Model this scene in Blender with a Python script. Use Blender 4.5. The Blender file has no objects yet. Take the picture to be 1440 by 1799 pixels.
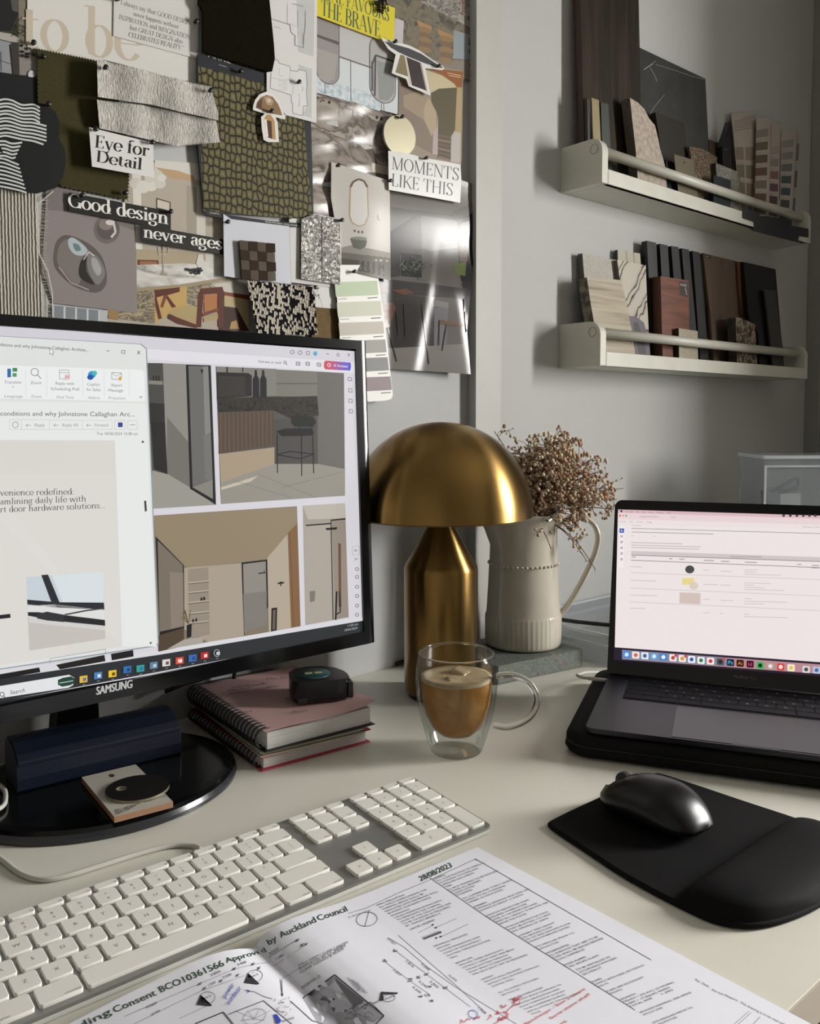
import bpy, bmesh, math, random
from mathutils import Vector, Matrix
V = Vector
R = math.radians
random.seed(7)
SC = bpy.context.scene
COL = SC.collection

# ------------------------------------------------------------------ camera, light, exposure
CX, CY, F = 720.0, 825.0, 1495.0            # principal point and focal length in photo pixels
AZ, PITCH, ROLL, EYE = R(40.75), R(3.3), R(0.15), V((0, 0, 0.360))
_f0 = V((math.sin(AZ), math.cos(AZ), 0)); _r0 = V((math.cos(AZ), -math.sin(AZ), 0)); _u0 = V((0, 0, 1))
FWD = _f0 * math.cos(PITCH) - _u0 * math.sin(PITCH)
_d0 = -_f0 * math.sin(PITCH) - _u0 * math.cos(PITCH)
RT = _r0 * math.cos(ROLL) + _d0 * math.sin(ROLL)
DN = -_r0 * math.sin(ROLL) + _d0 * math.cos(ROLL)
cam = bpy.data.cameras.new('camera'); camo = bpy.data.objects.new('camera', cam); COL.objects.link(camo)
camo.matrix_world = Matrix(((RT.x, -DN.x, -FWD.x, EYE.x), (RT.y, -DN.y, -FWD.y, EYE.y), (RT.z, -DN.z, -FWD.z, EYE.z), (0, 0, 0, 1)))
cam.sensor_fit = 'HORIZONTAL'; cam.sensor_width = 36; cam.lens = 36 * F / 1440
cam.shift_y = (CY - 899.5) / 1440; cam.clip_start = 0.01
SC.camera = camo
SC.view_settings.view_transform = 'Standard'; SC.view_settings.look = 'None'
SC.view_settings.exposure = 0.0; SC.view_settings.gamma = 1.0; SC.view_settings.use_curve_mapping = False
SC.cycles.use_denoising = True
SC.cycles.max_bounces = 10; SC.cycles.transparent_max_bounces = 16; SC.cycles.transmission_bounces = 10
SC.cycles.sample_clamp_indirect = 4.0
SC.cycles.caustics_reflective = False; SC.cycles.caustics_refractive = False
W = bpy.data.worlds.new('overcast_sky'); SC.world = W; W.use_nodes = True
W.node_tree.nodes['Background'].inputs[0].default_value = (0.62, 0.68, 0.75, 1); W.node_tree.nodes['Background'].inputs[1].default_value = 0.6
# daylight coming in through the window of the right-hand wall
WIN = dict(x=2.05, y0=-0.80, y1=-0.22, z0=0.22, z1=1.15)
sun = bpy.data.lights.new('window_daylight', 'AREA'); sun.shape = 'RECTANGLE'
sun.energy = 330; sun.color = (1.0, 0.985, 0.96); sun.size = WIN['y1'] - WIN['y0'] + .3; sun.size_y = WIN['z1'] - WIN['z0'] + .3
suno = bpy.data.objects.new('window_daylight', sun); COL.objects.link(suno)
suno.location = (2.34, (WIN['y0'] + WIN['y1']) / 2, (WIN['z0'] + WIN['z1']) / 2 + .05)
suno.rotation_euler = (0, R(90), 0)          # shines towards -X

# ------------------------------------------------------------------ pixel rays onto real planes
def ray(x, y): return RT * ((x - CX) / F) + DN * ((y - CY) / F) + FWD
class Pl:
    """a plane in the room; pt() meets it with the line of sight through a photo pixel"""
    def __init__(s, p, n):
        s.p = V(p); s.n = V(n).normalized()
        if s.n.dot(EYE - s.p) < 0: s.n = -s.n
        s.sub = None
    def pt(s, x, y, l=0.0):
        r = ray(x, y); p = s.p + s.n * l
        return EYE + r * ((p - EYE).dot(s.n) / r.dot(s.n))
def wallpl(l=0.0, Y=0.947): return Pl((0, Y - l, 0), (0, -1, 0))
def deskpl(z=0.0): return Pl((0, 0, z), (0, 0, 1))
def tri_pl(a, b, c): return Pl(a, (b - a).cross(c - a))
class Curl:
    """a bent sheet hanging in front of the wall: Y = Y0 - off(X, Z)"""
    def __init__(s, Y0, off, sub=14): s.Y0 = Y0; s.off = off; s.sub = sub
    def pt(s, x, y, l=0.0):
        r = ray(x, y); Y = s.Y0
        for _ in range(6):
            P = EYE + r * ((Y - l) / r.y)
            Y = s.Y0 - s.off(P.x, P.z)
        return EYE + r * ((Y - l) / r.y)

# ------------------------------------------------------------------ materials
def lin(h):
    h = h.lstrip('#'); o = []
    for i in (0, 2, 4):
        c = int(h[i:i + 2], 16) / 255
        o.append(c / 12.92 if c <= .04045 else ((c + .055) / 1.055) ** 2.4)
    return (*o, 1.0)
_mc = {}
def mat(h, rough=.5, metal=0., spec=.5, coat=0., name=None):
    k = ('p', h, rough, metal, spec, coat)
    if k in _mc: return _mc[k]
    m = bpy.data.materials.new(name or 'surface_' + h.strip('#')); m.use_nodes = True
    b = m.node_tree.nodes['Principled BSDF']
    b.inputs['Base Color'].default_value = lin(h); b.inputs['Roughness'].default_value = rough
    b.inputs['Metallic'].default_value = metal; b.inputs['Specular IOR Level'].default_value = spec
    b.inputs['Coat Weight'].default_value = coat; b.inputs['Coat Roughness'].default_value = .08
    _mc[k] = m; return m
def emat(h, st=1.0):
    k = ('e', h, st)
    if k in _mc: return _mc[k]
    m = bpy.data.materials.new('lit_screen_' + h.strip('#')); m.use_nodes = True
    b = m.node_tree.nodes['Principled BSDF']
    b.inputs['Base Color'].default_value = (.012, .012, .013, 1); b.inputs['Roughness'].default_value = .45
    b.inputs['Specular IOR Level'].default_value = .1
    b.inputs['Emission Color'].default_value = lin(h); b.inputs['Emission Strength'].default_value = st
    _mc[k] = m; return m
def pm(name, ramp, tex='noise', scale=20., detail=6., dist=0., rough=.5, metal=0., spec=.5, bump=0., bscale=None, stretch=(1, 1, 1),
       coord='Object', rot=(0, 0, 0), emit=None, coat=0., bdist=.002, feature=None, aniso=0.):
    """procedural material: a texture through a colour ramp, with bump"""
    m = bpy.data.materials.new(name); m.use_nodes = True
    nt = m.node_tree; N = nt.nodes; L = nt.links; b = N['Principled BSDF']
    tc = N.new('ShaderNodeTexCoord'); mp = N.new('ShaderNodeMapping')
    mp.inputs['Scale'].default_value = stretch; mp.inputs['Rotation'].default_value = rot
    L.new(tc.outputs[coord], mp.inputs[0])
    def tx(sc):
        if tex == 'noise':
            t = N.new('ShaderNodeTexNoise'); t.inputs['Scale'].default_value = sc; t.inputs['Detail'].default_value = detail
            t.inputs['Distortion'].default_value = dist; o = t.outputs['Fac']
        elif tex == 'voronoi':
            t = N.new('ShaderNodeTexVoronoi'); t.inputs['Scale'].default_value = sc
            if feature: t.feature = feature
            o = t.outputs['Distance']
        elif tex == 'checker':
            t = N.new('ShaderNodeTexChecker'); t.inputs['Scale'].default_value = sc; o = t.outputs['Fac']
        else:
            t = N.new('ShaderNodeTexWave'); t.inputs['Scale'].default_value = sc; t.inputs['Distortion'].default_value = dist
            t.inputs['Detail'].default_value = detail; t.inputs['Detail Scale'].default_value = 1.5
            t.bands_direction = {'wx': 'X', 'wy': 'Y', 'wz': 'Z'}[tex]; o = t.outputs['Fac']
        L.new(mp.outputs[0], t.inputs['Vector']); return o
    o = tx(scale)
    r = N.new('ShaderNodeValToRGB'); L.new(o, r.inputs[0])
    e = r.color_ramp.elements
    while len(e) < len(ramp): e.new(.5)
    for i, (p, h) in enumerate(ramp): e[i].position = p; e[i].color = lin(h)
    L.new(r.outputs[0], b.inputs['Base Color'])
    b.inputs['Roughness'].default_value = rough; b.inputs['Metallic'].default_value = metal
    b.inputs['Specular IOR Level'].default_value = spec; b.inputs['Coat Weight'].default_value = coat
    b.inputs['Anisotropic'].default_value = aniso
    if bump:
        ob = tx(bscale) if bscale else o
        bn = N.new('ShaderNodeBump'); bn.inputs['Strength'].default_value = bump; bn.inputs['Distance'].default_value = bdist
        L.new(ob, bn.inputs['Height']); L.new(bn.outputs[0], b.inputs['Normal'])
    if emit:
        b.inputs['Base Color'].default_value = (.01, .01, .01, 1)
        for l in list(b.inputs['Base Color'].links): L.remove(l)
        L.new(r.outputs[0], b.inputs['Emission Color']); b.inputs['Emission Strength'].default_value = emit
    return m
def glass(name, h='ffffff', rough=0.0, ior=1.45):
    m = bpy.data.materials.new(name); m.use_nodes = True
    b = m.node_tree.nodes['Principled BSDF']
    b.inputs['Base Color'].default_value = lin(h); b.inputs['Transmission Weight'].default_value = 1.0
    b.inputs['Roughness'].default_value = rough; b.inputs['IOR'].default_value = ior
    return m
def clear_plastic(name, h, alpha, rough=.25):
    m = bpy.data.materials.new(name); m.use_nodes = True
    b = m.node_tree.nodes['Principled BSDF']
    b.inputs['Base Color'].default_value = lin(h); b.inputs['Alpha'].default_value = alpha; b.inputs['Roughness'].default_value = rough
    return m

# ------------------------------------------------------------------ mesh builder
class MB:
    def __init__(s): s.v = []; s.f = []; s.i = []; s.sm = []; s.m = []
    def mi(s, m):
        if m not in s.m: s.m.append(m)
        return s.m.index(m)
    def add(s, vs, fs, m, smooth=False):
        o = len(s.v); s.v += [V(v) for v in vs]; k = s.mi(m)
        for f in fs: s.f.append([o + j for j in f]); s.i.append(k); s.sm.append(smooth)
        return s
    def poly(s, pts, m): return s.add(pts, [list(range(len(pts)))], m)
    def obox(s, o, a, b, c, m):
        o, a, b, c = V(o), V(a), V(b), V(c)
        vs = [o, o + a, o + a + b, o + b, o + c, o + a + c, o + a + b + c, o + b + c]
        return s.add(vs, [(3, 2, 1, 0), (4, 5, 6, 7), (0, 1, 5, 4), (1, 2, 6, 5), (2, 3, 7, 6), (3, 0, 4, 7)], m)
    def box(s, lo, hi, m):
        return s.obox(lo, (hi[0] - lo[0], 0, 0), (0, hi[1] - lo[1], 0), (0, 0, hi[2] - lo[2]), m)
    def prism(s, pts, off, mf, ms=None):
        n = len(pts); off = V(off); pts = [V(p) for p in pts]
        s.add(pts, [list(range(n))], mf)
        s.add(pts + [p + off for p in pts], [list(range(2 * n - 1, n - 1, -1))] + [(i, (i + 1) % n, n + (i + 1) % n, n + i) for i in range(n)], ms or mf)
        return s
    def tube(s, pts, r, m, n=8, caps=True, flat=1.0):
        pts = [V(p) for p in pts]; k = len(pts); rr = r if isinstance(r, (list, tuple)) else [r] * k
        vs = []; up = None
        for i, p in enumerate(pts):
            t = (pts[min(i + 1, k - 1)] - pts[max(i - 1, 0)])
            t = t.normalized() if t.length > 1e-9 else V((0, 0, 1))
            if up is None: up = V((0, 0, 1)) if abs(t.z) < .9 else V((1, 0, 0))
            a = t.cross(up)
            a = a.normalized() if a.length > 1e-6 else V((1, 0, 0))
            b = a.cross(t).normalized(); up = b
            for j in range(n):
                th = 2 * math.pi * j / n
                vs.append(p + a * (math.cos(th) * rr[i]) + b * (math.sin(th) * rr[i] * flat))
        fs = [(i * n + j, i * n + (j + 1) % n, (i + 1) * n + (j + 1) % n, (i + 1) * n + j) for i in range(k - 1) for j in range(n)]
        if caps: fs += [tuple(range(n - 1, -1, -1)), tuple(range((k - 1) * n, k * n))]
        return s.add(vs, fs, m, True)
    def lathe(s, c, prof, m, n=48, caps=False, fr=None, smooth=True):
        """profile of (radius, height) turned about a vertical axis at c; fr(r, h, angle) may change the radius"""
        c = V(c); vs = []; k = len(prof)
        for (r, h) in prof:
            for j in range(n):
                th = 2 * math.pi * j / n; q = fr(r, h, th) if fr else r
                vs.append(c + V((q * math.cos(th), q * math.sin(th), h)))
        fs = [(i * n + j, i * n + (j + 1) % n, (i + 1) * n + (j + 1) % n, (i + 1) * n + j) for i in range(k - 1) for j in range(n)]
        if caps: fs += [tuple(range(n - 1, -1, -1)), tuple(range((k - 1) * n, k * n))]
        return s.add(vs, fs, m, smooth)
    def ball(s, c, r, m, n=8, k=5, sz=1.0):
        c = V(c); vs = [c + V((0, 0, -r * sz))]
        for i in range(1, k):
            ph = math.pi * i / k - math.pi / 2
            for j in range(n): vs.append(c + V((r * math.cos(ph) * math.cos(2 * math.pi * j / n), r * math.cos(ph) * math.sin(2 * math.pi * j / n), r * sz * math.sin(ph))))
        vs.append(c + V((0, 0, r * sz))); L = len(vs) - 1
        fs = [(0, 1 + (j + 1) % n, 1 + j) for j in range(n)]
        fs += [(1 + i * n + j, 1 + i * n + (j + 1) % n, 1 + (i + 1) * n + (j + 1) % n, 1 + (i + 1) * n + j) for i in range(k - 2) for j in range(n)]
        fs += [(L, 1 + (k - 2) * n + j, 1 + (k - 2) * n + (j + 1) % n) for j in range(n)]
        return s.add(vs, fs, m, True)
    def build(s, name, parent=None, label=None, cat=None, group=None, kind=None, bevel=0., seg=2, auto=None, subsurf=0, origin=None, normals=True):
        me = bpy.data.meshes.new(name); vs = s.v
        base = V((0, 0, 0))
        if parent is not None:
            q = parent
            while q is not None: base = base + q.location; q = q.parent
        elif origin is not None: base = V(origin)
        else:
            lo = [min(v[i] for v in vs) for i in range(3)]; hi = [max(v[i] for v in vs) for i in range(3)]
            base = V(((lo[0] + hi[0]) / 2, (lo[1] + hi[1]) / 2, lo[2]))
        me.from_pydata([tuple(v - base) for v in vs], [], s.f)
        for m in s.m: me.materials.append(m)
        me.polygons.foreach_set('material_index', s.i); me.polygons.foreach_set('use_smooth', s.sm)
        me.validate(clean_customdata=False)
        if normals:
            bm = bmesh.new(); bm.from_mesh(me); bmesh.ops.recalc_face_normals(bm, faces=bm.faces); bm.to_mesh(me); bm.free()
        o = bpy.data.objects.new(name, me); COL.objects.link(o)
        if parent is not None: o.parent = parent
        else: o.location = base
        if bevel:
            b = o.modifiers.new('soft_edges', 'BEVEL'); b.width = bevel; b.segments = seg; b.limit_method = 'ANGLE'; b.angle_limit = R(40); b.harden_normals = False
        if subsurf:
            b = o.modifiers.new('smooth', 'SUBSURF'); b.levels = subsurf; b.render_levels = subsurf
        tag(o, label, cat, group, kind)
        return o
def tag(o, label=None, cat=None, group=None, kind=None):
    if label: o['label'] = label
    if cat: o['category'] = cat
    if group: o['group'] = group
    if kind: o['kind'] = kind
    return o
def thing(name, label, cat, loc, group=None):
    o = bpy.data.objects.new(name, None); COL.objects.link(o); o.location = V(loc); o.empty_display_size = .02
    return tag(o, label, cat, group)

# ------------------------------------------------------------------ lettering: built-in sans and a high-contrast serif drawn here
_gc = {}
def _fmesh(t):
    c = bpy.data.curves.new('glyph', 'FONT'); c.body = t; c.resolution_u = 3; c.fill_mode = 'FRONT'
    ob = bpy.data.objects.new('glyph', c); me = bpy.data.meshes.new_from_object(ob)
    vs = [(v.co.x, v.co.y, 0) for v in me.vertices]; fs = [list(p.vertices) for p in me.polygons]
    bpy.data.objects.remove(ob); bpy.data.curves.remove(c); bpy.data.meshes.remove(me)
    return vs, fs
def _w(t):
    vs, _ = _fmesh(t); return max(v[0] for v in vs) - min(v[0] for v in vs)
_H = None
def sans(ch):
    global _H
    if _H is None:
        vs, _ = _fmesh('H'); _H = (max(v[1] for v in vs), _w('HH') - _w('H'), _w('H'))
    if ch not in _gc:
        if ch == ' ': _gc[ch] = ([], [], .42)
        else:
            vs, fs = _fmesh(ch); adv = _w('H' + ch + 'H') - _w('HH')
            _gc[ch] = ([(x / _H[0], y / _H[0], 0) for x, y, _ in vs], fs, adv / _H[0])
    return _gc[ch]
def _arc(cx, cy, rx, ry, a0, a1, n=14):
    return [(cx + rx * math.cos(R(a0 + (a1 - a0) * i / n)), cy + ry * math.sin(R(a0 + (a1 - a0) * i / n))) for i in range(n + 1)]
# strokes: I x y0 y1 = stem with serifs, s = stem without, h x0 x1 y = hairline, d/D = thin/thick diagonal, o = bowl arc, p = polyline
SER = {
 'A': (.78, 'd .08 0 .37 1;D .39 1 .70 0;h .2 .58 .33;z .08 0;z .70 0'), 'B': (.66, 'I .14 0 1;o .3 .75 .22 .25 -90 90;o .3 .25 .27 .27 -90 90;h .14 .32 1;h .14 .32 .51;h .14 .32 0'),
 'C': (.74, 'o .4 .5 .33 .5 50 310;s .66 .72 .9'), 'D': (.76, 'I .14 0 1;o .32 .5 .36 .5 -90 90;h .14 .34 1;h .14 .34 0'), 'E': (.6, 'I .14 0 1;h .14 .54 1;h .14 .54 0;h .14 .42 .52;t .54 1 .8;t .54 0 .2;t .42 .42 .62'),
 'F': (.56, 'I .14 0 1;h .14 .52 1;h .14 .42 .5;t .52 1 .8;t .42 .4 .6'), 'G': (.78, 'o .4 .5 .33 .5 45 330;s .68 0 .42;h .55 .78 .42'), 'H': (.82, 'I .14 0 1;I .66 0 1;h .14 .66 .52'),
 'I': (.32, 'I .16 0 1'), 'K': (.74, 'I .14 0 1;d .18 .42 .62 1;D .3 .56 .66 0;z .62 1;z .68 0'), 'L': (.58, 'I .14 0 1;h .14 .54 0;t .54 0 .24'), 'M': (.94, 'd .13 0 .13 1;D .14 1 .45 0;d .45 0 .78 1;I .79 0 1;z .13 0;z .1 1'),
 'N': (.82, 'd .14 0 .14 1;D .15 1 .68 0;d .68 0 .68 1;z .14 0;z .1 1;z .68 1'), 'O': (.8, 'o .4 .5 .33 .5 0 360'), 'P': (.62, 'I .14 0 1;o .3 .73 .26 .27 -90 90;h .14 .32 1;h .14 .32 .46'), 'R': (.7, 'I .14 0 1;o .3 .75 .24 .25 -90 90;h .14 .32 1;h .14 .32 .5;D .36 .5 .62 0;z .66 0'),
 'S': (.58, 'p .5 .8 .46 .93 .3 1 .14 .92 .1 .76 .18 .62;D .18 .64 .42 .4;p .42 .4 .5 .24 .44 .08 .28 0 .13 .06 .08 .22;t .5 .78 1;t .08 .02 .22'), 'T': (.66, 'I .32 0 1;h .04 .6 1;t .04 1 .76;t .6 1 .76'),
 'U': (.78, 's .16 .25 1;o .4 .28 .24 .28 180 360;d .64 .28 .64 1;z .16 1;z .64 1'), 'V': (.74, 'D .08 1 .38 0;d .38 0 .64 1;z .1 1;z .66 1'), 'W': (1.04, 'D .07 1 .32 0;d .32 0 .52 1;D .52 1 .76 0;d .76 0 .97 1;z .08 1;z .97 1'), 'Y': (.72, 'D .06 1 .36 .45;d .36 .45 .64 1;I .36 0 .45;z .08 1;z .64 1'),
 'a': (.5, 'p .1 .52 .16 .64 .3 .66;o .26 .52 .12 .14 0 90;s .37 .08 .54;o .25 .19 .15 .19 100 280;d .2 .36 .38 .42;p .37 .1 .42 .01 .5 .04'), 'b': (.6, 's .15 .03 1.05;o .3 .32 .21 .33 -180 180;z .1 1.05'), 'c': (.5, 'o .3 .33 .22 .33 50 320'), 'd': (.6, 's .44 .02 1.05;o .29 .32 .21 .33 0 360;z .4 1.05;z .5 .01'),
 'e': (.52, 'o .28 .33 .22 .33 0 325;h .06 .5 .35'), 'f': (.36, 'I .16 0 .8;o .29 .85 .13 .18 40 180;h .02 .34 .64'), 'g': (.54, 'o .24 .42 .17 .24 0 360;p .1 .26 .06 .15 .2 .06 .4 .02 .46 -.12 .36 -.27 .2 -.3 .06 -.2 .1 -.04;d .38 .6 .52 .66'), 'h': (.62, 'I .14 0 1.05;o .32 .44 .16 .22 0 180;I .48 0 .44'),
 'i': (.3, 'I .15 0 .65;b .15 .9'), 'k': (.58, 'I .14 0 1.05;d .16 .26 .46 .65;D .26 .38 .5 0;z .46 .65;z .5 0'), 'l': (.3, 'I .15 0 1.05'), 'm': (.92, 'I .14 0 .65;o .3 .44 .14 .22 0 180;I .45 0 .44;o .6 .44 .14 .22 0 180;I .75 0 .44'), 'n': (.62, 'I .14 0 .65;o .32 .44 .16 .22 0 180;I .48 0 .44'),
 'o': (.56, 'o .28 .33 .22 .33 0 360'), 'p': (.6, 'I .14 -.3 .65;o .3 .32 .21 .33 -180 180'), 'r': (.44, 'I .14 0 .65;o .29 .44 .14 .2 50 180;b .38 .58'), 's': (.44, 'p .36 .52 .32 .62 .2 .66 .1 .6 .08 .5 .14 .41;D .14 .42 .3 .26;p .3 .26 .37 .15 .32 .04 .2 0 .1 .04 .06 .16'), 't': (.38, 's .16 .1 .82;p .16 .12 .22 .01 .34 .06;h .02 .34 .64'),
 'u': (.62, 's .14 .2 .65;o .3 .2 .16 .2 180 360;I .46 0 .65;z .12 .65'), 'v': (.54, 'D .08 .65 .28 0;d .28 0 .46 .65;z .1 .65;z .46 .65'), 'w': (.8, 'D .07 .65 .25 0;d .25 0 .4 .65;D .4 .65 .58 0;d .58 0 .74 .65;z .1 .65;z .74 .65'), 'y': (.54, 'D .08 .65 .28 0;d .46 .65 .22 -.28;z .1 .65;z .46 .65;b .14 -.26'), 'z': (.48, 'h .06 .42 .65;d .42 .65 .06 0;h .06 .44 0'),
 '.': (.24, 'b .12 .06'), ',': (.24, 'b .12 .06;d .14 .04 .08 -.14'), ':': (.26, 'b .13 .06;b .13 .56'), '"': (.34, 'd .1 1.05 .1 .8;d .22 1.05 .22 .8'), ' ': (.3, ''), 't_': (.3, ''),
}
def serif(ch, wt=.13, hair=.032):
    k = (ch, wt, hair)
    if k in _gc: return _gc[k]
    if ch not in SER: return sans(ch)
    w, prog = SER[ch]; vs = []; fs = []; lift = [0]
    def seg(a, b, t):
        dx, dy = b[0] - a[0], b[1] - a[1]; l = math.hypot(dx, dy) or 1e-6
        nx, ny = -dy / l * t / 2, dx / l * t / 2; o = len(vs)
        lift[0] += 1; vs.extend([(a[0] + nx, a[1] + ny, lift[0]), (a[0] - nx, a[1] - ny, lift[0]), (b[0] - nx, b[1] - ny, lift[0]), (b[0] + nx, b[1] + ny, lift[0])]); fs.append([o, o + 1, o + 2, o + 3])
    def pen(pts):                       # broad-nib stroke: thick when it runs down, thin when it runs across
        n = len(pts); Lp = []; Rp = []
        for i in range(n):
            a = pts[max(i - 1, 0)]; b = pts[min(i + 1, n - 1)]
            if n > 3 and math.hypot(pts[0][0] - pts[-1][0], pts[0][1] - pts[-1][1]) < 1e-6 and i in (0, n - 1): a, b = pts[-2], pts[1]
            dx, dy = b[0] - a[0], b[1] - a[1]; l = math.hypot(dx, dy) or 1e-6
            t = hair + (wt - hair) * abs(dy / l) ** 1.6
            nx, ny = -dy / l * t / 2, dx / l * t / 2
            Lp.append((pts[i][0] + nx, pts[i][1] + ny)); Rp.append((pts[i][0] - nx, pts[i][1] - ny))
        lift[0] += 1; o = len(vs); vs.extend((*q, lift[0]) for q in Lp + Rp)
        for i in range(n - 1): fs.append([o + i, o + n + i, o + n + i + 1, o + i + 1])
    for c in prog.split(';'):
        c = c.split()
        if not c: continue
        t = c[0]; a = [float(q) for q in c[1:]]
        if t in 'Is':
            seg((a[0], a[1]), (a[0], a[2]), wt)
            if t == 'I':
                seg((a[0] - wt * .95, a[1] + hair / 2), (a[0] + wt * .95, a[1] + hair / 2), hair)
                seg((a[0] - wt * .95, a[2] - hair / 2), (a[0] + (wt * .95 if a[2] > .9 and ch.isupper() else wt / 2), a[2] - hair / 2), hair)
        elif t == 'h': seg((a[0], a[2] + (hair / 2 if a[2] < .1 else -hair / 2)), (a[1], a[2] + (hair / 2 if a[2] < .1 else -hair / 2)), hair)
        elif t == 't': seg((a[0] - hair / 2, a[1]), (a[0] - hair / 2, a[2]), hair * 1.5)
        elif t == 'z': seg((a[0] - .1, a[1] + (hair / 2 if a[1] < .1 else -hair / 2)), (a[0] + .1, a[1] + (hair / 2 if a[1] < .1 else -hair / 2)), hair)
        elif t == 'd': seg((a[0], a[1]), (a[2], a[3]), hair * 1.2)
        elif t == 'D': seg((a[0], a[1]), (a[2], a[3]), wt * .95)
        elif t == 'o': pen(_arc(a[0], a[1], a[2], a[3], a[4], a[5], 20 if abs(a[5] - a[4]) > 200 else 12))
        elif t == 'p': pen(list(zip(a[0::2], a[1::2])))
        elif t == 'b':
            lift[0] += 1; o = len(vs); vs.extend((*q, lift[0]) for q in _arc(a[0], a[1], wt * .55, wt * .55, 0, 315, 7)); fs.append(list(range(o, o + 8)))
    _gc[k] = (vs, fs, w); return _gc[k]

# ------------------------------------------------------------------ flat printed matter: shapes traced in photo pixels on their own plane
class Art:
    def __init__(s, pl, mb=None, ox=0, oy=0, k=1.0, lay=.00002): s.pl = pl; s.mb = mb or MB(); s.ox, s.oy, s.k = ox, oy, k; s.lay = lay; s.n = 1
    def fr(s, ox, oy, k): s.ox, s.oy, s.k = ox, oy, k; return s
    def P(s, p): return (s.ox + p[0] / s.k, s.oy + p[1] / s.k)
    def _emit(s, pts, m, l):
        sub = s.pl.sub
        if not sub: s.mb.poly([s.pl.pt(x, y, l) for x, y in pts], m); return
        bm = bmesh.new(); f = bm.faces.new([bm.verts.new((x, y, 0)) for x, y in pts])
        bmesh.ops.triangulate(bm, faces=[f])
        for _ in range(7):
            es = [e for e in bm.edges if e.calc_length() > sub]
            if not es: break
            bmesh.ops.subdivide_edges(bm, edges=es, cuts=1); bmesh.ops.triangulate(bm, faces=[q for q in bm.faces if len(q.verts) > 3])
        bm.verts.index_update()
        s.mb.add([s.pl.pt(v.co.x, v.co.y, l) for v in bm.verts], [[v.index for v in q.verts] for q in bm.faces], m, True); bm.free()
    def sheet(s, pts, m, back=.0004, mb=None):
        q = [s.P(p) for p in pts]; s.q = q
        if s.pl.sub: s._emit(q, m, 0)
        else: s.mb.prism([s.pl.pt(*p) for p in q], s.pl.n * -back, m, mb or m)
        return s
    def poly(s, pts, m, l=None):
        if l is None: s.n += 1; l = s.n
        s._emit([s.P(p) for p in pts], m, l * s.lay); return s
    def rect(s, x0, y0, x1, y1, m, sl=0., l=None, sv=0.):
        return s.poly([(x0, y0), (x1, y0 + sl * (x1 - x0)), (x1 + sv * (y1 - y0), y1 + sl * (x1 - x0)), (x0 + sv * (y1 - y0), y1)], m, l)
    def line(s, pts, w, m, l=None):
        if l is None: s.n += 1; l = s.n
        q = [s.P(p) for p in pts]
        for i, (a, b) in enumerate(zip(q, q[1:])):
            s.j = (getattr(s, 'j', 0) + 1) % 9; dx, dy = b[0] - a[0], b[1] - a[1]; d = math.hypot(dx, dy) or 1e-6
            nx, ny = -dy / d * w / 2, dx / d * w / 2
            s._emit([(a[0] + nx, a[1] + ny), (b[0] + nx, b[1] + ny), (b[0] - nx, b[1] - ny), (a[0] - nx, a[1] - ny)], m, l * s.lay + s.j * 2e-6)
        return s
    def blob(s, pts, m, l=None):
        n = len(pts); o = []
        for i in range(n):
            p0, p1, p2, p3 = pts[i - 1], pts[i], pts[(i + 1) % n], pts[(i + 2) % n]
            for k in range(5):
                t = k / 5; o.append(tuple(.5 * (2 * p1[d] + (p2[d] - p0[d]) * t + (2 * p0[d] - 5 * p1[d] + 4 * p2[d] - p3[d]) * t * t + (3 * p1[d] - p0[d] - 3 * p2[d] + p3[d]) * t ** 3) for d in (0, 1)))
        return s.poly(o, m, l)
    def ell(s, cx, cy, rx, ry, m, rot=0., l=None, n=28, a0=0, a1=360):
        c, d = math.cos(R(rot)), math.sin(R(rot))
        ps = [(rx * math.cos(R(a0 + (a1 - a0) * i / n)), ry * math.sin(R(a0 + (a1 - a0) * i / n))) for i in range(n if a1 - a0 == 360 else n + 1)]
        return s.poly([(cx + c * x - d * y, cy + d * x + c * y) for x, y in ps], m, l)
    def ring(s, cx, cy, rx, ry, w, m, rot=0., l=None, a0=0, a1=360, n=32):
        c, d = math.cos(R(rot)), math.sin(R(rot))
        ps = [(rx * math.cos(R(a0 + (a1 - a0) * i / n)), ry * math.sin(R(a0 + (a1 - a0) * i / n))) for i in range(n + 1)]
        return s.line([(cx + c * x - d * y, cy + d * x + c * y) for x, y in ps], w, m, l)
    def text(s, t, p0, p1, h, m, font=sans, up=None, l=None, **kw):
        """t set from p0 to p1 (pixels of the current crop), capital height h along up"""
        if l is None: s.n += 1; l = s.n
        p0 = s.P(p0); p1 = s.P(p1); h = h / s.k
        u = (0, -h) if up is None else (up[0] / s.k, up[1] / s.k)
        gl = [font(c, **kw) for c in t]; Wd = sum(g[2] for g in gl) or 1
        ex = ((p1[0] - p0[0]) / Wd, (p1[1] - p0[1]) / Wd); x0 = 0
        for vs, fs, adv in gl:
            if fs: s.mb.add([s.pl.pt(p0[0] + (x0 + x) * ex[0] + y * u[0], p0[1] + (x0 + x) * ex[1] + y * u[1], l * s.lay + z * 2e-6) for x, y, z in vs], fs, m)
            x0 += adv
        return s
    def scrib(s, p0, p1, h, m, w=.8, seed=0, up=(0, -1), l=None):
        """a handwritten word: loops along a base line"""
        if l is None: s.n += 1; l = s.n
        rn = random.Random(seed); n = max(6, int(math.hypot(p1[0] - p0[0], p1[1] - p0[1]) / (h * .35)))
        pts = [(p0[0] + (p1[0] - p0[0]) * i / n + rn.uniform(-.2, .2) * h + up[0] * h * q, p0[1] + (p1[1] - p0[1]) * i / n + up[1] * h * q) for i in range(n + 1) for q in [rn.choice((0, .1, .5, .6, 1.0)) if i % 2 else rn.choice((0, .05, .1))]]
        return s.line(pts, w, m, l)
    def done(s, name, parent=None, **kw): return s.mb.build(name, parent, normals=False, **kw)

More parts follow.
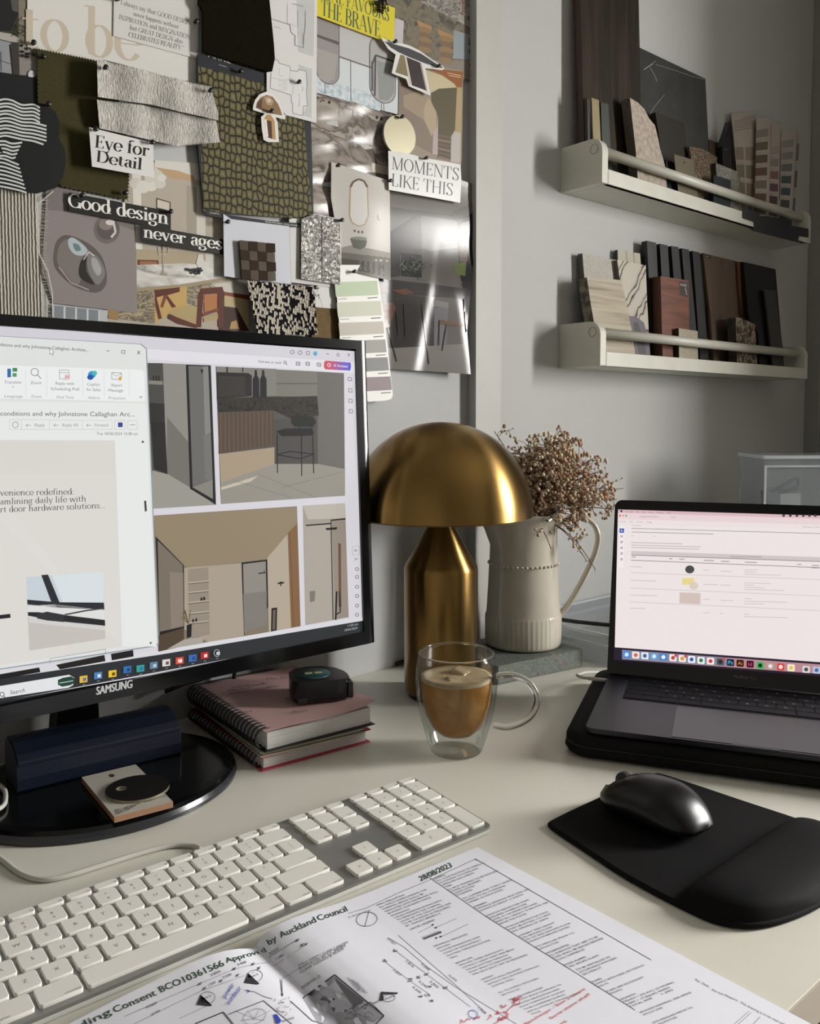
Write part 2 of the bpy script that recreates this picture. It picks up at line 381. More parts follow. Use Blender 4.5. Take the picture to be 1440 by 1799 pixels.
def cr(p, n_=5):
    o = []
    for i in range(len(p) - 1):
        p0, p1, p2, p3 = p[max(i - 1, 0)], p[i], p[i + 1], p[min(i + 2, len(p) - 1)]
        for k in range(n_):
            t_ = k / n_; o.append(tuple(.5 * (2 * p1[d] + (p2[d] - p0[d]) * t_ + (2 * p0[d] - 5 * p1[d] + 4 * p2[d] - p3[d]) * t_ ** 2 + (3 * p1[d] - p0[d] - 3 * p2[d] + p3[d]) * t_ ** 3) for d in range(len(p1))))
    return o + [tuple(p[-1])]

# ------------------------------------------------------------------ the room
M_wall = pm('painted_plaster', [(.3, 'b9b9b7'), (.7, 'bbbbb9')], scale=200, rough=.75, bump=.02, bscale=300., bdist=.0006)
M_trim = pm('painted_board', [(.3, 'b7b5af'), (.7, 'bab8b2')], scale=40, rough=.55, bump=.03, bscale=200., bdist=.0004)
M_floor = pm('floor_boards', [(.2, '6b5a48'), (.8, '80705c')], tex='wy', scale=6, dist=3, rough=.5)
M_ceil = mat('9a9893', .8, name='ceiling_paint')
XL, XR, YF, YB, ZF, ZC = -1.30, 2.05, -1.9, 0.93, -0.74, 1.70
STEP = 0.934
def st(name, b, **kw): return b.build(name, kind='structure', **kw)
st('floor', MB().box((XL, YF, ZF - .05), (XR, 1.0, ZF), M_floor))
st('ceiling', MB().box((XL, YF, ZC), (XR, 1.0, ZC + .05), M_ceil))
st('wall_left', MB().box((XL, .947, ZF), (STEP, 1.05, ZC), M_wall))            # the recessed length the papers are pinned to
b = MB().box((STEP, YB, ZF), (XR, 1.05, ZC), M_wall)
st('wall_back', b)
x1 = 0.990
st('trim_1', MB().box((STEP, YB - .0016, ZF), (x1, YB, ZC), M_trim))           # flush board that closes the step
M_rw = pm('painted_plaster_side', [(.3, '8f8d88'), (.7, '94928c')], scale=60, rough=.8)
w = WIN; b = MB()
b.box((XR, YF, ZF), (XR + .22, w['y0'], ZC), M_rw).box((XR, w['y1'], ZF), (XR + .22, 1.05, ZC), M_rw)
b.box((XR, w['y0'], ZF), (XR + .22, w['y1'], w['z0']), M_rw).box((XR, w['y0'], w['z1']), (XR + .22, w['y1'], ZC), M_rw)
st('wall_right', b)
st('trim_2', MB().box((XR - .004, .895, ZF), (XR, .93, ZC), M_rw), bevel=.002)  # narrow scotia board in the corner
st('wall_front', MB().box((XL, YF - .05, ZF), (XR, YF, ZC), M_rw)); st('wall_side', MB().box((XL - .05, YF, ZF), (XL, 1.05, ZC), M_rw))
M_wf = mat('dcdad4', .4, name='window_paint')
t = 0.045; b = MB(); ym = (w['y0'] + w['y1']) / 2
for (a, c, e, g) in ((w['y0'], w['y0'] + t, w['z0'], w['z1']), (w['y1'] - t, w['y1'], w['z0'], w['z1']), (w['y0'] + t, w['y1'] - t, w['z0'], w['z0'] + t), (w['y0'] + t, w['y1'] - t, w['z1'] - t, w['z1']), (ym - .02, ym + .02, w['z0'] + t, w['z1'] - t)):
    b.box((XR + .02, a, e), (XR + .06, c, g), M_wf)
st('window_1', b)

# ------------------------------------------------------------------ desk
M_desk = pm('desk_lacquer', [(.3, 'd8d5c8'), (.7, 'dad7cb')], scale=8, rough=.33, spec=.45, bump=.02, bscale=120., bdist=.0005)
M_dedge = mat('b3aa9c', .5, name='desk_edge_band')
dk = thing('desk', 'off-white lacquered desk that everything stands on', 'desk', (.6, .58, ZF))
b = MB().box((-.55, .229, -.028), (STEP, .9465, 0), M_desk).box((STEP, .229, -.028), (1.95, .9295, 0), M_desk)
b.box((-.55, .2275, -.0275), (1.95, .229, -.0012), M_dedge)
b.build('worktop', dk)
for x, y in ((-.48, .30), (1.85, .30), (-.48, .86), (1.85, .86)):
    MB().box((x - .025, y - .025, ZF), (x + .025, y + .025, -.028), mat('8f8a80', .5)).build('leg', dk)
# ------------------------------------------------------------------ papers, cuttings and swatches pinned to the left wall
C1, C2, C3, C4 = (0, 0, 3.2), (400, 0, 3.2), (0, 300, 3.2), (400, 260, 3.2)
P = lambda h, r=.5: mat(h, r, spec=.2)
INK = P('23211f'); PAPER = P('dddbd6', .5)
def sheet(crop, lift, pts, m, back=.0004, **k): return Art(wallpl(lift)).fr(*crop).sheet(pts, m, back)
PAP = 'cuttings and swatches pinned to the wall'
def put(a, name, label, cat): return a.done(name, label=label, cat=cat, group=PAP)

# dark interior photo, top left corner
a = sheet(C1, .001, [(-60, -40), (160, -40), (160, 250), (215, 300), (215, 620), (-60, 580)], P('3a3734'))
a.poly([(-60, -40), (60, -40), (110, 60), (60, 175), (-60, 170)], P('222120')).poly([(60, 0), (110, 0), (105, 70), (70, 60)], P('54504c'))
a.poly([(105, 0), (150, 0), (150, 250), (105, 240)], P('7d7568')).poly([(-60, 170), (60, 190), (110, 215), (110, 240), (60, 235), (-60, 205)], P('a7a29b'))
a.poly([(-60, 210), (60, 240), (70, 420), (-60, 400)], P('8d8f93')).line([(4, 290), (6, 400)], 1.5, INK).line([(55, 250), (72, 420)], 3, INK).line([(0, 340), (60, 360)], 1, INK)
a.poly([(105, 240), (200, 260), (215, 430), (110, 420)], P('85807a'))
rn = random.Random(3)
for _ in range(46):
    x, y = rn.uniform(70, 150), rn.uniform(115, 200); a.line([(x, y), (x + rn.uniform(-22, 22), y + rn.uniform(-18, 14))], rn.uniform(.8, 1.8), P(rn.choice(['2c3222', '3d4630', '4c5238'])))
for _ in range(12):
    x, y = rn.uniform(115, 200), rn.uniform(240, 330); a.ell(x, y, rn.uniform(5, 12), rn.uniform(5, 9), P('1b1a18'), 20)
a.ell(176, 420, 18, 24, P('c2c2c6')).poly([(-60, 395), (215, 440), (215, 620), (-60, 580)], P('191a1c'))
put(a, 'magazine_page', 'dark photo page of an interior with plant and chair behind the "to be" poster', 'magazine page')

# large "to be" poster
a = sheet(C1, .0022, [(153, -40), (155, 262), (330, 320), (1110, 560), (1122, -40)], P('d6d3cd'))
TB = P('c1b6a3')
a.text('to be', (120, 268), (790, 345), 248, TB, serif, up=(0, -268), wt=.135, hair=.03)
a.text('rt', (800, 8), (985, 40), 130, TB, serif, up=(-5, -150), wt=.15, hair=.035)
put(a, 'quote_poster', 'large white poster with big pale beige letters "to be"', 'poster')

# small typed quotation
a = sheet(C1, .0036, [(640, -30), (637, 202), (1105, 330), (1122, -30)], P('d0cec9'))
K = P('55524e')
for t, q0, q1, h in (('"I always say that GOOD DESIGN', (668, 22), (1070, 142), 30), ('never happens without', (748, 88), (1003, 163), 28), ('INSPIRATION and IMAGINATION,', (666, 106), (1072, 224), 30), ('but GREAT DESIGN also', (728, 165), (1025, 247), 29), ('CELEBRATES REALITY."', (720, 205), (1032, 285), 30)):
    it = 'ppen' in t
    a.text(t, q0, q1, h, K, serif, up=(4, -h * .86), wt=.11, hair=.04)
put(a, 'quote_card', 'white paper with a five-line quotation on good and great design', 'paper')

# olive fabric with pinked edges
def zig(p0, p1, n, amp):
    o = []
    for i in range(n):
        t = i / n; u = (i + .5) / n; dx, dy = p1[0] - p0[0], p1[1] - p0[1]; L = math.hypot(dx, dy)
        o.append((p0[0] + dx * t, p0[1] + dy * t)); o.append((p0[0] + dx * u - dy / L * amp, p0[1] + dy * u + dx / L * amp))
    return o
M_olive = pm('olive_wool_felt', [(.3, '37341f'), (.7, '454129')], scale=900, rough=.95, spec=.1, bump=.25, bscale=1800., bdist=.0006)
a = sheet(C1, .0052, zig((205, 268), (560, 340), 22, 9) + [(640, 420), (735, 880)] + zig((735, 880), (722, 1128), 13, 9) + zig((722, 1128), (330, 1050), 16, 8) + [(260, 900)] + zig((215, 900), (205, 268), 26, 6), M_olive, .0015)
put(a, 'felt_swatch', 'olive green felt swatch with zigzag pinked edges', 'fabric swatch')

# pale shaggy fabric folded over itself
def pelt(name, outline, lift, thick, label):
    pl = Curl(.947 - lift, lambda X, Z: .0025 * math.sin(X * 130) + .002 * math.sin(Z * 90 + X * 40), 9)
    a = Art(pl).fr(*C1); q = [a.P(p) for p in outline]; a._emit(q, M_fur, thick)
    n = len(q); mb = a.mb
    for i in range(n):
        (x, y), (x2, y2) = q[i], q[(i + 1) % n]
        mb.add([pl.pt(x, y, thick), pl.pt(x2, y2, thick), pl.pt(x2, y2, 0), pl.pt(x, y, 0)], [(0, 1, 2, 3)], M_fur)
    return a
M_fur = pm('shaggy_pile', [(.25, 'a5a19a'), (.5, 'cbc7bf'), (.8, 'e2ded6')], scale=260, detail=8, dist=.6, rough=.95, spec=.1, bump=1.0, bscale=420., bdist=.004, stretch=(1.6, 1, .5))
a = pelt('x', [(545, 560), (800, 590), (1080, 650), (1215, 680), (1236, 800), (1000, 822), (560, 722)], .010, .005, '')
b2 = pelt('x', [(545, 335), (580, 335), (760, 380), (900, 420), (1190, 486), (1205, 560), (1228, 640), (1226, 676), (1000, 625), (860, 590), (550, 545)], .0165, .006, '')
b2.mb.add(a.mb.v, a.mb.f, M_fur, True)
put(b2, 'shaggy_fabric_swatch', 'pale grey shaggy fabric swatch folded once over itself', 'fabric swatch')

# striped sculpture cut-out
a = Art(Curl(.947 - .012, lambda X, Z: .006 * max(0, 1 - abs(Z - .72) / .12), 12)).fr(0, 0, 5.142)
M_blk = P('121314', .5); M_str = P('c9ccc8', .5)
a.sheet([(-40, 880), (30, 876), (110, 890), (200, 945), (330, 925), (420, 945), (500, 1010), (540, 1110), (530, 1240), (585, 1350), (597, 1440), (570, 1600), (500, 1700), (330, 1750), (200, 1740), (120, 1700), (-40, 1680)], M_blk)
for i in range(16):
    y = 900 + i * 33; e = 330 + (60 if i > 4 else 0) - (i - 9) * 26 * (i > 9)
    pts = [(-40, y + 16), (40, y - 4 + 6 * (i % 2)), (110, y + 8), (200, y + 48 - i * 2), (300, y + 44), (max(e, 240) + 30, y + 75)]
    if i > 10: pts = [(-40, y + 16), (40, y + 12), (110, y + 34), (200 - (i - 11) * 15, y + 24)]
    a.line(cr(pts, 4), 3.2, M_str, 3)
for i in range(8):
    y = 1425 + i * 36; a.line(cr([(-40, y), (40, y + 12), (110 + i * 8, y + 40), (170 + i * 10, y + 64)], 4), 3.0, M_str, 3)
a.poly([(-40, 1330), (10, 1330), (30, 1385), (-40, 1360)], M_blk, 5)
put(a, 'striped_cutting', 'black cut-out shape with white wavy stripes', 'paper cutting')

# cream ribbed curtain fabric with fringe
M_rib = pm('ribbed_linen', [(.25, '8b867c'), (.75, 'c4beb1')], tex='wx', scale=95, dist=1.5, detail=2, rough=.9, spec=.1, bump=.7, bdist=.002)
a = sheet(C3, .0045, [(-60, 90), (205, 130), (215, 500), (235, 640), (245, 900), (-60, 900)], M_rib, .0015)
th = P('8f897f', .9)
for i in range(84):
    y = 130 + i * 9; x = 212 + 30 * max(0, (y - 130) / 770); a.line([(x, y), (x + rn.uniform(20, 62), y + rn.uniform(-14, 16))], .7, P('aaa498', .9), 2)
a.line([(205, 190), (222, 180), (300, 115)], 1.6, P('d5d0c4', .9), 3).line([(208, 185), (222, 470), (268, 560), (295, 690), (296, 820)], 1.6, P('d5d0c4', .9), 4)
put(a, 'linen_swatch', 'cream ribbed linen fabric with a frayed fringe along its edge', 'fabric swatch')

# taupe photo with chrome pebbles
a = sheet(C3, .0025, [(262, 90), (395, 100), (760, 270), (772, 800), (300, 745), (235, 560)], P('8b8380', .4))
a.poly([(262, 90), (395, 100), (760, 270), (760, 340), (500, 240), (270, 220)], P('77706e')).ell(600, 330, 74, 80, P('6f6765')).ell(605, 325, 62, 62, P('5b5350')).ell(596, 300, 40, 34, P('857a74')).ell(620, 290, 26, 16, P('d8d2cb')).line([(640, 300), (650, 345), (625, 375)], 4, P('cfc8c2'))
a.blob([(310, 420), (345, 370), (400, 365), (500, 410), (570, 480), (600, 580), (590, 650), (540, 685), (450, 665), (370, 615), (305, 530)], P('5f5754')).blob([(330, 430), (380, 385), (470, 430), (500, 470), (440, 640), (380, 590), (325, 520)], P('7a716d'))
a.blob([(385, 385), (420, 380), (490, 440), (470, 475), (420, 470), (388, 430)], P('aebbbd')).blob([(410, 410), (440, 415), (455, 445), (425, 450)], P('6f7d80'))
a.blob([(500, 465), (545, 480), (585, 545), (585, 600), (545, 640), (500, 570), (488, 500)], P('7d7a78')).blob([(515, 490), (545, 500), (570, 560), (550, 590), (520, 545)], P('a5a4a3')).blob([(450, 520), (490, 470), (485, 560), (530, 640), (450, 600)], P('2a2423'))
a.line([(470, 500), (500, 455), (530, 480)], 2, P('d0cac5')).line([(330, 540), (400, 630), (500, 670)], 2, P('a9a19c'))
put(a, 'magazine_page', 'taupe photo page of shiny chrome pebble shapes', 'magazine page')

# row of grey glazed tiles, mostly behind the monitor
a = sheet(C3, .003, [(295, 750), (605, 785), (600, 900), (295, 900)], P('b7b9bc'))
for x in (305, 370, 435, 500): a.poly([(x, 757 + (x - 305) * .11), (x + 54, 763 + (x - 305) * .11), (x + 54, 900), (x, 900)], P('868b8e', .2)); a.line([(x + 56, 765 + (x - 305) * .11), (x + 56, 900)], 2, P('d8dadb'))
put(a, 'tile_card', 'card of grey glazed tiles showing just above the monitor', 'sample card')

# dining room photo
M_mar = pm('print_white_marble', [(.3, 'e0ded8'), (.55, 'bdbab2'), (.62, '8a877f'), (.7, 'd8d6d0')], scale=26, detail=8, dist=1.2, rough=.4, stretch=(1, 1, 3.2))
M_arab = pm('print_brown_marble', [(.38, 'a59672'), (.5, '3f342a'), (.58, '9d8f6e'), (.75, '6f6047')], scale=48, detail=5, dist=2.0, rough=.4, stretch=(1, 1, 2))
a = sheet(C3, .0018, [(735, -50), (1150, -40), (1160, 240), (1400, 300), (1400, 900), (600, 900), (600, 780)], P('b0a596'))
a.poly([(870, 0), (1150, 60), (1150, -40), (870, -60)], P('d3cfc6')).poly([(870, -20), (1000, 0), (1090, 30), (1090, 60), (960, 40)], P('b59a76')).poly([(740, -40), (790, -30), (800, 460), (760, 460)], P('d9d5cc'))
a.poly([(1050, 80), (1120, 100), (1110, 420), (1050, 400)], P('9f9688')).poly([(1105, 80), (1155, 90), (1155, 420), (1105, 420)], P('cac5bb'))
a.ring(917, 195, 1, 1, 1, INK); a.line([(880, 155), (957, 178), (955, 225), (880, 210), (880, 155)], 1.6, P('4a3b2e')); a.rect(884, 162, 952, 205, P('c9c1b2'), .28)
for x, y, r in ((760, 70, 34), (805, 90, 40), (850, 85, 34), (900, 72, 32), (880, 30, 38), (840, 40, 30), (910, 40, 24)): a.ell(x, y, r, r * .9, P('d7d3ca' if x % 20 else 'cdc9bf'))
a.poly([(765, 440), (1290, 470), (1400, 560), (1400, 600), (765, 600)], P('ab9d83')).poly([(1155, 440), (1260, 460), (1260, 540), (1155, 540)], P('c9c7be'))
a.poly([(772, 500), (890, 503), (893, 532), (772, 532)], P('6b3d29')).poly([(786, 508), (880, 510), (884, 532), (786, 532)], P('96684c'))
a.poly([(768, 530), (1040, 520), (1260, 545), (1400, 560), (1270, 600), (1000, 640), (768, 658)], M_mar)
a.poly([(768, 658), (1000, 640), (1270, 600), (1290, 612), (1000, 662), (768, 682)], P('9c8d70'))
a.poly([(768, 680), (870, 668), (870, 860), (660, 830), (660, 790), (770, 800)], M_arab).poly([(1050, 655), (1190, 630), (1190, 700), (1120, 770), (1050, 740)], M_arab)
a.poly([(870, 668), (1050, 650), (1050, 760), (960, 800), (870, 860)], P('c09f62')).poly([(600, 780), (665, 785), (665, 840), (610, 830)], P('9a7c52'))
BR = P('5a2c1e'); BR2 = P('7b4029')
a.poly([(870, 690), (865, 670), (1010, 655), (1010, 680), (940, 700), (990, 765), (965, 770), (925, 700), (880, 712), (910, 830), (890, 835), (872, 760)], BR).poly([(920, 700), (940, 700), (915, 772), (900, 765)], BR2)
a.poly([(1190, 640), (1370, 605), (1400, 640), (1400, 720), (1260, 680)], P('c9c4b8')).poly([(1260, 690), (1400, 720), (1400, 900), (1260, 800)], P('b6a57d')).poly([(1260, 680), (1400, 700), (1400, 725), (1260, 700)], BR2)
a.poly([(1240, 760), (1330, 770), (1400, 900), (1230, 900)], P('3d2419')).poly([(1300, 850), (1330, 840), (1345, 890), (1290, 890)], P('a98a55'))
a.poly([(945, 800), (960, 785), (1070, 755), (1115, 765), (1105, 865), (1060, 855)], P('ad9a6c')).poly([(945, 805), (1105, 865), (1105, 885), (1000, 860), (945, 830)], BR)
a.poly([(1130, 662), (1250, 652), (1258, 680), (1255, 880), (1225, 878), (1225, 690), (1145, 695), (1130, 880), (1100, 880), (1115, 690)], BR).poly([(1148, 700), (1222, 690), (1220, 770), (1148, 795)], P('ad7243')).poly([(1140, 800), (1225, 772), (1225, 790), (1140, 820)], BR2).poly([(1145, 826), (1225, 800), (1225, 835), (1145, 850)], P('ad9a6c'))
a.line([(916, 420), (918, 575)], 2.2, P('a79d8c')).line([(900, 580), (940, 583)], 3.4, P('998d7b')).line([(890, 430), (893, 470), (940, 470), (950, 435)], 1.5, P('bdb5a6'))
a.poly([(1115, 470), (1140, 470), (1145, 505), (1178, 520), (1172, 545), (1140, 565), (1115, 548), (1102, 520)], P('d2cfc6')).poly([(990, 560), (1040, 575), (1130, 575), (1150, 590), (1060, 590)], P('e0ddd5'))
for _ in range(26): a.ell(rn.uniform(1040, 1140), rn.uniform(548, 580), 6, 6, P('2b2a2e'), l=90)
put(a, 'magazine_page', 'photo page of a marble dining table with wooden cane chairs', 'magazine page')

# black caption strips
a = sheet(C3, .0062, [(386, 122), (960, 228), (960, 334), (387, 226)], P('262522', .4))
a.text('Good design', (383, 200), (946, 302), 72, P('e6e4df'), serif, up=(0, -74), wt=.15, hair=.04)
put(a, 'caption_strip', 'black paper strip with white words "Good design"', 'paper strip')
a = sheet(C3, .0070, [(788, 302), (1262, 386), (1262, 472), (796, 402)], P('262522', .4))
a.text('never ages', (806, 374), (1250, 444), 66, P('e6e4df'), serif, up=(0, -68), wt=.15, hair=.04)
put(a, 'caption_strip', 'black paper strip with white words "never ages"', 'paper strip')

# eye for detail card
a = sheet(C1, .0195, [(500, 715), (860, 803), (867, 1000), (517, 936)], P('d9d7d4'))
a.text('Eye for', (532, 828), (836, 880), 70, INK, serif, up=(5, -70), wt=.15, hair=.04)
a.text('Detail', (540, 908), (798, 956), 64, INK, serif, up=(5, -64), wt=.15, hair=.04)
put(a, 'typed_card', 'white card reading "Eye for Detail"', 'card')

# textured wallcovering sample with dark header and footer
M_cob = bpy.data.materials.new('cobbled_wallcovering'); M_cob.use_nodes = True
nt = M_cob.node_tree; bs = nt.nodes['Principled BSDF']; tc = nt.nodes.new('ShaderNodeTexCoord'); mp = nt.nodes.new('ShaderNodeMapping'); mp.inputs['Scale'].default_value = (1.2, .86, 1)
vo = nt.nodes.new('ShaderNodeTexVoronoi'); vo.feature = 'DISTANCE_TO_EDGE'; vo.voronoi_dimensions = '2D'; vo.inputs['Scale'].default_value = 112; vo.inputs['Randomness'].default_value = .55
def flat_xz(nt, a, b_):
    """the wall-plane coordinates (X, Z) as a 2D texture vector"""
    s_ = nt.nodes.new('ShaderNodeSeparateXYZ'); c_ = nt.nodes.new('ShaderNodeCombineXYZ'); nt.links.new(a, s_.inputs[0]); nt.links.new(s_.outputs[0], c_.inputs[0]); nt.links.new(s_.outputs[2], c_.inputs[1]); nt.links.new(c_.outputs[0], b_)
rp = nt.nodes.new('ShaderNodeValToRGB'); e = rp.color_ramp.elements; e[0].position = .03; e[0].color = lin('17150e'); e[1].position = .15; e[1].color = lin('5c563a')
q = rp.color_ramp.elements.new(.6); q.color = lin('7d7552')
bn = nt.nodes.new('ShaderNodeBump'); bn.inputs['Strength'].default_value = .8; bn.inputs['Distance'].default_value = .0012
flat_xz(nt, tc.outputs['Object'], mp.inputs[0]); nt.links.new(mp.outputs[0], vo.inputs['Vector']); nt.links.new(vo.outputs['Distance'], rp.inputs[0]); nt.links.new(rp.outputs[0], bs.inputs['Base Color'])
nt.links.new(rp.outputs[0], bn.inputs['Height']); nt.links.new(bn.outputs[0], bs.inputs['Normal']); bs.inputs['Roughness'].default_value = .6; bs.inputs['Specular IOR Level'].default_value = .15
a = Art(wallpl(.0095))
M_hd = P('26282d')
a.sheet([(347, 95), (470, 130), (545, 170), (551, 385), (358, 373), (347, 250)], M_hd, .0025)
a.poly([(348, 116), (467, 148), (530, 170), (549, 386), (357, 371)], M_cob, 4)
a.fr(400, 260, 3.2); a.text('NON-WOVEN | WALLCOVERINGS', (210, 418), (434, 447), 9, P('cfcfca'), sans, l=6)
a.fr(0, 300, 3.2); a.poly([(1150, 215), (1255, 245), (1540, 285), (1755, 298), (1755, 318), (1545, 318), (1160, 250)], M_hd, 5).text('© KANTO', (1178, 240), (1234, 248), 9, P('cfcfca'), sans, l=6)
a.fr(340, 80, 6.545); a.text('ARKE', (165, 130), (430, 210), 62, P('b9b9b4'), sans, up=(0, -64), l=6).line([(290, 220), (380, 246)], 1, P('9b9b98'), 6)
put(a, 'wallcovering_sample', 'large olive cobble-textured wallcovering sample with dark header and footer', 'wallcovering sample')

# dark velvet swatch
M_vel = pm('dark_velvet', [(.3, '0e0b06'), (.7, '19140b')], scale=500, rough=.95, spec=.05, bump=.5, bscale=1400., bdist=.001)
a = sheet(C1, .014, [(1120, -40), (1115, 20), (1140, 60)] + zig((1140, 290), (1528, 405), 30, 5)[:-1] + [(1530, 400), (1545, 330), (1540, 250), (1510, -40)], M_vel, .003)
put(a, 'velvet_swatch', 'dark brown velvet swatch at the head of the cobbled wallcovering', 'fabric swatch')

# floor plan sheet
a = Art(wallpl(.0118)).fr(340, 80, 6.545).sheet([(840, 300), (840, -640), (1420, -640), (1412, 890), (1060, 800), (840, 525)], P('d6d4d1'))
G = P('c0bfbe'); LN = P('77767a'); LF = P('a9a8aa')
a.poly([(1200, 215), (1360, 270), (1355, 835), (1250, 800), (1300, 700)], G).poly([(1180, -600), (1390, -600), (1380, 130), (1200, 70)], G)
a.poly([(890, 160), (975, 185), (980, 205), (1110, 245), (1115, 290), (1200, 295), (1205, 275), (1290, 295), (1310, 690), (1260, 700), (1255, 805), (1140, 780), (1140, 660), (1125, 655), (1120, 570), (880, 490), (888, 300)], P('d9d8d6'))
a.line([(930, 160), (975, 172), (982, 202), (1110, 242), (1115, 290), (1200, 296), (1205, 274), (1290, 295), (1305, 430), (1295, 540), (1310, 690), (1260, 700), (1255, 806), (1140, 780), (1138, 660), (1125, 655), (1120, 570), (880, 490), (890, 310)], 1.0, LN)
for p in ([(985, 260), (985, 345), (1030, 350)], [(890, 370), (1060, 400)], [(1110, 245), (1105, 390), (1060, 390), (1065, 510)], [(975, 400), (1040, 410), (1040, 450), (970, 440)], [(970, 460), (1045, 480), (1045, 510), (975, 500)], [(1120, 390), (1180, 400)], [(1145, 440), (1140, 560)], [(1195, 560), (1220, 570), (1215, 700), (1190, 690)], [(1235, 480), (1255, 480), (1255, 520), (1235, 520)]): a.line(p, .6, LF)
a.fr(*C2); a.line([(245, 105), (350, 140), (355, 180), (365, 190), (378, 200), (378, 255), (425, 268), (428, 205), (436, 150), (436, 60)], 1.0, LN).line([(335, 20), (335, 130), (395, 150), (395, 60)], .6, LF).line([(260, 148), (298, 160)], 1, LF).line([(360, 20), (425, 35)], .8, LN).line([(390, 180), (425, 190), (420, 250)], .6, LF)
put(a, 'floor_plan', 'white sheet with a printed apartment floor plan', 'plan')

# yellow card
a = sheet(C2, .0110, [(430, -60), (428, 62), (860, 225), (935, 225), (940, 45), (800, -10), (780, -60)], P('d3c53c', .5))
T = P('3c5a52')
a.text('ORTUNE FAVOURS', (440, -40), (908, 122), 66, T, serif, up=(2, -72), wt=.13, hair=.035)
a.text('THE BRAVE', (524, 82), (858, 212), 82, T, serif, up=(2, -90), wt=.14, hair=.035)
put(a, 'quote_card', 'bright yellow card reading "FAVOURS THE BRAVE"', 'card')

# bathroom mirror photo
M_snow = pm('print_snowy_treetops', [(.35, 'd6dadc'), (.55, 'b9c5cb'), (.7, '9aabb4')], scale=150, detail=6, rough=.35)
a = sheet(C2, .0058, [(496, 60), (990, 120), (960, 645), (496, 520)], P('c9c7c6', .35))
a.poly([(496, 110), (800, 215), (800, 380), (630, 320), (496, 270)], P('bdbbbb')).poly([(496, 270), (960, 420), (960, 645), (496, 520)], P('cdd2d4')).poly([(496, 455), (620, 470), (800, 520), (855, 560), (855, 625), (496, 515)], M_snow)
for x, y0, y1 in ((545, 470, 525), (690, 340, 565), (862, 570, 630), (876, 575, 632)): a.line([(x, y0), (x + 2, y1)], 1.4, P('6f7173'))
a.line([(625, 318), (800, 378)], 3, P('77706c')).poly([(940, 100), (990, 118), (975, 400), (940, 400)], P('bfbabb'))
def pill(cx, y0, y1, rx, m):
    pts = [(cx + rx * math.cos(R(t)), y0 + rx * 1.1 + rx * 1.1 * math.sin(R(t)) + rx * .28 * math.cos(R(t))) for t in range(180, 361, 15)] + [(cx + rx * math.cos(R(t)), y1 - rx * 1.1 + rx * 1.1 * math.sin(R(t)) + rx * .28 * math.cos(R(t))) for t in range(0, 181, 15)]
    a.poly(pts, m); a.line(pts + pts[:1], 1.3, P('55565a')); return pts
pill(560, 40, 472, 66, P('948f8c')); a.poly([(496, 190), (625, 235), (625, 255), (496, 206)], P('5f5a58')).poly([(500, 270), (620, 310), (600, 440), (560, 465), (510, 440)], P('a19d99'))
pill(870, 205, 578, 72, P('a9a5a2')); a.line([(805, 385), (830, 310), (938, 348)], 3, P('4b4b4d')).line([(830, 312), (826, 540)], 3, P('4b4b4d')).line([(812, 345), (812, 510)], 3.5, P('5b5b5d')).poly([(838, 340), (936, 370), (936, 520), (900, 565), (850, 560)], P('8f928f'))
put(a, 'magazine_page', 'photo page of two pill-shaped mirrors against a snowy window', 'magazine page')

# rock and vases photo, top right of the wall
M_rock = pm('print_rock_face', [(.3, '4e4a40'), (.5, '79705f'), (.62, '3b3831'), (.8, '9a9180')], scale=34, detail=8, dist=1.6, rough=.4)
M_bark = pm('print_pale_strata', [(.35, '57534e'), (.5, 'a8a29a'), (.6, '403d39'), (.75, 'bdb7ae')], scale=40, detail=8, dist=1.5, rough=.4, stretch=(1, 1, 4))
a = Art(wallpl(.0046)).fr(640, 0, 7.2).sheet([(180, -60), (1390, -60), (1400, 520), (1425, 1045), (1240, 1010), (500, 620), (380, 220)], M_rock)
a.poly([(840, -60), (1390, -60), (1400, 390), (1250, 300), (900, 130), (700, 20)], M_bark).poly([(1130, 380), (1400, 460), (1400, 760), (1120, 740)], P('8e979a')).poly([(850, 760), (1420, 770), (1424, 1040), (1000, 900)], P('857d73'))
for (x, y, w, h) in ((660, 250, 190, 440), (920, 365, 210, 470)):
    a.poly([(x, y), (x + w, y + 90), (x + w - 8, y + 165), (x + 20, y + 70)], P('a5835a'))
    for k in range(5): yy = y + 130 + k * (h - 130) / 5; a.ell(x + w * .55, yy, w * .46 - (k % 2) * 14, (h - 120) / 9, P('7b6751' if k % 2 else '8d7558'), 14)
a.poly([(1310, 480), (1400, 510), (1420, 1000), (1330, 960), (1345, 880), (1325, 830), (1350, 740), (1320, 640), (1345, 600), (1320, 560)], P('332821')).poly([(1310, 480), (1400, 510), (1400, 560), (1320, 545)], P('8d6c4c'))
a.line([(1215, -40), (1205, 60)], 1.2, P('7c3f25')).line([(1245, -40), (1248, 190), (1215, 160)], 1.2, P('7c3f25'))
put(a, 'magazine_page', 'photo page of turned wooden vases against rock', 'magazine page')

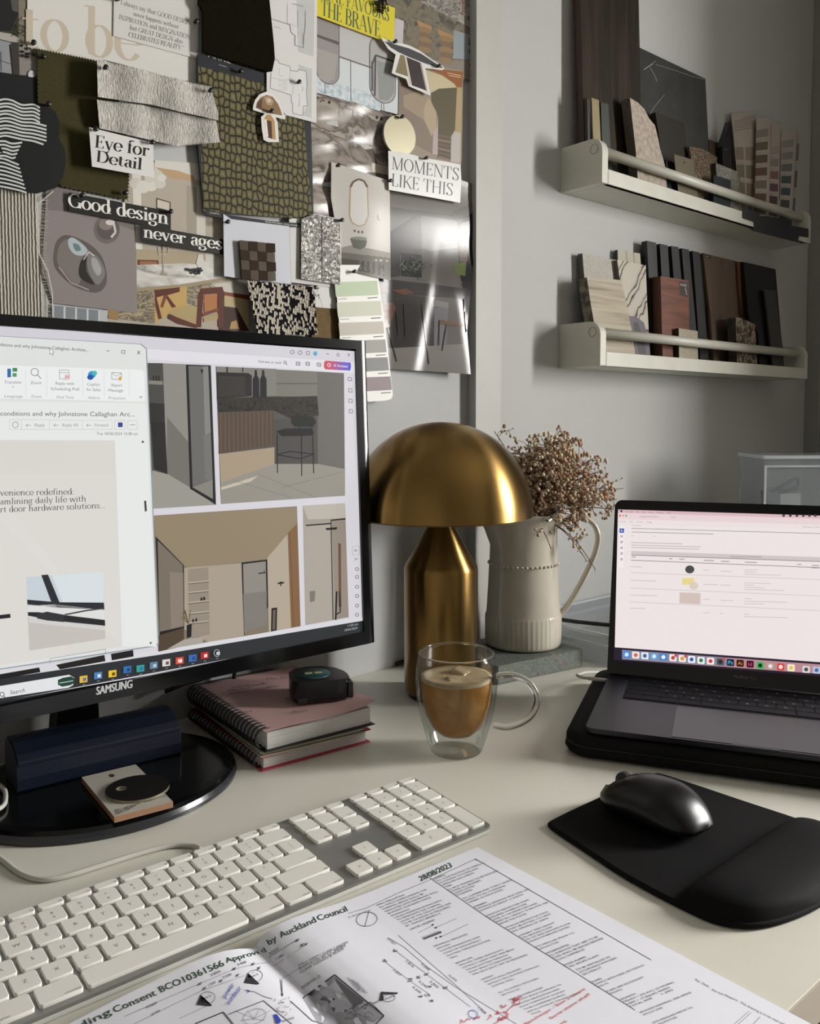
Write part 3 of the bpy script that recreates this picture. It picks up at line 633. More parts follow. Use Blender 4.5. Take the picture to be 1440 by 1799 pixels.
# marble wall photo
M_pgm = pm('print_grey_marble', [(.3, 'aaa298'), (.48, '8b8179'), (.54, '5d554f'), (.6, 'a59c92'), (.8, 'bdb5aa')], scale=13, detail=7, dist=1.8, rough=.24, stretch=(1, 1, 2))
a = Art(Curl(.947 - .003, lambda X, Z: .0022 * math.sin(Z * 75 + X * 25) + .0012 * math.sin(Z * 160 - X * 60), 12)).fr(*C2)
a.sheet([(402, 500), (500, 515), (960, 645), (900, 940), (905, 1160), (600, 1290), (470, 1250), (440, 1030)], M_pgm)
a.line([(625, 598), (702, 618), (700, 700), (625, 690), (625, 598)], 1.2, P('75706c')).line([(705, 580), (695, 860)], .9, P('77716c'))
for x, y in ((505, 552), (570, 575), (838, 660), (864, 668)): a.ell(x, y, 8, 10, P('3a3634'))
a.line([(520, 575), (530, 560), (545, 570)], 2, P('4a4644')).poly([(810, 915), (905, 940), (905, 985), (810, 965)], P('c9bfb0'))
put(a, 'magazine_page', 'crumpled photo page of a grey veined marble bathroom wall', 'magazine page')

# staircase photo
a = Art(wallpl(.0068)).fr(690, 110, 6.92).sheet([(75, -60), (855, 105), (835, 1220), (815, 1260), (-40, 1120), (70, 600)], P('97897a', .35))
a.poly([(390, 60), (855, 110), (840, 300), (775, 300), (740, 250), (600, 150)], P('8d5a33')).poly([(400, 90), (600, 160), (740, 255), (775, 300), (560, 315), (460, 370)], P('c2b694'))
a.poly([(460, 370), (560, 318), (778, 305), (765, 830), (705, 900), (700, 1200), (540, 1160), (550, 660), (470, 480)], P('5d5541')).poly([(778, 305), (842, 300), (825, 1220), (705, 1205), (712, 890), (755, 815)], P('ab9873')).poly([(712, 890), (750, 840), (820, 850), (815, 1220), (705, 1205)], P('b9b2ad'))
a.poly([(80, 200), (300, 340), (440, 430), (540, 640), (545, 760), (490, 830), (480, 1110), (270, 1000), (75, 620)], P('84766a')).poly([(130, 400), (300, 350), (430, 420), (380, 560), (380, 700), (130, 540)], P('9b8b78')).poly([(430, 420), (530, 600), (535, 760), (470, 900), (380, 700), (375, 560)], P('ad9d84')).poly([(550, 660), (545, 1120), (480, 1110), (490, 840), (535, 780)], P('b3a6a2'))
for k in range(6): a.poly([(550, 870 + k * 52), (700, 900 + k * 55), (700, 925 + k * 55), (548, 900 + k * 52)], P('85726a' if k % 2 else '6e5f58'))
a.line([(660, 125), (828, 160)], 1, P('d8c4ab')).line([(680, 155), (828, 182)], 1, P('d8c4ab'))
put(a, 'magazine_page', 'photo page of a curved plaster staircase', 'magazine page')

# dark kitchen photo, tall and curling, glossy
def sm_(x): x = min(1, max(0, x)); return x * x * (3 - 2 * x)
_ap = wallpl(.01).pt(778, 372)
def kit_off(X, Z):
    """the sheet lifts off the wall towards its right edge, buckled along two folds that fan out from the pin"""
    k = .22 + .78 * sm_((.64 - Z) / .14); s = .17 * k; D = max(.015, _ap.z - Z); o = s * (X - .775)
    for w, d in ((-.22, .055), (.20, .06)): o -= s * (2 * d * D / 1.5) * 1.08 * sm_((X - _ap.x - (w - d) * D) / (2 * d * D))
    return max(0, o) + .001 * math.sin(Z * 60)
a = Art(Curl(.947 - .0045, kit_off, 9)).fr(*C4)
dk = lambda h: ''.join('%02x' % int(int(h[i:i + 2], 16) * .74) for i in (0, 2, 4))
g = lambda h: mat(dk(h), .24, spec=.42)
a.sheet([(905, 200), (1310, 180), (1416, 215), (1402, 420), (1375, 700), (1345, 1030), (1365, 1272), (900, 1240), (850, 1240), (820, 700), (900, 640)], g('77716b'))
a.poly([(905, 205), (1310, 185), (1416, 215), (1405, 330), (1250, 370), (1050, 350), (912, 330)], g('9d9891')).poly([(1260, 360), (1405, 290), (1400, 350), (1290, 410)], g('8a857f'))
a.poly([(912, 470), (1050, 380), (1085, 420), (1090, 600), (970, 600), (970, 720), (912, 730)], g('3f3b39')).poly([(1085, 380), (1290, 410), (1290, 560), (1140, 580), (1090, 560)], g('8c8885')).poly([(1290, 410), (1402, 350), (1375, 700), (1345, 1030), (1335, 1040), (1330, 650), (1300, 640)], g('2b2726'))
a.poly([(1310, 420), (1355, 410), (1345, 640), (1305, 640)], g('7d6a5a')).poly([(1270, 650), (1340, 640), (1335, 720), (1285, 710)], g('77854a')).poly([(975, 590), (1090, 600), (1090, 730), (975, 720)], g('211f1e'))
for _ in range(70):
    x, y = rn.gauss(1040, 34), rn.gauss(660, 26); a.line([(x, y), (x + rn.uniform(-26, 26), y + rn.uniform(-20, 26))], 1.3, g(rn.choice(['4c5a41', '65705a', '2e3829', '8a9382'])), 30)
a.poly([(850, 730), (1340, 790), (1335, 850), (850, 810)], g('34302e')).poly([(850, 810), (1160, 840), (1160, 1130), (860, 1120)], g('3a3532')).poly([(1160, 900), (1240, 890), (1230, 1110), (1160, 1120)], g('8f8f92')).poly([(1155, 850), (1240, 870), (1240, 900), (1155, 890)], g('a5a3a2')).poly([(850, 1130), (1345, 1100), (1365, 1270), (850, 1240)], g('a39d96'))
for pts in ([(850, 870), (930, 870), (945, 900), (910, 1010), (860, 1010)], [(920, 800), (1000, 790), (1050, 815), (980, 825)], [(850, 790), (890, 790), (905, 810), (850, 810)]): a.poly(pts, g('7d4f34'), 45)
for p in ([(900, 1010), (950, 1200)], [(870, 1010), (880, 1180)], [(945, 900), (960, 1050)], [(990, 880), (1000, 1060)], [(1090, 880), (1130, 1215)], [(1190, 970), (1185, 1110)], [(1230, 990), (1205, 1140)]): a.line(p, 1.8, g('4b3a2f'), 46)
a.poly([(1190, 965), (1330, 985), (1330, 1005), (1190, 990)], g('8b6a50'), 46).text('IN  kitchen', (1318, 228), (1400, 243), 9, g('4b4845'), sans, l=46)
put(a, 'magazine_page', 'tall glossy curling photo page of a dark kitchen and dining table', 'magazine page')

# vanity photo with oblong mirror
a = Art(Curl(.947 - .0105, lambda X, Z: .003 * math.sin((X - .70) * 40) + .0016 * math.sin(Z * 60), 12)).fr(*C4)
a.sheet([(582, 78), (910, 185), (915, 745), (640, 690), (600, 400), (580, 280)], mat('c2bdb6', .38, spec=.35))
v = lambda h: mat(h, .38, spec=.3)
a.poly([(636, 560), (780, 590), (915, 600), (915, 745), (640, 690)], v('6b675e')).poly([(640, 620), (880, 650), (880, 720), (640, 670)], v('4a473f')).poly([(636, 560), (700, 545), (915, 590), (912, 620), (640, 585)], v('8d8a80'))
a.ell(735, 510, 48, 12, v('7f8177')).poly([(687, 510), (783, 520), (775, 555), (745, 572), (705, 560)], v('5a5c52'))
for x, y in ((713, 466), (735, 472), (756, 473)): a.ell(x, y, 6, 8, v('5d5148'))
pts = [(690, 220), (705, 190), (735, 175), (765, 185), (785, 220), (790, 380), (770, 430), (735, 440), (700, 420), (685, 380)]
a.poly(pts, v('d2d0cc')); a.line(pts + pts[:1], 2.4, v('b79f83')); a.line([(690, 220), (705, 190), (735, 175), (765, 185), (785, 220)], 3.4, v('6c5848')); a.line([(843, 375), (845, 402), (856, 404)], 1.2, v('8f7f62'))
put(a, 'magazine_page', 'pale photo page of an oblong mirror above a stone basin', 'magazine page')

# round metal sample disc
a = Art(wallpl(.0135)); q = [(702 + 28 * math.cos(R(t)) + 4 * math.sin(R(t)) * .2, 238 + 35.5 * math.sin(R(t)) + 5 * math.cos(R(t))) for t in range(0, 360, 9)]
a.sheet(q, mat('9b957f', .38, metal=.75), .0035, mat('c9c7bf', .4, metal=.6))
put(a, 'metal_disc_sample', 'round champagne metal sample disc above "MOMENTS"', 'sample disc')

# cut-out pictures of lamps
a = Art(wallpl(.0145)).fr(640, 0, 7.2).sheet([(215, 485), (235, 478), (345, 530), (500, 555), (580, 580), (700, 640), (850, 750), (1000, 840), (1010, 870), (985, 888), (770, 862), (840, 1205), (830, 1208), (560, 1090), (530, 1000), (380, 940), (345, 925), (395, 690), (300, 620)], P('dcdad6'))
a.poly([(250, 520), (380, 560), (560, 610), (720, 680), (900, 800), (1000, 850), (960, 862), (760, 800), (560, 720), (430, 660), (330, 600)], P('47464a')).poly([(530, 720), (700, 790), (790, 1150), (600, 1080)], P('3a3132')).poly([(455, 690), (510, 705), (555, 970), (390, 915)], P('7f7359')).poly([(505, 705), (525, 715), (590, 1075), (570, 1070)], P('c9bfae')).poly([(700, 790), (720, 795), (800, 1165), (780, 1150)], P('a39a8c'))
put(a, 'lamp_cutting', 'cut-out picture of a grey mushroom lamp with flared base', 'paper cutting')
a = Art(wallpl(.0150)).fr(340, 80, 6.545).sheet([(682, 740), (685, 690), (710, 620), (760, 560), (840, 528), (920, 560), (985, 640), (1015, 720), (1040, 790), (1058, 805), (1050, 850), (940, 825), (965, 880), (975, 1000), (980, 1110), (860, 1110), (805, 1085), (785, 960), (775, 820), (820, 785)], P('dcdad6'))
a.poly([(715, 715), (725, 660), (770, 595), (840, 568), (910, 590), (970, 670), (1000, 740), (1018, 805), (870, 780)], P('85694a')).poly([(810, 590), (870, 585), (920, 640), (900, 690), (840, 680)], P('a99379')).poly([(840, 610), (885, 615), (890, 650), (850, 655)], P('cbbca8')).poly([(720, 715), (740, 640), (790, 610), (780, 735)], P('54402d'))
a.poly([(815, 830), (845, 795), (885, 795), (930, 860), (945, 1085), (845, 1055), (820, 900)], P('b08d5e')).poly([(835, 855), (895, 870), (905, 1075), (850, 1055)], P('4c352a')).line([(828, 850), (850, 1050)], 3, P('efe6d6'))
put(a, 'lamp_cutting', 'cut-out picture of a brass dome lamp on the cobbled sample', 'paper cutting')

# MOMENTS LIKE THIS
a = Art(wallpl(.0165)).fr(*C4).sheet([(902, 15), (1010, 30), (1105, 55), (1308, 92), (1313, 180), (1306, 308), (905, 235)], mat('d5d3d0', .3, spec=.5))
K = P('403e3c', .3)
a.text('MOMENTS', (920, 118), (1300, 184), 66, K, serif, up=(3, -70), wt=.1, hair=.035)
a.text('LIKE THIS', (918, 212), (1266, 270), 64, K, serif, up=(3, -70), wt=.1, hair=.035)
put(a, 'typed_card', 'white card reading "MOMENTS LIKE THIS"', 'card')

# white board with a mosaic of small brown tiles
a = sheet(C4, .0105, [(-25, 370), (20, 400), (345, 440), (357, 765), (100, 740), (-20, 720)], P('c9cbd2'))
o = put(a, 'sample_board', 'white board carrying the small brown tile mosaic', 'sample board')
t0 = thing('tile_mosaic', 'four by four mosaic of small glossy brown tiles', 'tile sample', wallpl(.012).pt(453, 460), PAP)
pq = wallpl(.0165); back = wallpl(.0108)
cs = [(66, 517), (264, 537), (272, 748), (82, 738)]
for r in range(4):
    for c in range(4):
        def bl(u, w): return tuple((1 - u) * (1 - w) * cs[0][i] + u * (1 - w) * cs[1][i] + u * w * cs[2][i] + (1 - u) * w * cs[3][i] for i in (0, 1))
        e = .012; q = [bl((c + e) / 4, (r + e) / 4), bl((c + 1 - e) / 4, (r + e) / 4), bl((c + 1 - e) / 4, (r + 1 - e) / 4), bl((c + e) / 4, (r + 1 - e) / 4)]
        pts = [pq.pt(400 + x / 3.2, 260 + y / 3.2) for x, y in q]
        sg = .0011 if (r + c) % 2 else -.0004; pts = [p + V((0, -sg if i_ in (1, 2) else 0, 0)) for i_, p in enumerate(pts)]
        MB().prism(pts, (0, .0058, 0), mat('51463a' if (r + c) % 2 == 0 else '3b3028', .14, spec=.6)).build('mosaic_tile', t0, bevel=.0012, seg=2)  # alternating lighter and darker brown paints in the reflections of uniform tiles

# silver textured sample on card
M_leaf = pm('crumpled_silver_leaf', [(.3, '55524f'), (.5, '85827d'), (.75, 'b5b2ac')], scale=190, detail=9, dist=1., rough=.32, metal=.7, bump=.9, bscale=170., bdist=.004)
a = sheet(C4, .0088, [(345, 400), (480, 368), (636, 400), (640, 790), (357, 755)], P('cfcdca'))
a.mb.prism([wallpl(.0135).pt(400 + x / 3.2, 260 + y / 3.2) for x, y in ((415, 400), (480, 372), (632, 402), (632, 770), (412, 735))], (0, .004, 0), M_leaf)
a.line([(528, 385), (530, 752)], 1.6, P('3a3836', .6), 242).line([(420, 495), (632, 525)], .8, P('4a4846', .6), 242).line([(420, 615), (632, 655)], .8, P('4a4846', .6), 242)
put(a, 'silver_leaf_sample', 'crinkled silver leaf sample on white card', 'sample board')

# tweed swatch
M_tw = bpy.data.materials.new('black_white_tweed'); M_tw.use_nodes = True
nt = M_tw.node_tree; bs = nt.nodes['Principled BSDF']; tc = nt.nodes.new('ShaderNodeTexCoord')
mp = nt.nodes.new('ShaderNodeMapping'); mp.inputs['Scale'].default_value = (330, 240, 1)
mp.inputs['Rotation'].default_value = (0, 0, R(8))
vo = nt.nodes.new('ShaderNodeTexVoronoi'); vo.inputs['Scale'].default_value = 1; vo.inputs['Randomness'].default_value = .7; vo.distance = 'CHEBYCHEV'; vo.voronoi_dimensions = '2D'
no = nt.nodes.new('ShaderNodeTexNoise'); no.inputs['Scale'].default_value = 600
rp = nt.nodes.new('ShaderNodeValToRGB'); rp.color_ramp.interpolation = 'CONSTANT'; e = rp.color_ramp.elements; e[0].color = lin('17151a'); e[1].position = .47; e[1].color = lin('b9b1a2')
sx = nt.nodes.new('ShaderNodeSeparateColor'); bn = nt.nodes.new('ShaderNodeBump'); bn.inputs['Strength'].default_value = 1; bn.inputs['Distance'].default_value = .002
flat_xz(nt, tc.outputs['Object'], mp.inputs[0]); nt.links.new(mp.outputs[0], vo.inputs['Vector']); nt.links.new(vo.outputs['Color'], sx.inputs[0]); nt.links.new(sx.outputs[0], rp.inputs[0]); nt.links.new(rp.outputs[0], bs.inputs['Base Color'])
nt.links.new(tc.outputs['Object'], no.inputs['Vector']); nt.links.new(vo.outputs['Distance'], bn.inputs['Height']); nt.links.new(bn.outputs[0], bs.inputs['Normal']); bs.inputs['Roughness'].default_value = .95; bs.inputs['Specular IOR Level'].default_value = .1
pl = Curl(.947 - .0150, lambda X, Z: .003 * math.sin(X * 70), 8); a = Art(pl).fr(*C4)
q = zig((105, 742), (480, 780), 20, 4) + zig((480, 780), (505, 1060), 16, -5) + [(165, 1050)] + zig((165, 1050), (105, 742), 16, 4)
a.sheet(q, M_tw)
qq = [a.P(p) for p in q]
for i in range(len(qq)):
    (x, y), (x2, y2) = qq[i], qq[(i + 1) % len(qq)]; a.mb.add([pl.pt(x, y), pl.pt(x2, y2), pl.pt(x2, y2, -.0045), pl.pt(x, y, -.0045)], [(0, 1, 2, 3)], P('24212a', .9))
put(a, 'tweed_swatch', 'thick black and cream boucle tweed swatch', 'fabric swatch')

# card with an M, and ochre velvet
a = sheet(C4, .0078, [(350, 770), (605, 780), (610, 905), (440, 890)], P('d2d0ce', .25))
a.text('M', (484, 845), (517, 848), 26, INK, sans).text('Y', (385, 800), (410, 803), 26, INK, sans).line([(510, 790), (498, 815), (520, 850), (535, 900)], .8, P('9a9896')).poly([(385, 765), (515, 785), (510, 795), (440, 788)], P('7b5447'))
put(a, 'name_card', 'glossy white card with a bold black M beside the tweed', 'card')
M_och = pm('ochre_velvet', [(.3, '54401c'), (.7, '6d5527')], scale=120, detail=8, rough=.8, bump=.2, bscale=700., bdist=.001)
a = sheet(C4, .0066, [(440, 885), (612, 905), (640, 1100), (480, 1090)], M_och, .0015)
put(a, 'velvet_swatch', 'ochre brown velvet swatch tucked behind the tweed', 'fabric swatch')

# paint colour strip
pl = tri_pl(wallpl(.0128).pt(600, 465), wallpl(.0128).pt(660, 470), wallpl(.016).pt(670, 700))
a = Art(pl).fr(*C4)
def strip_pts():
    return [(600, 680), (612, 660), (640, 657), (810, 658), (835, 672), (845, 720), (880, 960), (928, 1390), (915, 1412), (890, 1420), (770, 1428), (640, 1430), (628, 1000)]
a.sheet(strip_pts(), mat('d8d6cf', .4), .0006)
for i, (y0, y1, xa, xb, h) in enumerate(((752, 838, 600, 847, '9fb08a'), (865, 952, 612, 866, 'b3b59e'), (980, 1056, 622, 880, 'a29b8a'), (1082, 1160, 640, 893, '6b6656'), (1182, 1262, 660, 906, '2e2a28'), (1290, 1372, 680, 922, '4e2127'))):
    dx = (xb - 847) * .18
    a.poly([(xa, y0 + 3), (xb - 8, y0 - 6), (xb, y1 - 12), (xa + 8, y1)], mat(h, .45)); a.line([(xb - 62, y1 + 6), (xb - 6, y1 + 2)], 1.5, P('55534f')); a.line([(xa + 20, y1 + 12), (xa + 70, y1 + 9)], 1.1, P('85837d'))
put(a, 'paint_strip', 'paint colour strip running from pale green to dark red', 'paint card')

# sprig hanging over the yellow card
b = MB(); pl = wallpl(.014)
for _ in range(60):
    x, y = rn.uniform(660, 682), rn.uniform(-8, 20); p = pl.pt(x, y); b.tube([p, pl.pt(x + rn.uniform(-4, 4), y + rn.uniform(-3, 9), rn.uniform(-.004, .008))], .0009, mat('2b2620', .9), 4)
b.tube([pl.pt(672, -30), pl.pt(671, 0), pl.pt(673, 20)], .0012, mat('2b2620', .9), 5)
b.build('dried_sprig', label='dark dried sprig hanging over the top of the yellow card', cat='dried plant')

# push pins
PIN = None
def pin(x, y, lift, where):
    global PIN
    p = wallpl(lift).pt(x, y)
    if PIN is None:
        b = MB(); m = mat('0d0d0e', .35)
        prof = [(0, 0), (.0007, 0), (.0007, .002), (.0021, .0022), (.0017, .0034), (.0017, .0055), (.0026, .0062), (.0027, .0074), (.0018, .008), (0, .0081)]
        vs = []; n = 14
        for r_, h_ in prof:
            for j in range(n): vs.append(p + V((r_ * math.cos(2 * math.pi * j / n), -h_, r_ * math.sin(2 * math.pi * j / n))))
        b.add(vs, [(i * n + j, i * n + (j + 1) % n, (i + 1) * n + (j + 1) % n, (i + 1) * n + j) for i in range(len(prof) - 1) for j in range(n)], m, True)
        PIN = b.build('push_pin', origin=p); o = PIN
    else:
        o = PIN.copy(); COL.objects.link(o); o.location = p
    tag(o, 'black push pin ' + where, 'push pin', 'black push pins in the wall')
for x, y, l, w_ in ((56, 78, .0025, 'in the bottom corner of the "to be" poster'), (73, 102, .0055, 'in the top corner of the olive felt'), (182, 121, .0225, 'in the top left corner of the shaggy fabric'), (366, 161, .0225, 'in the top right corner of the shaggy fabric'),
    (341, 40, .004, 'beside the word DESIGN on the quotation'), (203, 1, .004, 'at the top of the quotation paper'), (165, 229, .02, 'above the letter E of "Eye"'), (264, 252, .02, 'above the word "for"'), (82, 185, .017, 'at the top of the striped cut-out'),
    (141, 345, .0066, 'above the letter G of "Good"'), (217, 340, .007, 'in the lower corner of the olive felt'), (296, 373, .0066, 'after the word "design"'), (396, 391, .011, 'in the corner of the white mosaic board'),
    (419, 127, .0102, 'in the dark header of the wallcovering'), (521, 146, .0122, 'in the middle of the floor plan'), (473, 197, .0153, 'in the neck of the cut-out brass lamp'), (690, 75, .0150, 'at the tip of the cut-out mushroom lamp'), (766, 118, .0150, 'at the right end of the cut-out mushroom lamp'),
    (702, 207, .0138, 'in the metal disc'), (744, 279, .0168, 'above the letter M in the middle of "MOMENTS"'), (590, 292, .0125, 'in the left corner of the oblong mirror photo'), (681, 319, .0125, 'in the right corner of the oblong mirror photo'), (618, 478, .0132, 'at the head of the paint strip'), (596, 388, .0138, 'in the top corner of the silver leaf sample'), (549, 506, .0085, 'above the M of the glossy card')):
    pin(x, y, l, w_)
# ------------------------------------------------------------------ the two gallery shelves and the material samples on them
M_shelf = pm('shelf_paint', [(.3, 'c6c4b8'), (.7, 'cccabe')], scale=30, rough=.42, bump=.02, bscale=260., bdist=.0004)
SX0, SX1, SYF, SYB = 1.1335, 1.871, .845, .9297
def shelf(zb, zt, label):
    """end panels rounded at the front, a floor board with a low lip, and a round rail in front"""
    t = thing('picture_shelf', label, 'shelf', ((SX0 + SX1) / 2, SYB, zb), 'white shelves with a round front rail')
    for k, x in enumerate((SX0, SX1 - .016)):
        r = .022; pts = [(SYB, zb), (SYF, zb), (SYF, zt - r)] + [(SYF + r - r * math.cos(R(q)), zt - r + r * math.sin(R(q))) for q in range(15, 91, 15)] + [(SYB, zt + (zt - zb) * .0)]
        MB().prism([V((x, y, z)) for y, z in pts], (.016, 0, 0), M_shelf).build('end_panel', t, bevel=.0015)
        yc, zc = SYF + .016, zt - .017
        if k == 0:
            b = MB(); vs = [(x - .0004, yc + .0075 * math.cos(R(q)), zc + .0075 * math.sin(R(q))) for q in range(0, 360, 20)]
            b.tube([V(v) for v in vs] + [V(vs[0])], .0005, mat('a3a196', .5), 5, False); b.build('dowel_end', t)
    MB().box((SX0 + .016, SYF + .001, zb), (SX1 - .016, SYB, zb + .012), M_shelf).build('shelf_board', t, bevel=.001)
    MB().box((SX0 + .016, SYF, zb), (SX1 - .016, SYF + .010, zb + .0235), M_shelf).build('front_lip', t, bevel=.001)
    MB().tube([(SX0 + .012, SYF + .016, zt - .017), (SX1 - .012, SYF + .016, zt - .017)], .0085, M_shelf, 20).build('rail', t)
    return t
ZU, ZL = .7385, .4475
shelf(ZU, ZU + .0725, 'upper white shelf holding dark planks, stone and colour cards')
shelf(ZL, ZL + .0725, 'lower white shelf holding travertine, wood and slatted samples')
C5, C6 = (960, 0, 3), (960, 400, 3)
def lean(y0, z0, y1, z1): return tri_pl(V((1.2, y0, z0)), V((1.6, y0, z0)), V((1.2, y1, z1)))
SAM = 'material samples on the shelves'
def foot(a, pts, m, thick, me, base):
    """the outline in its leaning plane, run down to and cut off at the shelf board it stands on"""
    pl = a.pl; up = V((0, 0, 1)) - pl.n * pl.n.z; up.normalize()
    P3 = [pl.pt(*a.P(p)) for p in pts]
    P3 = [p - up * .03 if p.z < base + .022 else p for p in P3]
    zb = base + .0002; o = []
    for i in range(len(P3)):
        p, q = P3[i], P3[(i + 1) % len(P3)]
        if p.z >= zb: o.append(p)
        if (p.z - zb) * (q.z - zb) < 0: o.append(p + (q - p) * ((zb - p.z) / (q.z - p.z)))
    off = pl.n * -thick
    if off.z: off = V((off.x, off.y, 0)) * (1 + (off.z / off.y) ** 2 if off.y else 1)
    a.mb.prism(o, off, m, me)
def slab(name, crop, pl, pts, thick, m, label, cat='material sample', me=None, art=None, bevel=.0008):
    a = Art(pl).fr(*crop); base = UB if crop is C5 else LB
    foot(a, pts, m, thick, me or m, base)
    if art: art(a)
    return a.done(name, label=label, cat=cat, group=SAM)
UB, LB = ZU + .0122, ZL + .0122
M_plank = pm('smoked_oak', [(.25, '15110c'), (.5, '2c241b'), (.75, '3b3126')], scale=14, detail=9, dist=1.4, rough=.6, spec=.15, stretch=(2.6, 1, .25), bump=.25, bscale=40., bdist=.001)
M_rbr = mat('4b3022', .5); M_cut = mat('8d7f5c', .6)
# tall planks (the nearest one leans on two more behind it)
pl = lean(.898, UB, .911, 1.30)
slab('oak_plank', C5, lean(.913, UB, .924, 1.3), [(132, -700), (165, -700), (205, 930), (180, 930)], .004, M_rbr, 'thin reddish-brown board edge behind the tall dark oak plank')
slab('oak_plank', C5, pl, [(160, -700), (470, -700), (505, 960), (205, 930)], .011, M_plank, 'tall smoked oak plank reaching out of the picture', me=mat('3d291d', .5))
# small edge-on samples in front of it
def stand(name, crop, yb, q, thick, m, label, me=None, top=.902, art=None, base=UB, h=.12, bevel=.0008):
    """a sample whose foot stands at depth yb on the shelf board, its head leaning back to depth top at height h"""
    return slab(name, crop, lean(yb, base, top, base + h), q, thick, m, label, me=me, art=art)
stand('veneer_sample', C5, .8885, [(213, 520), (240, 525), (250, 905), (222, 905)], .006, mat('1c1813', .5), 'narrow dark brown sample beside the cream edged one', top=.891, h=.1)
stand('laminate_sample', C5, .882, [(237, 515), (275, 528), (295, 915), (252, 912)], .003, M_cut, 'narrow sample with a bright cream cut edge', top=.888, h=.1)
stand('laminate_sample', C5, .889, [(285, 540), (325, 548), (345, 920), (298, 915)], .003, mat('26291f', .5), 'narrow dark green sample next to the cream edged one', top=.891, h=.1)
# slate with white veins
M_slate = pm('black_slate', [(.3, '2d2e2d'), (.7, '3c3d3b')], scale=22, detail=8, rough=.5, spec=.25)
def veins(a):
    for p in ([(510, 370), (545, 345), (575, 320)], [(575, 340), (680, 372), (760, 400), (830, 418)], [(545, 355), (575, 410), (580, 430)], [(545, 600), (570, 560), (620, 500)]): a.line(p, .8, mat('8f8f8b', .5))
    a.line([(515, 365), (560, 335)], 1.8, mat('8f8f8b', .5))
slab('slate_tile', C5, lean(.908, UB, .918, UB + .19), [(484, 248), (836, 415), (856, 815), (860, 1040), (500, 940)], .005, M_slate, 'large black slate tile with white veins', art=veins)
# dark brown tile
M_db = mat('2a251f', .5, spec=.25)
stand('brown_tile', C5, .8965, [(572, 592), (724, 648), (765, 1020), (630, 1000), (590, 700)], .009, M_db, 'dark brown square-cornered tile behind the rough stone', me=mat('3f2e1f', .5), top=.901, h=.1)
# raw-edged pale stone
M_lime = pm('shell_limestone', [(.3, '8f8375'), (.5, 'a79b8c'), (.75, 'b8ac9d')], scale=130, detail=7, rough=.75, bump=.35, bscale=200., bdist=.001)
stand('stone_offcut', C5, .8697, [(438, 515), (480, 540), (515, 575), (540, 625), (570, 660), (585, 720), (600, 790), (625, 880), (640, 1010), (485, 970), (470, 800)], .018, M_lime, 'pale rough-edged stone offcut with a curved broken side', me=pm('limestone_side', [(.3, '5d564b'), (.7, '71695d')], scale=60, rough=.8, bump=.4, bdist=.001), top=.876, h=.12)
# small black tile, metal card, woven sample and the rest
stand('black_tile', C5, .878, [(628, 845), (668, 855), (706, 1030), (636, 1010)], .006, mat('17191b', .4), 'small black tile between the stone offcut and the taupe card', top=.884, h=.06)
def cardart(a):
    a.ell(725, 857, 5.5, 7, mat('15130f', .5))
    for x, y in ((725, 1010), (735, 1030), (720, 1035), (745, 1040), (762, 1038), (780, 1046), (790, 1040), (715, 1022)): a.ell(x, y, 1.6, 1.6, mat('a8a293', .5))
stand('metal_card', C5, .870, [(670, 812), (772, 842), (812, 1062), (705, 1035)], .0012, mat('625b49', .45, metal=.3), 'taupe metal sample card with a round hole', top=.873, h=.06, art=cardart)
M_cane = pm('loose_weave', [(.35, '3a3026'), (.55, '6b5b49'), (.75, '8d7a64')], tex='voronoi', scale=420, rough=.9, bump=.9, bdist=.002)
stand('woven_sample', C5, .884, [(750, 772), (800, 778), (850, 800), (900, 830), (890, 900), (868, 1080), (800, 1060)], .004, M_cane, 'loosely woven brown fibre sample', top=.890, h=.08)
stand('walnut_sample', C5, .900, [(856, 735), (935, 765), (940, 900), (860, 900)], .006, mat('3a2419', .45), 'reddish brown wood sample between the slate and the black box', top=.910, h=.1)
def boxart(a): a.rect(935, 782, 955, 790, mat('5d6166', .5), .2)
stand('black_sample_box', C5, .893, [(925, 772), (968, 640), (976, 1085), (935, 1080)], .012, mat('0e1013', .4), 'black sample box standing against the colour fan', top=.8985, h=.1, art=boxart)
M_terr = pm('grey_terrazzo', [(.3, '4b4944'), (.5, '7f7c74'), (.7, 'a29e94')], scale=180, detail=5, dist=1.2, rough=.5)
stand('terrazzo_tile', C5, .8765, [(892, 858), (1018, 910), (1015, 1122), (965, 1112), (900, 1090)], .010, M_terr, 'grey and white speckled terrazzo tile', top=.880, h=.07, me=mat('35332f', .6))
stand('charcoal_tile', C5, .8697, [(880, 922), (970, 950), (970, 1112), (878, 1088)], .005, mat('20262b', .35), 'small blue-black tile in front of the terrazzo', top=.8705, h=.05)
stand('charcoal_tile', C5, .889, [(850, 880), (893, 850), (895, 1090), (860, 1080)], .004, mat('16150f', .5), 'dark brown tile edge behind the blue-black tile', top=.892, h=.06)
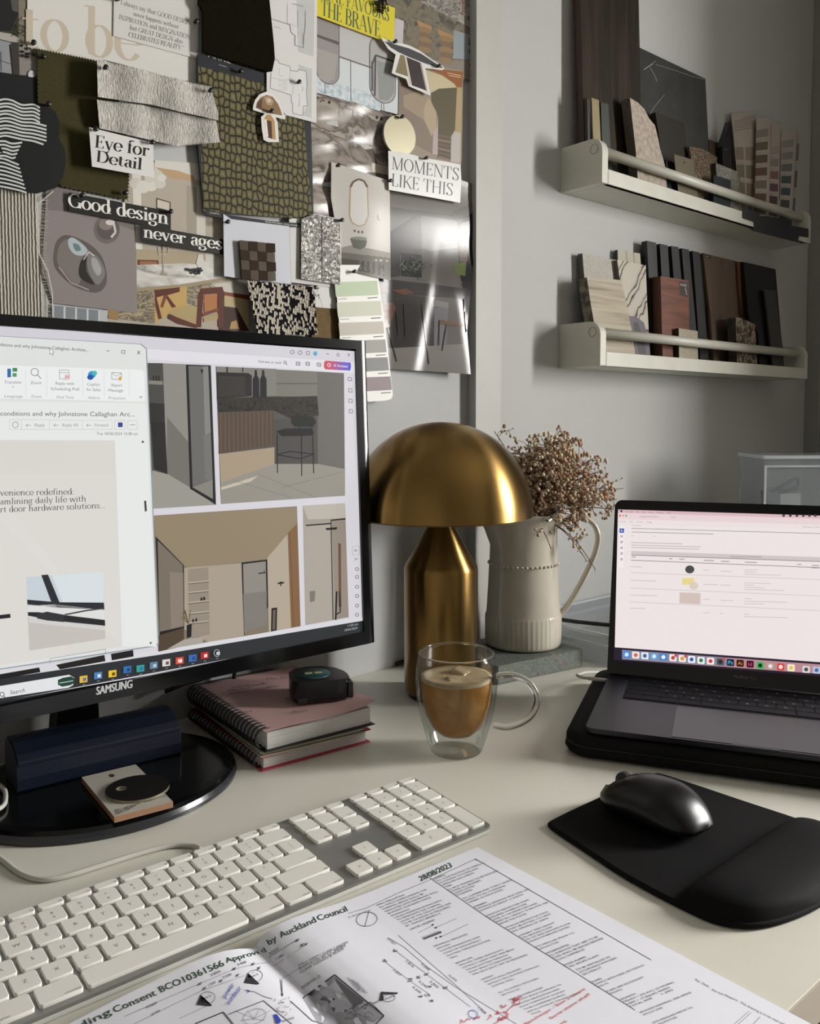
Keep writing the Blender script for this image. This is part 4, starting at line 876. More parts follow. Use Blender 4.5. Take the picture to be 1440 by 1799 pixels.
# fan of paint colour cards: each card a thing
CARD = 'f0'
def fancard(q, cols, label, yb, top, txt=False):
    def art(a):
        (x0, y0), (x1, y1), (x2, y2), (x3, y3) = q
        def bl(u, w): return (x0 * (1 - u) * (1 - w) + x1 * u * (1 - w) + x2 * u * w + x3 * (1 - u) * w, y0 * (1 - u) * (1 - w) + y1 * u * (1 - w) + y2 * u * w + y3 * (1 - u) * w)
        if txt:
            for i in range(6): a.line([bl(.08 + (.4 if i == 0 else 0), .055 + i * .022), bl(.92, .04 + i * .022)], .9, mat('6d6258', .6))
        n = len(cols)
        for i, c in enumerate(cols):
            if c is None: continue
            w0 = .11 + i * .875 / n; w1 = w0 + .62 * .875 / n
            if txt: w0, w1 = .33 + i * .68 / n, .33 + i * .68 / n + .5 / n
            for (ua, ub) in (((.03, .44), (.52, .95)) if txt else ((.04, .84),)): a.poly([bl(ua, w0), bl(ub, w0), bl(ub, w1), bl(ua, w1)], mat(c, .5), 3)
            a.line([bl(.06, w1 + .03), bl(.45, w1 + .03)], .7, mat('77706a', .6), 3)
    return slab('colour_card', C5, lean(yb, UB, top, UB + .12), q, .0004, mat('b5aca2', .55), label, cat='paint card', art=art)
fancard([(972, 600), (1104, 585), (1085, 1160), (1025, 1130)], ['8d7d70', '77705f', '7d6f5f', '6b6353'], 'open back page of the paint colour fan with printed notes', .880, .900, True)
fancard([(1105, 628), (1182, 614), (1166, 1165), (1085, 1160)], ['8f857a', '655d48', '5d5040', '614839', '746a55', '5d4335', '4b4a40'], 'colour card with olive, brown and tan patches', .872, .892)
fancard([(1184, 655), (1236, 642), (1222, 1180), (1168, 1165)], [None, 'a59a92', '94857f', '7a525a', '5d3d42', '4a3a3a', '4a3c3c'], 'narrow colour card with pink and plum patches', .8745, .895)
fancard([(1238, 690), (1320, 674), (1279, 1195), (1228, 1180)], ['908d8a', '858481', '6d6d6c', '3d4d50', '35424c', '3d3d3f', '35353a'], 'colour card with grey, teal and slate blue patches', .8705, .892)
fancard([(1321, 704), (1337, 702), (1304, 1195), (1290, 1192)], ['6d6b68', '5d4a41', '55504b'], 'last sliver of the paint colour fan by the shelf end', .8715, .896)
# stepped black profile hung over the front lip
a = Art(Pl((0, SYF - .0015, 0), (0, -1, 0))).fr(*C5)
a.sheet([(1035, 1100), (1118, 1122), (1122, 1138), (1160, 1140), (1290, 1158), (1292, 1190), (1380, 1205), (1380, 1252), (1330, 1245), (1325, 1278), (1080, 1215), (1095, 1196), (1092, 1170), (1032, 1148)], mat('16181b', .4), .001)
a.done('profile_sample', label='black stepped profile sample hanging over the front edge of the upper shelf', cat='material sample', group=SAM)

# ---- lower shelf
M_beige = pm('speckled_beige_tile', [(.3, '9a948a'), (.7, 'aaa499')], scale=150, detail=6, rough=.5)
stand('beige_tile', C6, .906, [(188, 135), (372, 172), (402, 400), (395, 690), (240, 690)], .010, M_beige, 'plain beige stone tile at the back of the lower shelf', base=LB, top=.913, h=.15, me=mat('57504a', .6))
M_trav = pm('travertine', [(.28, '6d6252'), (.42, '9c917d'), (.6, 'b2a892'), (.75, '8f8470')], scale=18, detail=9, dist=.6, rough=.6, stretch=(.18, 1, 5.5), bump=.3, bscale=60., bdist=.001)
stand('travertine_tile', C6, .872, [(212, 262), (250, 262), (300, 268), (392, 276), (420, 400), (450, 520), (478, 680), (300, 680), (250, 500), (232, 400)], .019, M_trav, 'banded travertine tile with chipped holes', base=LB, top=.890, h=.13, me=pm('travertine_edge', [(.4, '4d483f'), (.6, '837b6c')], scale=90, rough=.8, bump=.8, bdist=.002))
def grooves(a): a.line([(418, 122), (425, 190)], 1, mat('6d6659', .7)); a.line([(457, 132), (464, 195)], 1, mat('6d6659', .7))
stand('fluted_tile', C6, .911, [(374, 116), (492, 136), (500, 250), (500, 690), (384, 690)], .006, mat('b3ac9c', .5), 'cream fluted strip tile behind the black and white marble', base=LB, top=.917, h=.16, art=grooves, me=mat('4a463d', .6))
M_marb = pm('calacatta_viola', [(.30, 'c4bdb0'), (.70, 'b5ad9f'), (.80, '2a272b'), (.88, '3d393d'), (.95, 'c0b9ab')], tex='wz', scale=7.5, detail=3, dist=7, rough=.3, rot=(0, R(38), 0))
stand('marble_tile', C6, .896, [(372, 170), (522, 198), (530, 400), (548, 692), (440, 690), (400, 400)], .008, M_marb, 'white marble tile with bold black veins', base=LB, top=.904, h=.15, me=mat('6d665c', .6))
def fr_art(a): a.poly([(455, 500), (480, 498), (520, 620), (528, 690), (492, 690), (470, 600)], mat('322f31', .5))
stand('frame_sample', C6, .871, [(435, 465), (470, 468), (512, 500), (538, 590), (542, 692), (478, 690), (455, 560)], .004, mat('57505a', .5), 'small mauve-grey frame corner beside the travertine', base=LB, top=.880, h=.06, art=fr_art)
# black slatted acoustic panel: backing felt and five slats
t = thing('slatted_board', 'black slatted acoustic panel with five vertical slats', 'material sample', (1.42, .9, LB), SAM)
pl = lean(.9115, LB, .919, LB + .16); M_ebony = pm('black_stained_ash', [(.3, '0f1012'), (.7, '1d1f22')], scale=20, detail=8, rough=.5, stretch=(5, 1, .4))
Art(pl).fr(*C6).sheet([(520, 90), (820, 140), (850, 735), (560, 700)], mat('0b0b0c', .95), .003).done('felt_backing', t)
for (xa, xb, xc, xd, ya, yb, yc) in ((528, 578, 600, 560, 68, 80, 700), (596, 638, 668, 632, 84, 93, 705), (656, 695, 742, 705, 96, 102, 712), (712, 750, 798, 760, 108, 116, 718), (768, 806, 850, 812, 122, 131, 724)):
    pf = lean(.899, LB, .906, LB + .16)
    Art(pf).fr(*C6).sheet([(xa, ya), (xb, yb), (xd + 45, yc + 8), (xd, yc)], M_ebony, .0118).done('slat', t)
# walnut block with a label
M_wal = pm('red_walnut', [(.3, '4a2618'), (.55, '6b3b26'), (.8, '7d4a32')], scale=12, detail=8, dist=.8, rough=.4, stretch=(.5, 1, 7))
def lab(a):
    a.poly([(698, 284), (744, 290), (745, 366), (703, 354)], mat('24201e', .4)); a.text('melt', (704, 306), (738, 311), 17, mat('c9c4bb', .5), sans)
    a.text('walnut', (727, 316), (735, 355), 11, mat('c9c4bb', .5), sans, up=(9, -2))
stand('walnut_block', C6, .8785, [(600, 256), (748, 278), (752, 540), (752, 712), (612, 702)], .018, M_wal, 'red walnut block with a small black label', base=LB, top=.8845, h=.13, art=lab, me=mat('4e2f1c', .5))
stand('travertine_tile', C6, .8697, [(696, 530), (796, 545), (800, 716), (700, 705)], .008, pm('fine_travertine', [(.35, '8f8674'), (.7, 'a9a08d')], scale=220, rough=.6), 'small square beige travertine tile against the walnut block', base=LB, top=.8702, h=.06, me=mat('3b352c', .7))
M_brz = pm('brushed_bronze_veneer', [(.3, '43342a'), (.7, '5a483a')], scale=30, detail=8, rough=.45, stretch=(5, 1, .4))
def tagl(a): a.poly([(822, 136), (866, 145), (866, 166), (824, 158)], mat('2b221d', .5)); a.line([(838, 150), (852, 153)], 1, mat('b5aea5', .5))
stand('veneer_board', C6, .9025, [(824, 134), (998, 176), (1045, 500), (1060, 740), (884, 726), (860, 440)], .005, M_brz, 'large bronze-brown veneer panel with a tiny label at its corner', base=LB, top=.913, h=.15, art=tagl, me=mat('6d5334', .5))
stand('wood_strip', C6, .8975, [(1003, 178), (1034, 182), (1068, 480), (1090, 740), (1050, 738)], .004, mat('50311f', .45), 'narrow reddish wood strip between bronze panel and black panel', base=LB, top=.908, h=.15)
def bl_art(a):
    a.line([(1262, 738), (1282, 741)], 1.2, mat('b3b3b3', .5)); a.line([(1280, 690), (1282, 741)], 1, mat('9b9b9b', .5))
stand('gloss_board', C6, .876, [(1036, 180), (1206, 219), (1228, 480), (1251, 756), (1120, 745), (1112, 560), (1098, 516), (1074, 510), (1062, 440)], .005, mat('0d0f12', .25, spec=.5), 'large glossy black panel at the end of the lower shelf', base=LB, top=.896, h=.15, art=bl_art)
stand('grey_strip', C6, .8697, [(1148, 325), (1206, 332), (1245, 640), (1255, 752), (1195, 746)], .004, mat('2a2927', .5), 'dark grey strip sample leaning on the glossy black panel', base=LB, top=.8845, h=.12)
M_brec = pm('brown_breccia', [(.40, '241e1a'), (.5, '5b4a3e'), (.58, 'b5a892'), (.66, '33281f')], tex='noise', scale=42, detail=4, dist=2.8, rough=.3)
stand('marble_block', C6, .8697, [(995, 472), (1030, 478), (1098, 510), (1112, 740), (1005, 730)], .018, M_brec, 'polished brown and cream breccia marble block', base=LB, top=.872, h=.07, me=pm('breccia_side', [(.35, '3c3934'), (.65, '57524a')], scale=70, rough=.5))
# ------------------------------------------------------------------ monitor
E = emat
M_gb = mat('08090b', .14, spec=.5); M_mb = mat('0c0c0d', .4)
mon = thing('monitor', 'large black desktop monitor showing mail and interior photos', 'monitor', (.31, .822, 0))
PM = lean(.797, .0935, .811, .4545)
ez = V((0, .014, .361)).normalized(); en = V((0, -1, 0)).cross(V((1, 0, 0))); en = V((1, 0, 0)).cross(ez); O = V((0, .797, .0935)); MW, MH = .627, .3613
if en.y > 0: en = -en
b = MB().obox(O - en * .028, (MW, 0, 0), ez * MH, en * .027, M_gb); b.obox(O + V((.13, 0, 0)) + ez * .06 - en * .055, (.37, 0, 0), ez * .24, en * .028, M_mb)
b.build('casing', mon, bevel=.004, seg=3)
def edge(px, py): p = PM.pt(px, py) - O; return p.x, p.dot(ez)
xr = edge(629, 850)[0]; yt = edge(560, 610)[1]; yb = edge(500, 1137)[1]
bars = MB()
for (x0, y0, x1, y1) in ((0, yt, MW - .007, MH), (0, 0, MW - .007, yb), (0, yb, .014, yt), (xr, yb, MW - .007, yt)): bars.obox(O + V((x0, 0, 0)) + ez * y0 - en * .001, (x1 - x0, 0, 0), ez * (y1 - y0), en * .0045, M_gb)
pr_ = [O + V((MW - .007 + .007 * k / 6, 0, 0)) + en * (.0035 - .0008 * (k / 6) ** 2) for k in range(7)] + [O + V((MW + .0004, 0, 0)) + en * .0022, O + V((MW, 0, 0)) - en * .002]
bars.add(pr_ + [p + ez * MH for p in pr_], [(k, k + 1, 10 + k, 9 + k) for k in range(8)], M_gb, True)
A_ = Art(Pl(O + en * .0037, en)); A_.mb = bars
[A_.text('SAMSUNG', (168 + q_ * .45, 1221), (232 + q_ * .45, 1208), 14, mat('c9cbcd', .35), sans, up=(.5, -14), l=1 + q_) for q_ in range(4)]
bars.build('bezel', mon, normals=False)
a = Art(Pl(O, en), lay=.00002); m1, m2 = (0, 540, 2.1818), (0, 860, 2.1818)
W0 = 'dcdadf'
a.poly([(-90, 566), (633, 618), (648, 1118), (-90, 1248)], E('d3d0d6')); a.fr(*m1)
a.poly([(-180, 60), (1360, 168), (1362, 212), (-180, 112)], E('cfccd3')); a.poly([(-180, 112), (1362, 210), (1364, 252), (-180, 150)], E('dddbe0'))
a.text('Find text or tools', (990, 212), (1078, 217), 10, E('2e2d31')); a.ring(1092, 211, 5, 5, 1, E('2a2a2e')).line([(1096, 215), (1101, 221)], 1, E('2a2a2e'))
for x, y in ((1120, 171), (1150, 173), (1180, 175)): a.ring(x, y, 7, 7, .9, E('3a3a40'))
a.ell(1208, 177, 8, 9, E('48a6c9')).line([(1250, 178), (1261, 179)], 1, E('444449')).line([(1292, 176), (1300, 177), (1299, 187), (1291, 186), (1292, 176)], .8, E('444449')).line([(1332, 177), (1341, 187)], .8, E('444449')).line([(1341, 177), (1332, 187)], .8, E('444449'))
for x, y in ((1142, 215), (1179, 216), (1222, 219)): a.line([(x - 7, y - 6), (x + 7, y - 5), (x + 7, y + 7), (x - 7, y + 6), (x - 7, y - 6)], 1, E('3a3a40')).line([(x - 5, y), (x + 5, y + 1)], 1, E('3a3a40'))
for k, h in enumerate(('c9485a', 'b64a78', '9a4e97', '7a52b4', '5c58c6')): a.poly([(1246 + k * 19, 204 + k * 1.6), (1266 + k * 19, 205 + k * 1.6), (1266 + k * 19, 239 + k * 1), (1246 + k * 19, 237 + k * 1)], E(h), 40)
a.ell(1247, 221, 6, 16, E('c9485a'), l=40).ell(1340, 225, 5, 15, E('5c58c6'), l=40)
a.text('AI Assistant', (1278, 227), (1333, 231), 10, E('f2eef4'), l=42).ring(1261, 221, 6, 6, 1, E('f2eef4'), l=42)
a.n = 8
E = lambda h: emat(h, .86)
# picture one: hall and glass door
a.poly([(560, 213), (808, 222), (828, 757), (583, 772)], E('56544f')); a.poly([(566, 213), (625, 214), (632, 440), (575, 440)], E('4b4a45')); a.poly([(570, 280), (624, 283), (624, 297), (570, 294)], E('8b8779')).poly([(572, 365), (630, 370), (630, 440), (575, 445)], E('2d2c2a'))
for x in (588, 598, 608): a.line([(x, 262), (x + 1, 280)], 2.4, E('1f1f1e'))
a.poly([(624, 214), (712, 218), (728, 690), (640, 640)], E('94918a')).poly([(640, 420), (725, 520), (728, 690), (640, 640)], E('77746d')).poly([(578, 440), (632, 440), (642, 640), (590, 620)], E('24231f')).poly([(583, 625), (645, 640), (728, 690), (826, 757), (583, 772)], E('a19e94'))
a.poly([(712, 220), (806, 223), (826, 755), (728, 695)], E('121213')).poly([(722, 224), (798, 226), (816, 735), (738, 690)], E('6e6d69')).poly([(778, 226), (798, 226), (808, 480), (785, 490)], E('8a8984')).poly([(780, 490), (808, 484), (815, 660), (785, 660)], E('7a7873')).poly([(738, 690), (815, 660), (816, 735)], E('8b8880')).poly([(768, 236), (780, 240), (772, 256)], E('1a1a1a'))
a.n = 8
# picture two: stone bar and stool
a.poly([(826, 226), (1318, 252), (1322, 720), (846, 754)], E('575550'))
a.poly([(830, 226), (1060, 236), (1060, 340), (830, 345)], E('85827a')).poly([(1058, 238), (1218, 246), (1218, 350), (1060, 340)], E('7d7a70')).poly([(1215, 246), (1318, 252), (1320, 620), (1218, 600)], E('6d6963'))
a.line([(870, 228), (870, 250)], 3, E('2c2a28')).line([(930, 230), (930, 250)], 2, E('2c2a28')).line([(1060, 292), (1215, 292)], 2, E('5e5b54'))
a.poly([(830, 248), (952, 252), (965, 262), (965, 340), (830, 352)], E('22201e')).poly([(836, 262), (938, 266), (940, 338), (836, 345)], E('35312c'))
for x in (980, 1008): a.poly([(x - 4, 240), (x + 4, 240), (x + 6, 262), (x + 13, 275), (x + 14, 344), (x - 12, 346), (x - 12, 275), (x - 5, 262)], E('161617'))
M_st = pm('screen_dark_stone', [(.35, '24201c'), (.55, '4a433b'), (.68, '1f1b18'), (.8, '6a6156')], scale=95, detail=6, dist=1.5, emit=.55, spec=.1)
a.poly([(830, 350), (960, 345), (1215, 340), (1222, 415), (1110, 425), (1050, 395), (835, 402)], M_st)
for i in range(27): x = 836 + i * 8; a.poly([(x, 404 - i * .35), (x + 5, 404 - i * .35), (x + 6, 560 - i * 1.3), (x + 1, 561 - i * 1.3)], E('6d543f' if i % 2 else '5d4735'), 60)
a.poly([(840, 562), (1052, 536), (1052, 600), (846, 672)], E('b09d84')).poly([(1052, 430), (1215, 420), (1218, 600), (1052, 600)], E('4e4b46')).poly([(846, 672), (1052, 600), (1218, 600), (1322, 620), (1322, 722), (846, 754)], E('9c978c')).poly([(846, 690), (990, 645), (960, 668), (848, 700)], E('cfc4ae'))
for p in ([(900, 665), (1120, 730)], [(990, 640), (1210, 728)], [(1080, 690), (1318, 630)]): a.line(p, .7, E('7a766d'))
S_ = E('141414'); a.poly([(1115, 425), (1130, 417), (1200, 418), (1212, 440), (1200, 458), (1130, 458), (1116, 445)], S_).poly([(1058, 475), (1090, 465), (1190, 462), (1204, 480), (1190, 492), (1080, 494)], S_)
for p in ([(1062, 485), (1063, 635)], [(1155, 490), (1156, 646)], [(1198, 485), (1202, 636)], [(1062, 565), (1150, 580), (1205, 562)], [(1062, 565), (1110, 552), (1205, 562)], [(1145, 455), (1150, 480)], [(1195, 450), (1198, 490)]): a.line(p, 1.8, S_)
a.n = 8
E = lambda h: emat(h, .78)
# pictures three and four
a.fr(*m2); a.poly([(588, 100), (1138, 64), (1152, 524), (606, 622)], E('8d7f6b'))
a.poly([(588, 102), (1138, 66), (1138, 130), (1105, 165), (1020, 268), (720, 300), (704, 288), (596, 178)], E('a08f73')).poly([(596, 180), (704, 290), (708, 535), (612, 560)], E('1b1a19')).poly([(604, 195), (700, 290), (704, 525), (612, 545)], E('85796a')).poly([(650, 315), (702, 320), (704, 520), (655, 535)], E('96897a'))
a.poly([(706, 300), (925, 282), (935, 560), (800, 585), (706, 535)], E('b9ac9a')).poly([(720, 305), (798, 298), (804, 555), (722, 575)], E('a39787'))
for y in (358, 395, 434, 475, 512): a.line([(722, y), (800, y - 8)], 1.7, E('d0c4b3')); a.line([(722, y + 4), (800, y - 4)], 1.4, E('6d6255'))
for x, y in ((772, 420), (782, 418), (740, 503), (752, 500)): a.ell(x, y, 4, 7, E('1d1a18'))
a.poly([(925, 280), (1024, 268), (1028, 450), (935, 560)], E('161514')).poly([(931, 286), (1018, 275), (1022, 450), (938, 556)], E('9c968d')).poly([(932, 400), (1022, 390), (1022, 520), (936, 545)], E('8b867e')).line([(990, 322), (1018, 318)], 2, S_).line([(1012, 308), (1013, 320)], 1, S_)
a.poly([(1024, 262), (1102, 170), (1115, 530), (1030, 545)], E('c4b6a1')).poly([(1102, 168), (1140, 130), (1150, 524), (1115, 530)], E('8f6a45')).line([(1110, 165), (1125, 528)], 1, E('6d4d30')).line([(1064, 360), (1088, 357)], 3, S_).line([(1076, 352), (1076, 370)], 2, S_)
a.poly([(1040, 455), (1062, 452), (1060, 540), (1038, 545)], S_).poly([(1046, 462), (1056, 460), (1054, 536), (1044, 538)], E('77695a')).poly([(606, 560), (705, 530), (706, 600), (606, 622)], E('574836')).poly([(705, 575), (780, 565), (775, 590), (640, 612)], E('bcb2a6')).poly([(715, 520), (735, 515), (733, 565), (716, 570)], S_)
for i in range(9): a.line([(722, 515), (rn.uniform(690, 745), rn.uniform(455, 490))], 1, E('6f5c2f'))
a.poly([(1160, 62), (1322, 52), (1336, 490), (1170, 520)], E('b2a99c')).poly([(1160, 62), (1322, 52), (1322, 110), (1180, 115)], E('cbc4b8')).poly([(1165, 140), (1265, 130), (1275, 500), (1172, 518)], E('bdb4a8')).poly([(1270, 120), (1324, 112), (1336, 488), (1285, 498)], E('a3978a')).poly([(1296, 205), (1306, 208), (1308, 450), (1298, 450)], E('7a5236'))
a.line([(1172, 138), (1270, 130)], 2.4, S_).line([(1267, 118), (1324, 112)], 2.4, S_).line([(1268, 118), (1276, 500)], 1.6, S_).poly([(1246, 148), (1292, 144), (1290, 153), (1252, 156)], S_).poly([(1186, 390), (1208, 388), (1206, 428), (1188, 432)], E('8b8177')).line([(1290, 390), (1286, 500)], 3, S_).line([(1300, 390), (1304, 470), (1286, 480)], 2, S_)
a.n = 8
E = emat
# side icons and taskbar
for y in (305, 335, 373, 408, 445, 480): a.ring(1368, y, 6, 6, 1, E('47474d'))
a.line([(1350, 218), (1376, 217), (1376, 250), (1351, 251), (1350, 218)], .6, E('9b9ba3')).text('36', (1356, 238), (1369, 237), 9, E('55555c')).text('39', (1357, 272), (1370, 271), 9, E('55555c'))
a.fr(*m1)
for y, x in ((275, 1340), (318, 1342), (358, 1343), (398, 1344)): a.line([(x - 6, y - 7), (x + 6, y - 6), (x + 7, y + 7), (x - 6, y + 6), (x - 6, y - 7)], 1, E('5d5f75'))
a.fr(*m2)
a.poly([(-200, 735), (600, 620), (1392, 500), (1392, 552), (-200, 850)], E('25282b')); a.poly([(-200, 700), (200, 668), (606, 616), (1390, 488), (1390, 503), (606, 634), (-200, 756)], E('d6d5d9'))
a.poly([(195, 648), (402, 612), (404, 632), (240, 668)], E('c9c9cb')).poly([(215, 672), (400, 634), (404, 658), (230, 690)], E('1a1512')).poly([(425, 630), (510, 615), (512, 640), (428, 655)], E('15120f')).poly([(-40, 715), (150, 682), (155, 700), (-40, 735)], E('141210'))
a.poly([(-120, 773), (265, 710), (285, 722), (280, 750), (262, 760), (-120, 818)], E('e0e1e3')); a.ring(8, 785, 8, 8, 1.2, E('2a2c2f')).line([(14, 791), (20, 798)], 1.2, E('2a2c2f')).text('Search', (38, 786), (96, 776), 15, E('3d3f42'), up=(1, -15))
a.poly([(222, 730), (240, 722), (272, 716), (286, 724), (284, 742), (270, 750), (238, 756), (222, 748)], E('1d3f33')).line([(228, 742), (280, 733)], 1.6, E('a9c4b4'))
for x, y, h, h2 in ((320, 727, 'e3b23c', '4a6fa5'), (376, 713, '4a7fb5', 'd5e3ee'), (431, 706, 'e8c02f', '5c4a10'), (488, 690, '2c6fb0', '173a5f'), (538, 686, '2f9a8c', '2b6cb0'), (589, 674, '5e7f97', 'b9ccd8'), (637, 664, 'd9d4d0', '6d4a44'), (688, 656, 'd8452c', 'f2e6e0'), (738, 646, '3b66ad', '21457e'), (784, 636, 'b3231f', 'f0d9d6'), (831, 627, '191b1d', 'c6c8ca')):
    a.poly([(x - 15, y - 11), (x + 15, y - 15), (x + 15, y + 11), (x - 15, y + 15)], E(h), 80).poly([(x - 2, y - 4), (x + 10, y - 6), (x + 10, y + 6), (x - 2, y + 8)], E(h2), 82).line([(x - 4, y + 22), (x + 6, y + 20)], 1, E('8f9497'), 82)
a.ring(831, 627, 11, 13, .9, E('c6c8ca'), l=83)
a.text('H', (681, 664), (695, 662), 15, E('f6efec'), l=84).text('11:00 am', (1330, 527), (1372, 519), 8, E('b9bcbf')).text('18/06/2024', (1318, 544), (1370, 534), 8, E('b9bcbf'))
# mail window
a.fr(0, 0, 1)
q = [(-90, 586), (246, 605), (256, 613), (277, 1130), (270, 1134), (-90, 1188)]
a.poly([(x + (2 if x > 0 else 0), y + (2 if y > 900 else -1)) for x, y in q], E('8f9aa0'), 90); a.poly(q, E('dcdedb'), 91)
a.fr(*m1); t = lambda s_, p, q_, h, c='4a4c50', l=96, **k: a.text(s_, p, q_, h, E(c), l=l, **k)
a.poly([(-180, 215), (545, 240), (552, 248), (556, 355), (548, 361), (-180, 345)], E('e9ebea'), 92).poly([(-180, 358), (552, 368), (560, 380), (600, 1300), (-180, 1300)], E('e4e6e3'), 92)
a.poly([(-180, 508), (440, 510), (468, 1300), (-180, 1400)], E('d7d3cd'), 93).poly([(-180, 640), (440, 640), (468, 1300), (-180, 1400)], E('dcd9d4'), 93)
t('ditions and why Johnstone Callaghan Archite...', (0, 148), (340, 170), 12, '3c3e44'); a.line([(408, 166), (420, 167)], 1, E('3c3e44'), 96).line([(467, 165), (479, 166), (478, 177), (466, 176), (467, 165)], .9, E('3c3e44'), 96).line([(526, 167), (537, 180)], 1, E('3c3e44'), 96).line([(537, 167), (526, 180)], 1, E('3c3e44'), 96)
a.poly([(191, 157), (191, 180), (197, 175), (201, 183), (205, 181), (201, 173), (207, 172)], E('f6f6f6'), 97); a.line([(191, 157), (191, 180), (197, 175), (201, 183), (205, 181), (201, 173), (207, 172), (191, 157)], .7, E('33353a'), 98)
t('Translate', (16, 292), (82, 292), 11, '77797c'); t('Zoom', (117, 294), (160, 294), 11, '77797c'); t('Reply with', (212, 296), (285, 298), 11, '77797c'); t('Scheduling Poll', (194, 317), (304, 319), 11, '77797c'); t('Copilot', (333, 300), (382, 301), 11, '77797c'); t('for Sales', (331, 320), (386, 321), 11, '77797c'); t('Report', (426, 303), (468, 304), 11, '77797c'); t('Message', (414, 323), (472, 324), 11, '77797c')
t('Language', (16, 345), (88, 346), 10, '8b8d90'); t('Zoom', (119, 346), (160, 347), 10, '8b8d90'); t('Find Time', (217, 349), (283, 350), 10, '8b8d90'); t('Add-in', (338, 351), (383, 352), 10, '8b8d90'); t('Protection', (416, 352), (482, 353), 10, '8b8d90')
for x in (98, 179, 317, 399, 494): a.line([(x, 240), (x + 1, 340)], .5, E('c5c7c7'), 95)
a.rect(28, 235, 42, 268, E('2d68a8'), l=96).rect(48, 232, 66, 246, E('3c8a57'), l=96).rect(48, 252, 64, 266, E('4b9a6a'), l=96).line([(45, 303), (50, 307), (55, 303)], .8, E('77797c'), 96)
a.ring(133, 248, 14, 14, 1.2, E('77797c'), l=96).line([(143, 258), (157, 273)], 1.3, E('77797c'), 96)
a.line([(228, 240), (264, 241), (264, 275), (228, 274), (228, 240)], .9, E('8f9194'), 96).line([(228, 250), (264, 251)], .8, E('8f9194'), 96).rect(247, 258, 268, 278, E('e4c9cc'), l=97).line([(250, 276), (254, 262), (262, 270), (266, 260)], .8, E('b5555f'), 98)
a.ell(352, 258, 15, 14, E('2f8fd0'), l=96).ell(346, 268, 12, 10, E('1f4fa0'), l=97).ell(362, 252, 10, 9, E('3fb6b0'), l=97)
a.line([(428, 250), (465, 251), (465, 276), (428, 275), (428, 250)], .9, E('77797c'), 96).line([(428, 252), (446, 264), (465, 253)], .7, E('77797c'), 96).ell(460, 273, 6, 8, E('d9a534'), l=97).line([(534, 341), (540, 347), (546, 341)], 1, E('55575a'), 96)
t('conditions and why Johnstone Callaghan Arc...', (0, 415), (517, 418), 17, '55585e')
a.line([(36, 430), (430, 434), (430, 468), (36, 468), (36, 430)], .5, E('b4b6b6'), 96).line([(82, 432), (82, 468)], .5, E('b4b6b6'), 96).line([(189, 433), (189, 468)], .5, E('b4b6b6'), 96).line([(316, 433), (316, 468)], .5, E('b4b6b6'), 96).line([(440, 433), (480, 433), (480, 468), (440, 468), (440, 433)], .6, E('b4b6b6'), 96).line([(490, 434), (526, 434), (526, 468), (490, 468), (490, 434)], .6, E('b4b6b6'), 96)
a.ring(59, 450, 11, 11, .9, E('77797c'), l=96); t('Reply', (132, 457), (172, 457), 12, '8f9194'); t('Reply All', (238, 457), (300, 457), 12, '8f9194'); t('Forward', (362, 457), (415, 457), 12, '8f9194'); t('...', (498, 452), (518, 452), 22, '44464a'); a.rect(452, 441, 470, 459, E('31418f'), l=97)
for x in (100, 206, 332): a.line([(x, 452), (x + 18, 452)], .9, E('8f9194'), 96).line([(x + 6, 446), (x, 452), (x + 6, 458)], .9, E('a77a9c' if x == 206 else '8f9194'), 96)
t('Tue 18/06/2024 10:48 am', (370, 489), (529, 490), 11, '77797c'); a.poly([(541, 519), (547, 509), (553, 519)], E('3a3c40'), 96)
a.poly([(552, 742), (560, 740), (563, 780), (555, 784)], E('3a3c40'), 96)
sf = dict(font=serif, wt=.1, hair=.05)
t('venience redefined:', (0, 722), (285, 717), 23, '4c4a48', **sf); t('amlining daily life with', (0, 756), (330, 744), 23, '4c4a48', **sf); t('rt door hardware solutions...', (0, 786), (405, 769), 23, '4c4a48', **sf)
a.fr(*m2); a.poly([(100, 336), (396, 316), (404, 572), (112, 618)], E('c3beb7'), 95).poly([(100, 336), (396, 316), (399, 440), (104, 430)], E('c4ced4'), 96).poly([(200, 330), (396, 316), (398, 430), (240, 432)], E('d6dde1'), 97)
a.poly([(158, 328), (184, 326), (228, 432), (398, 434), (400, 460), (205, 452), (105, 440), (104, 422), (196, 430)], E('23272b'), 98).poly([(106, 446), (210, 440), (400, 462), (402, 500), (240, 478), (106, 470)], E('dcdcda'), 98).poly([(106, 470), (145, 470), (250, 482), (402, 500), (403, 522), (240, 506), (108, 484)], E('1e2022'), 99).poly([(140, 478), (180, 468), (246, 480), (245, 508), (180, 502), (142, 494)], E('2c2e30'), 100).line([(248, 480), (330, 464), (400, 455)], 2.6, E('3a3c3e'), 101).poly([(110, 484), (240, 508), (403, 524), (404, 540), (112, 510)], E('cfcdc9'), 99)
a.line([(-30, 492), (40, 484)], 7, E('1b1c1d'), 97).poly([(572, 586), (583, 585), (577, 594)], E('3a3c40'), 96)
a.line([(192, 668), (192, 648), (404, 612), (404, 630)], .6, E('4b4b4b'), 96)
a.mb.build('screen', mon, normals=False)
b = MB(); vs = [(.281, .888, .0112), (.330, .888, .0112), (.330, .912, .0112), (.281, .912, .0112), (.291, .888, .118), (.328, .888, .118), (.328, .912, .118), (.291, .912, .118)]
b.add(vs, [(3, 2, 1, 0), (4, 5, 6, 7), (0, 1, 5, 4), (1, 2, 6, 5), (2, 3, 7, 6), (3, 0, 4, 7)], M_gb); b.box((.292, .826, .10), (.325, .908, .14), M_gb); b.build('stand_neck', mon, bevel=.002)
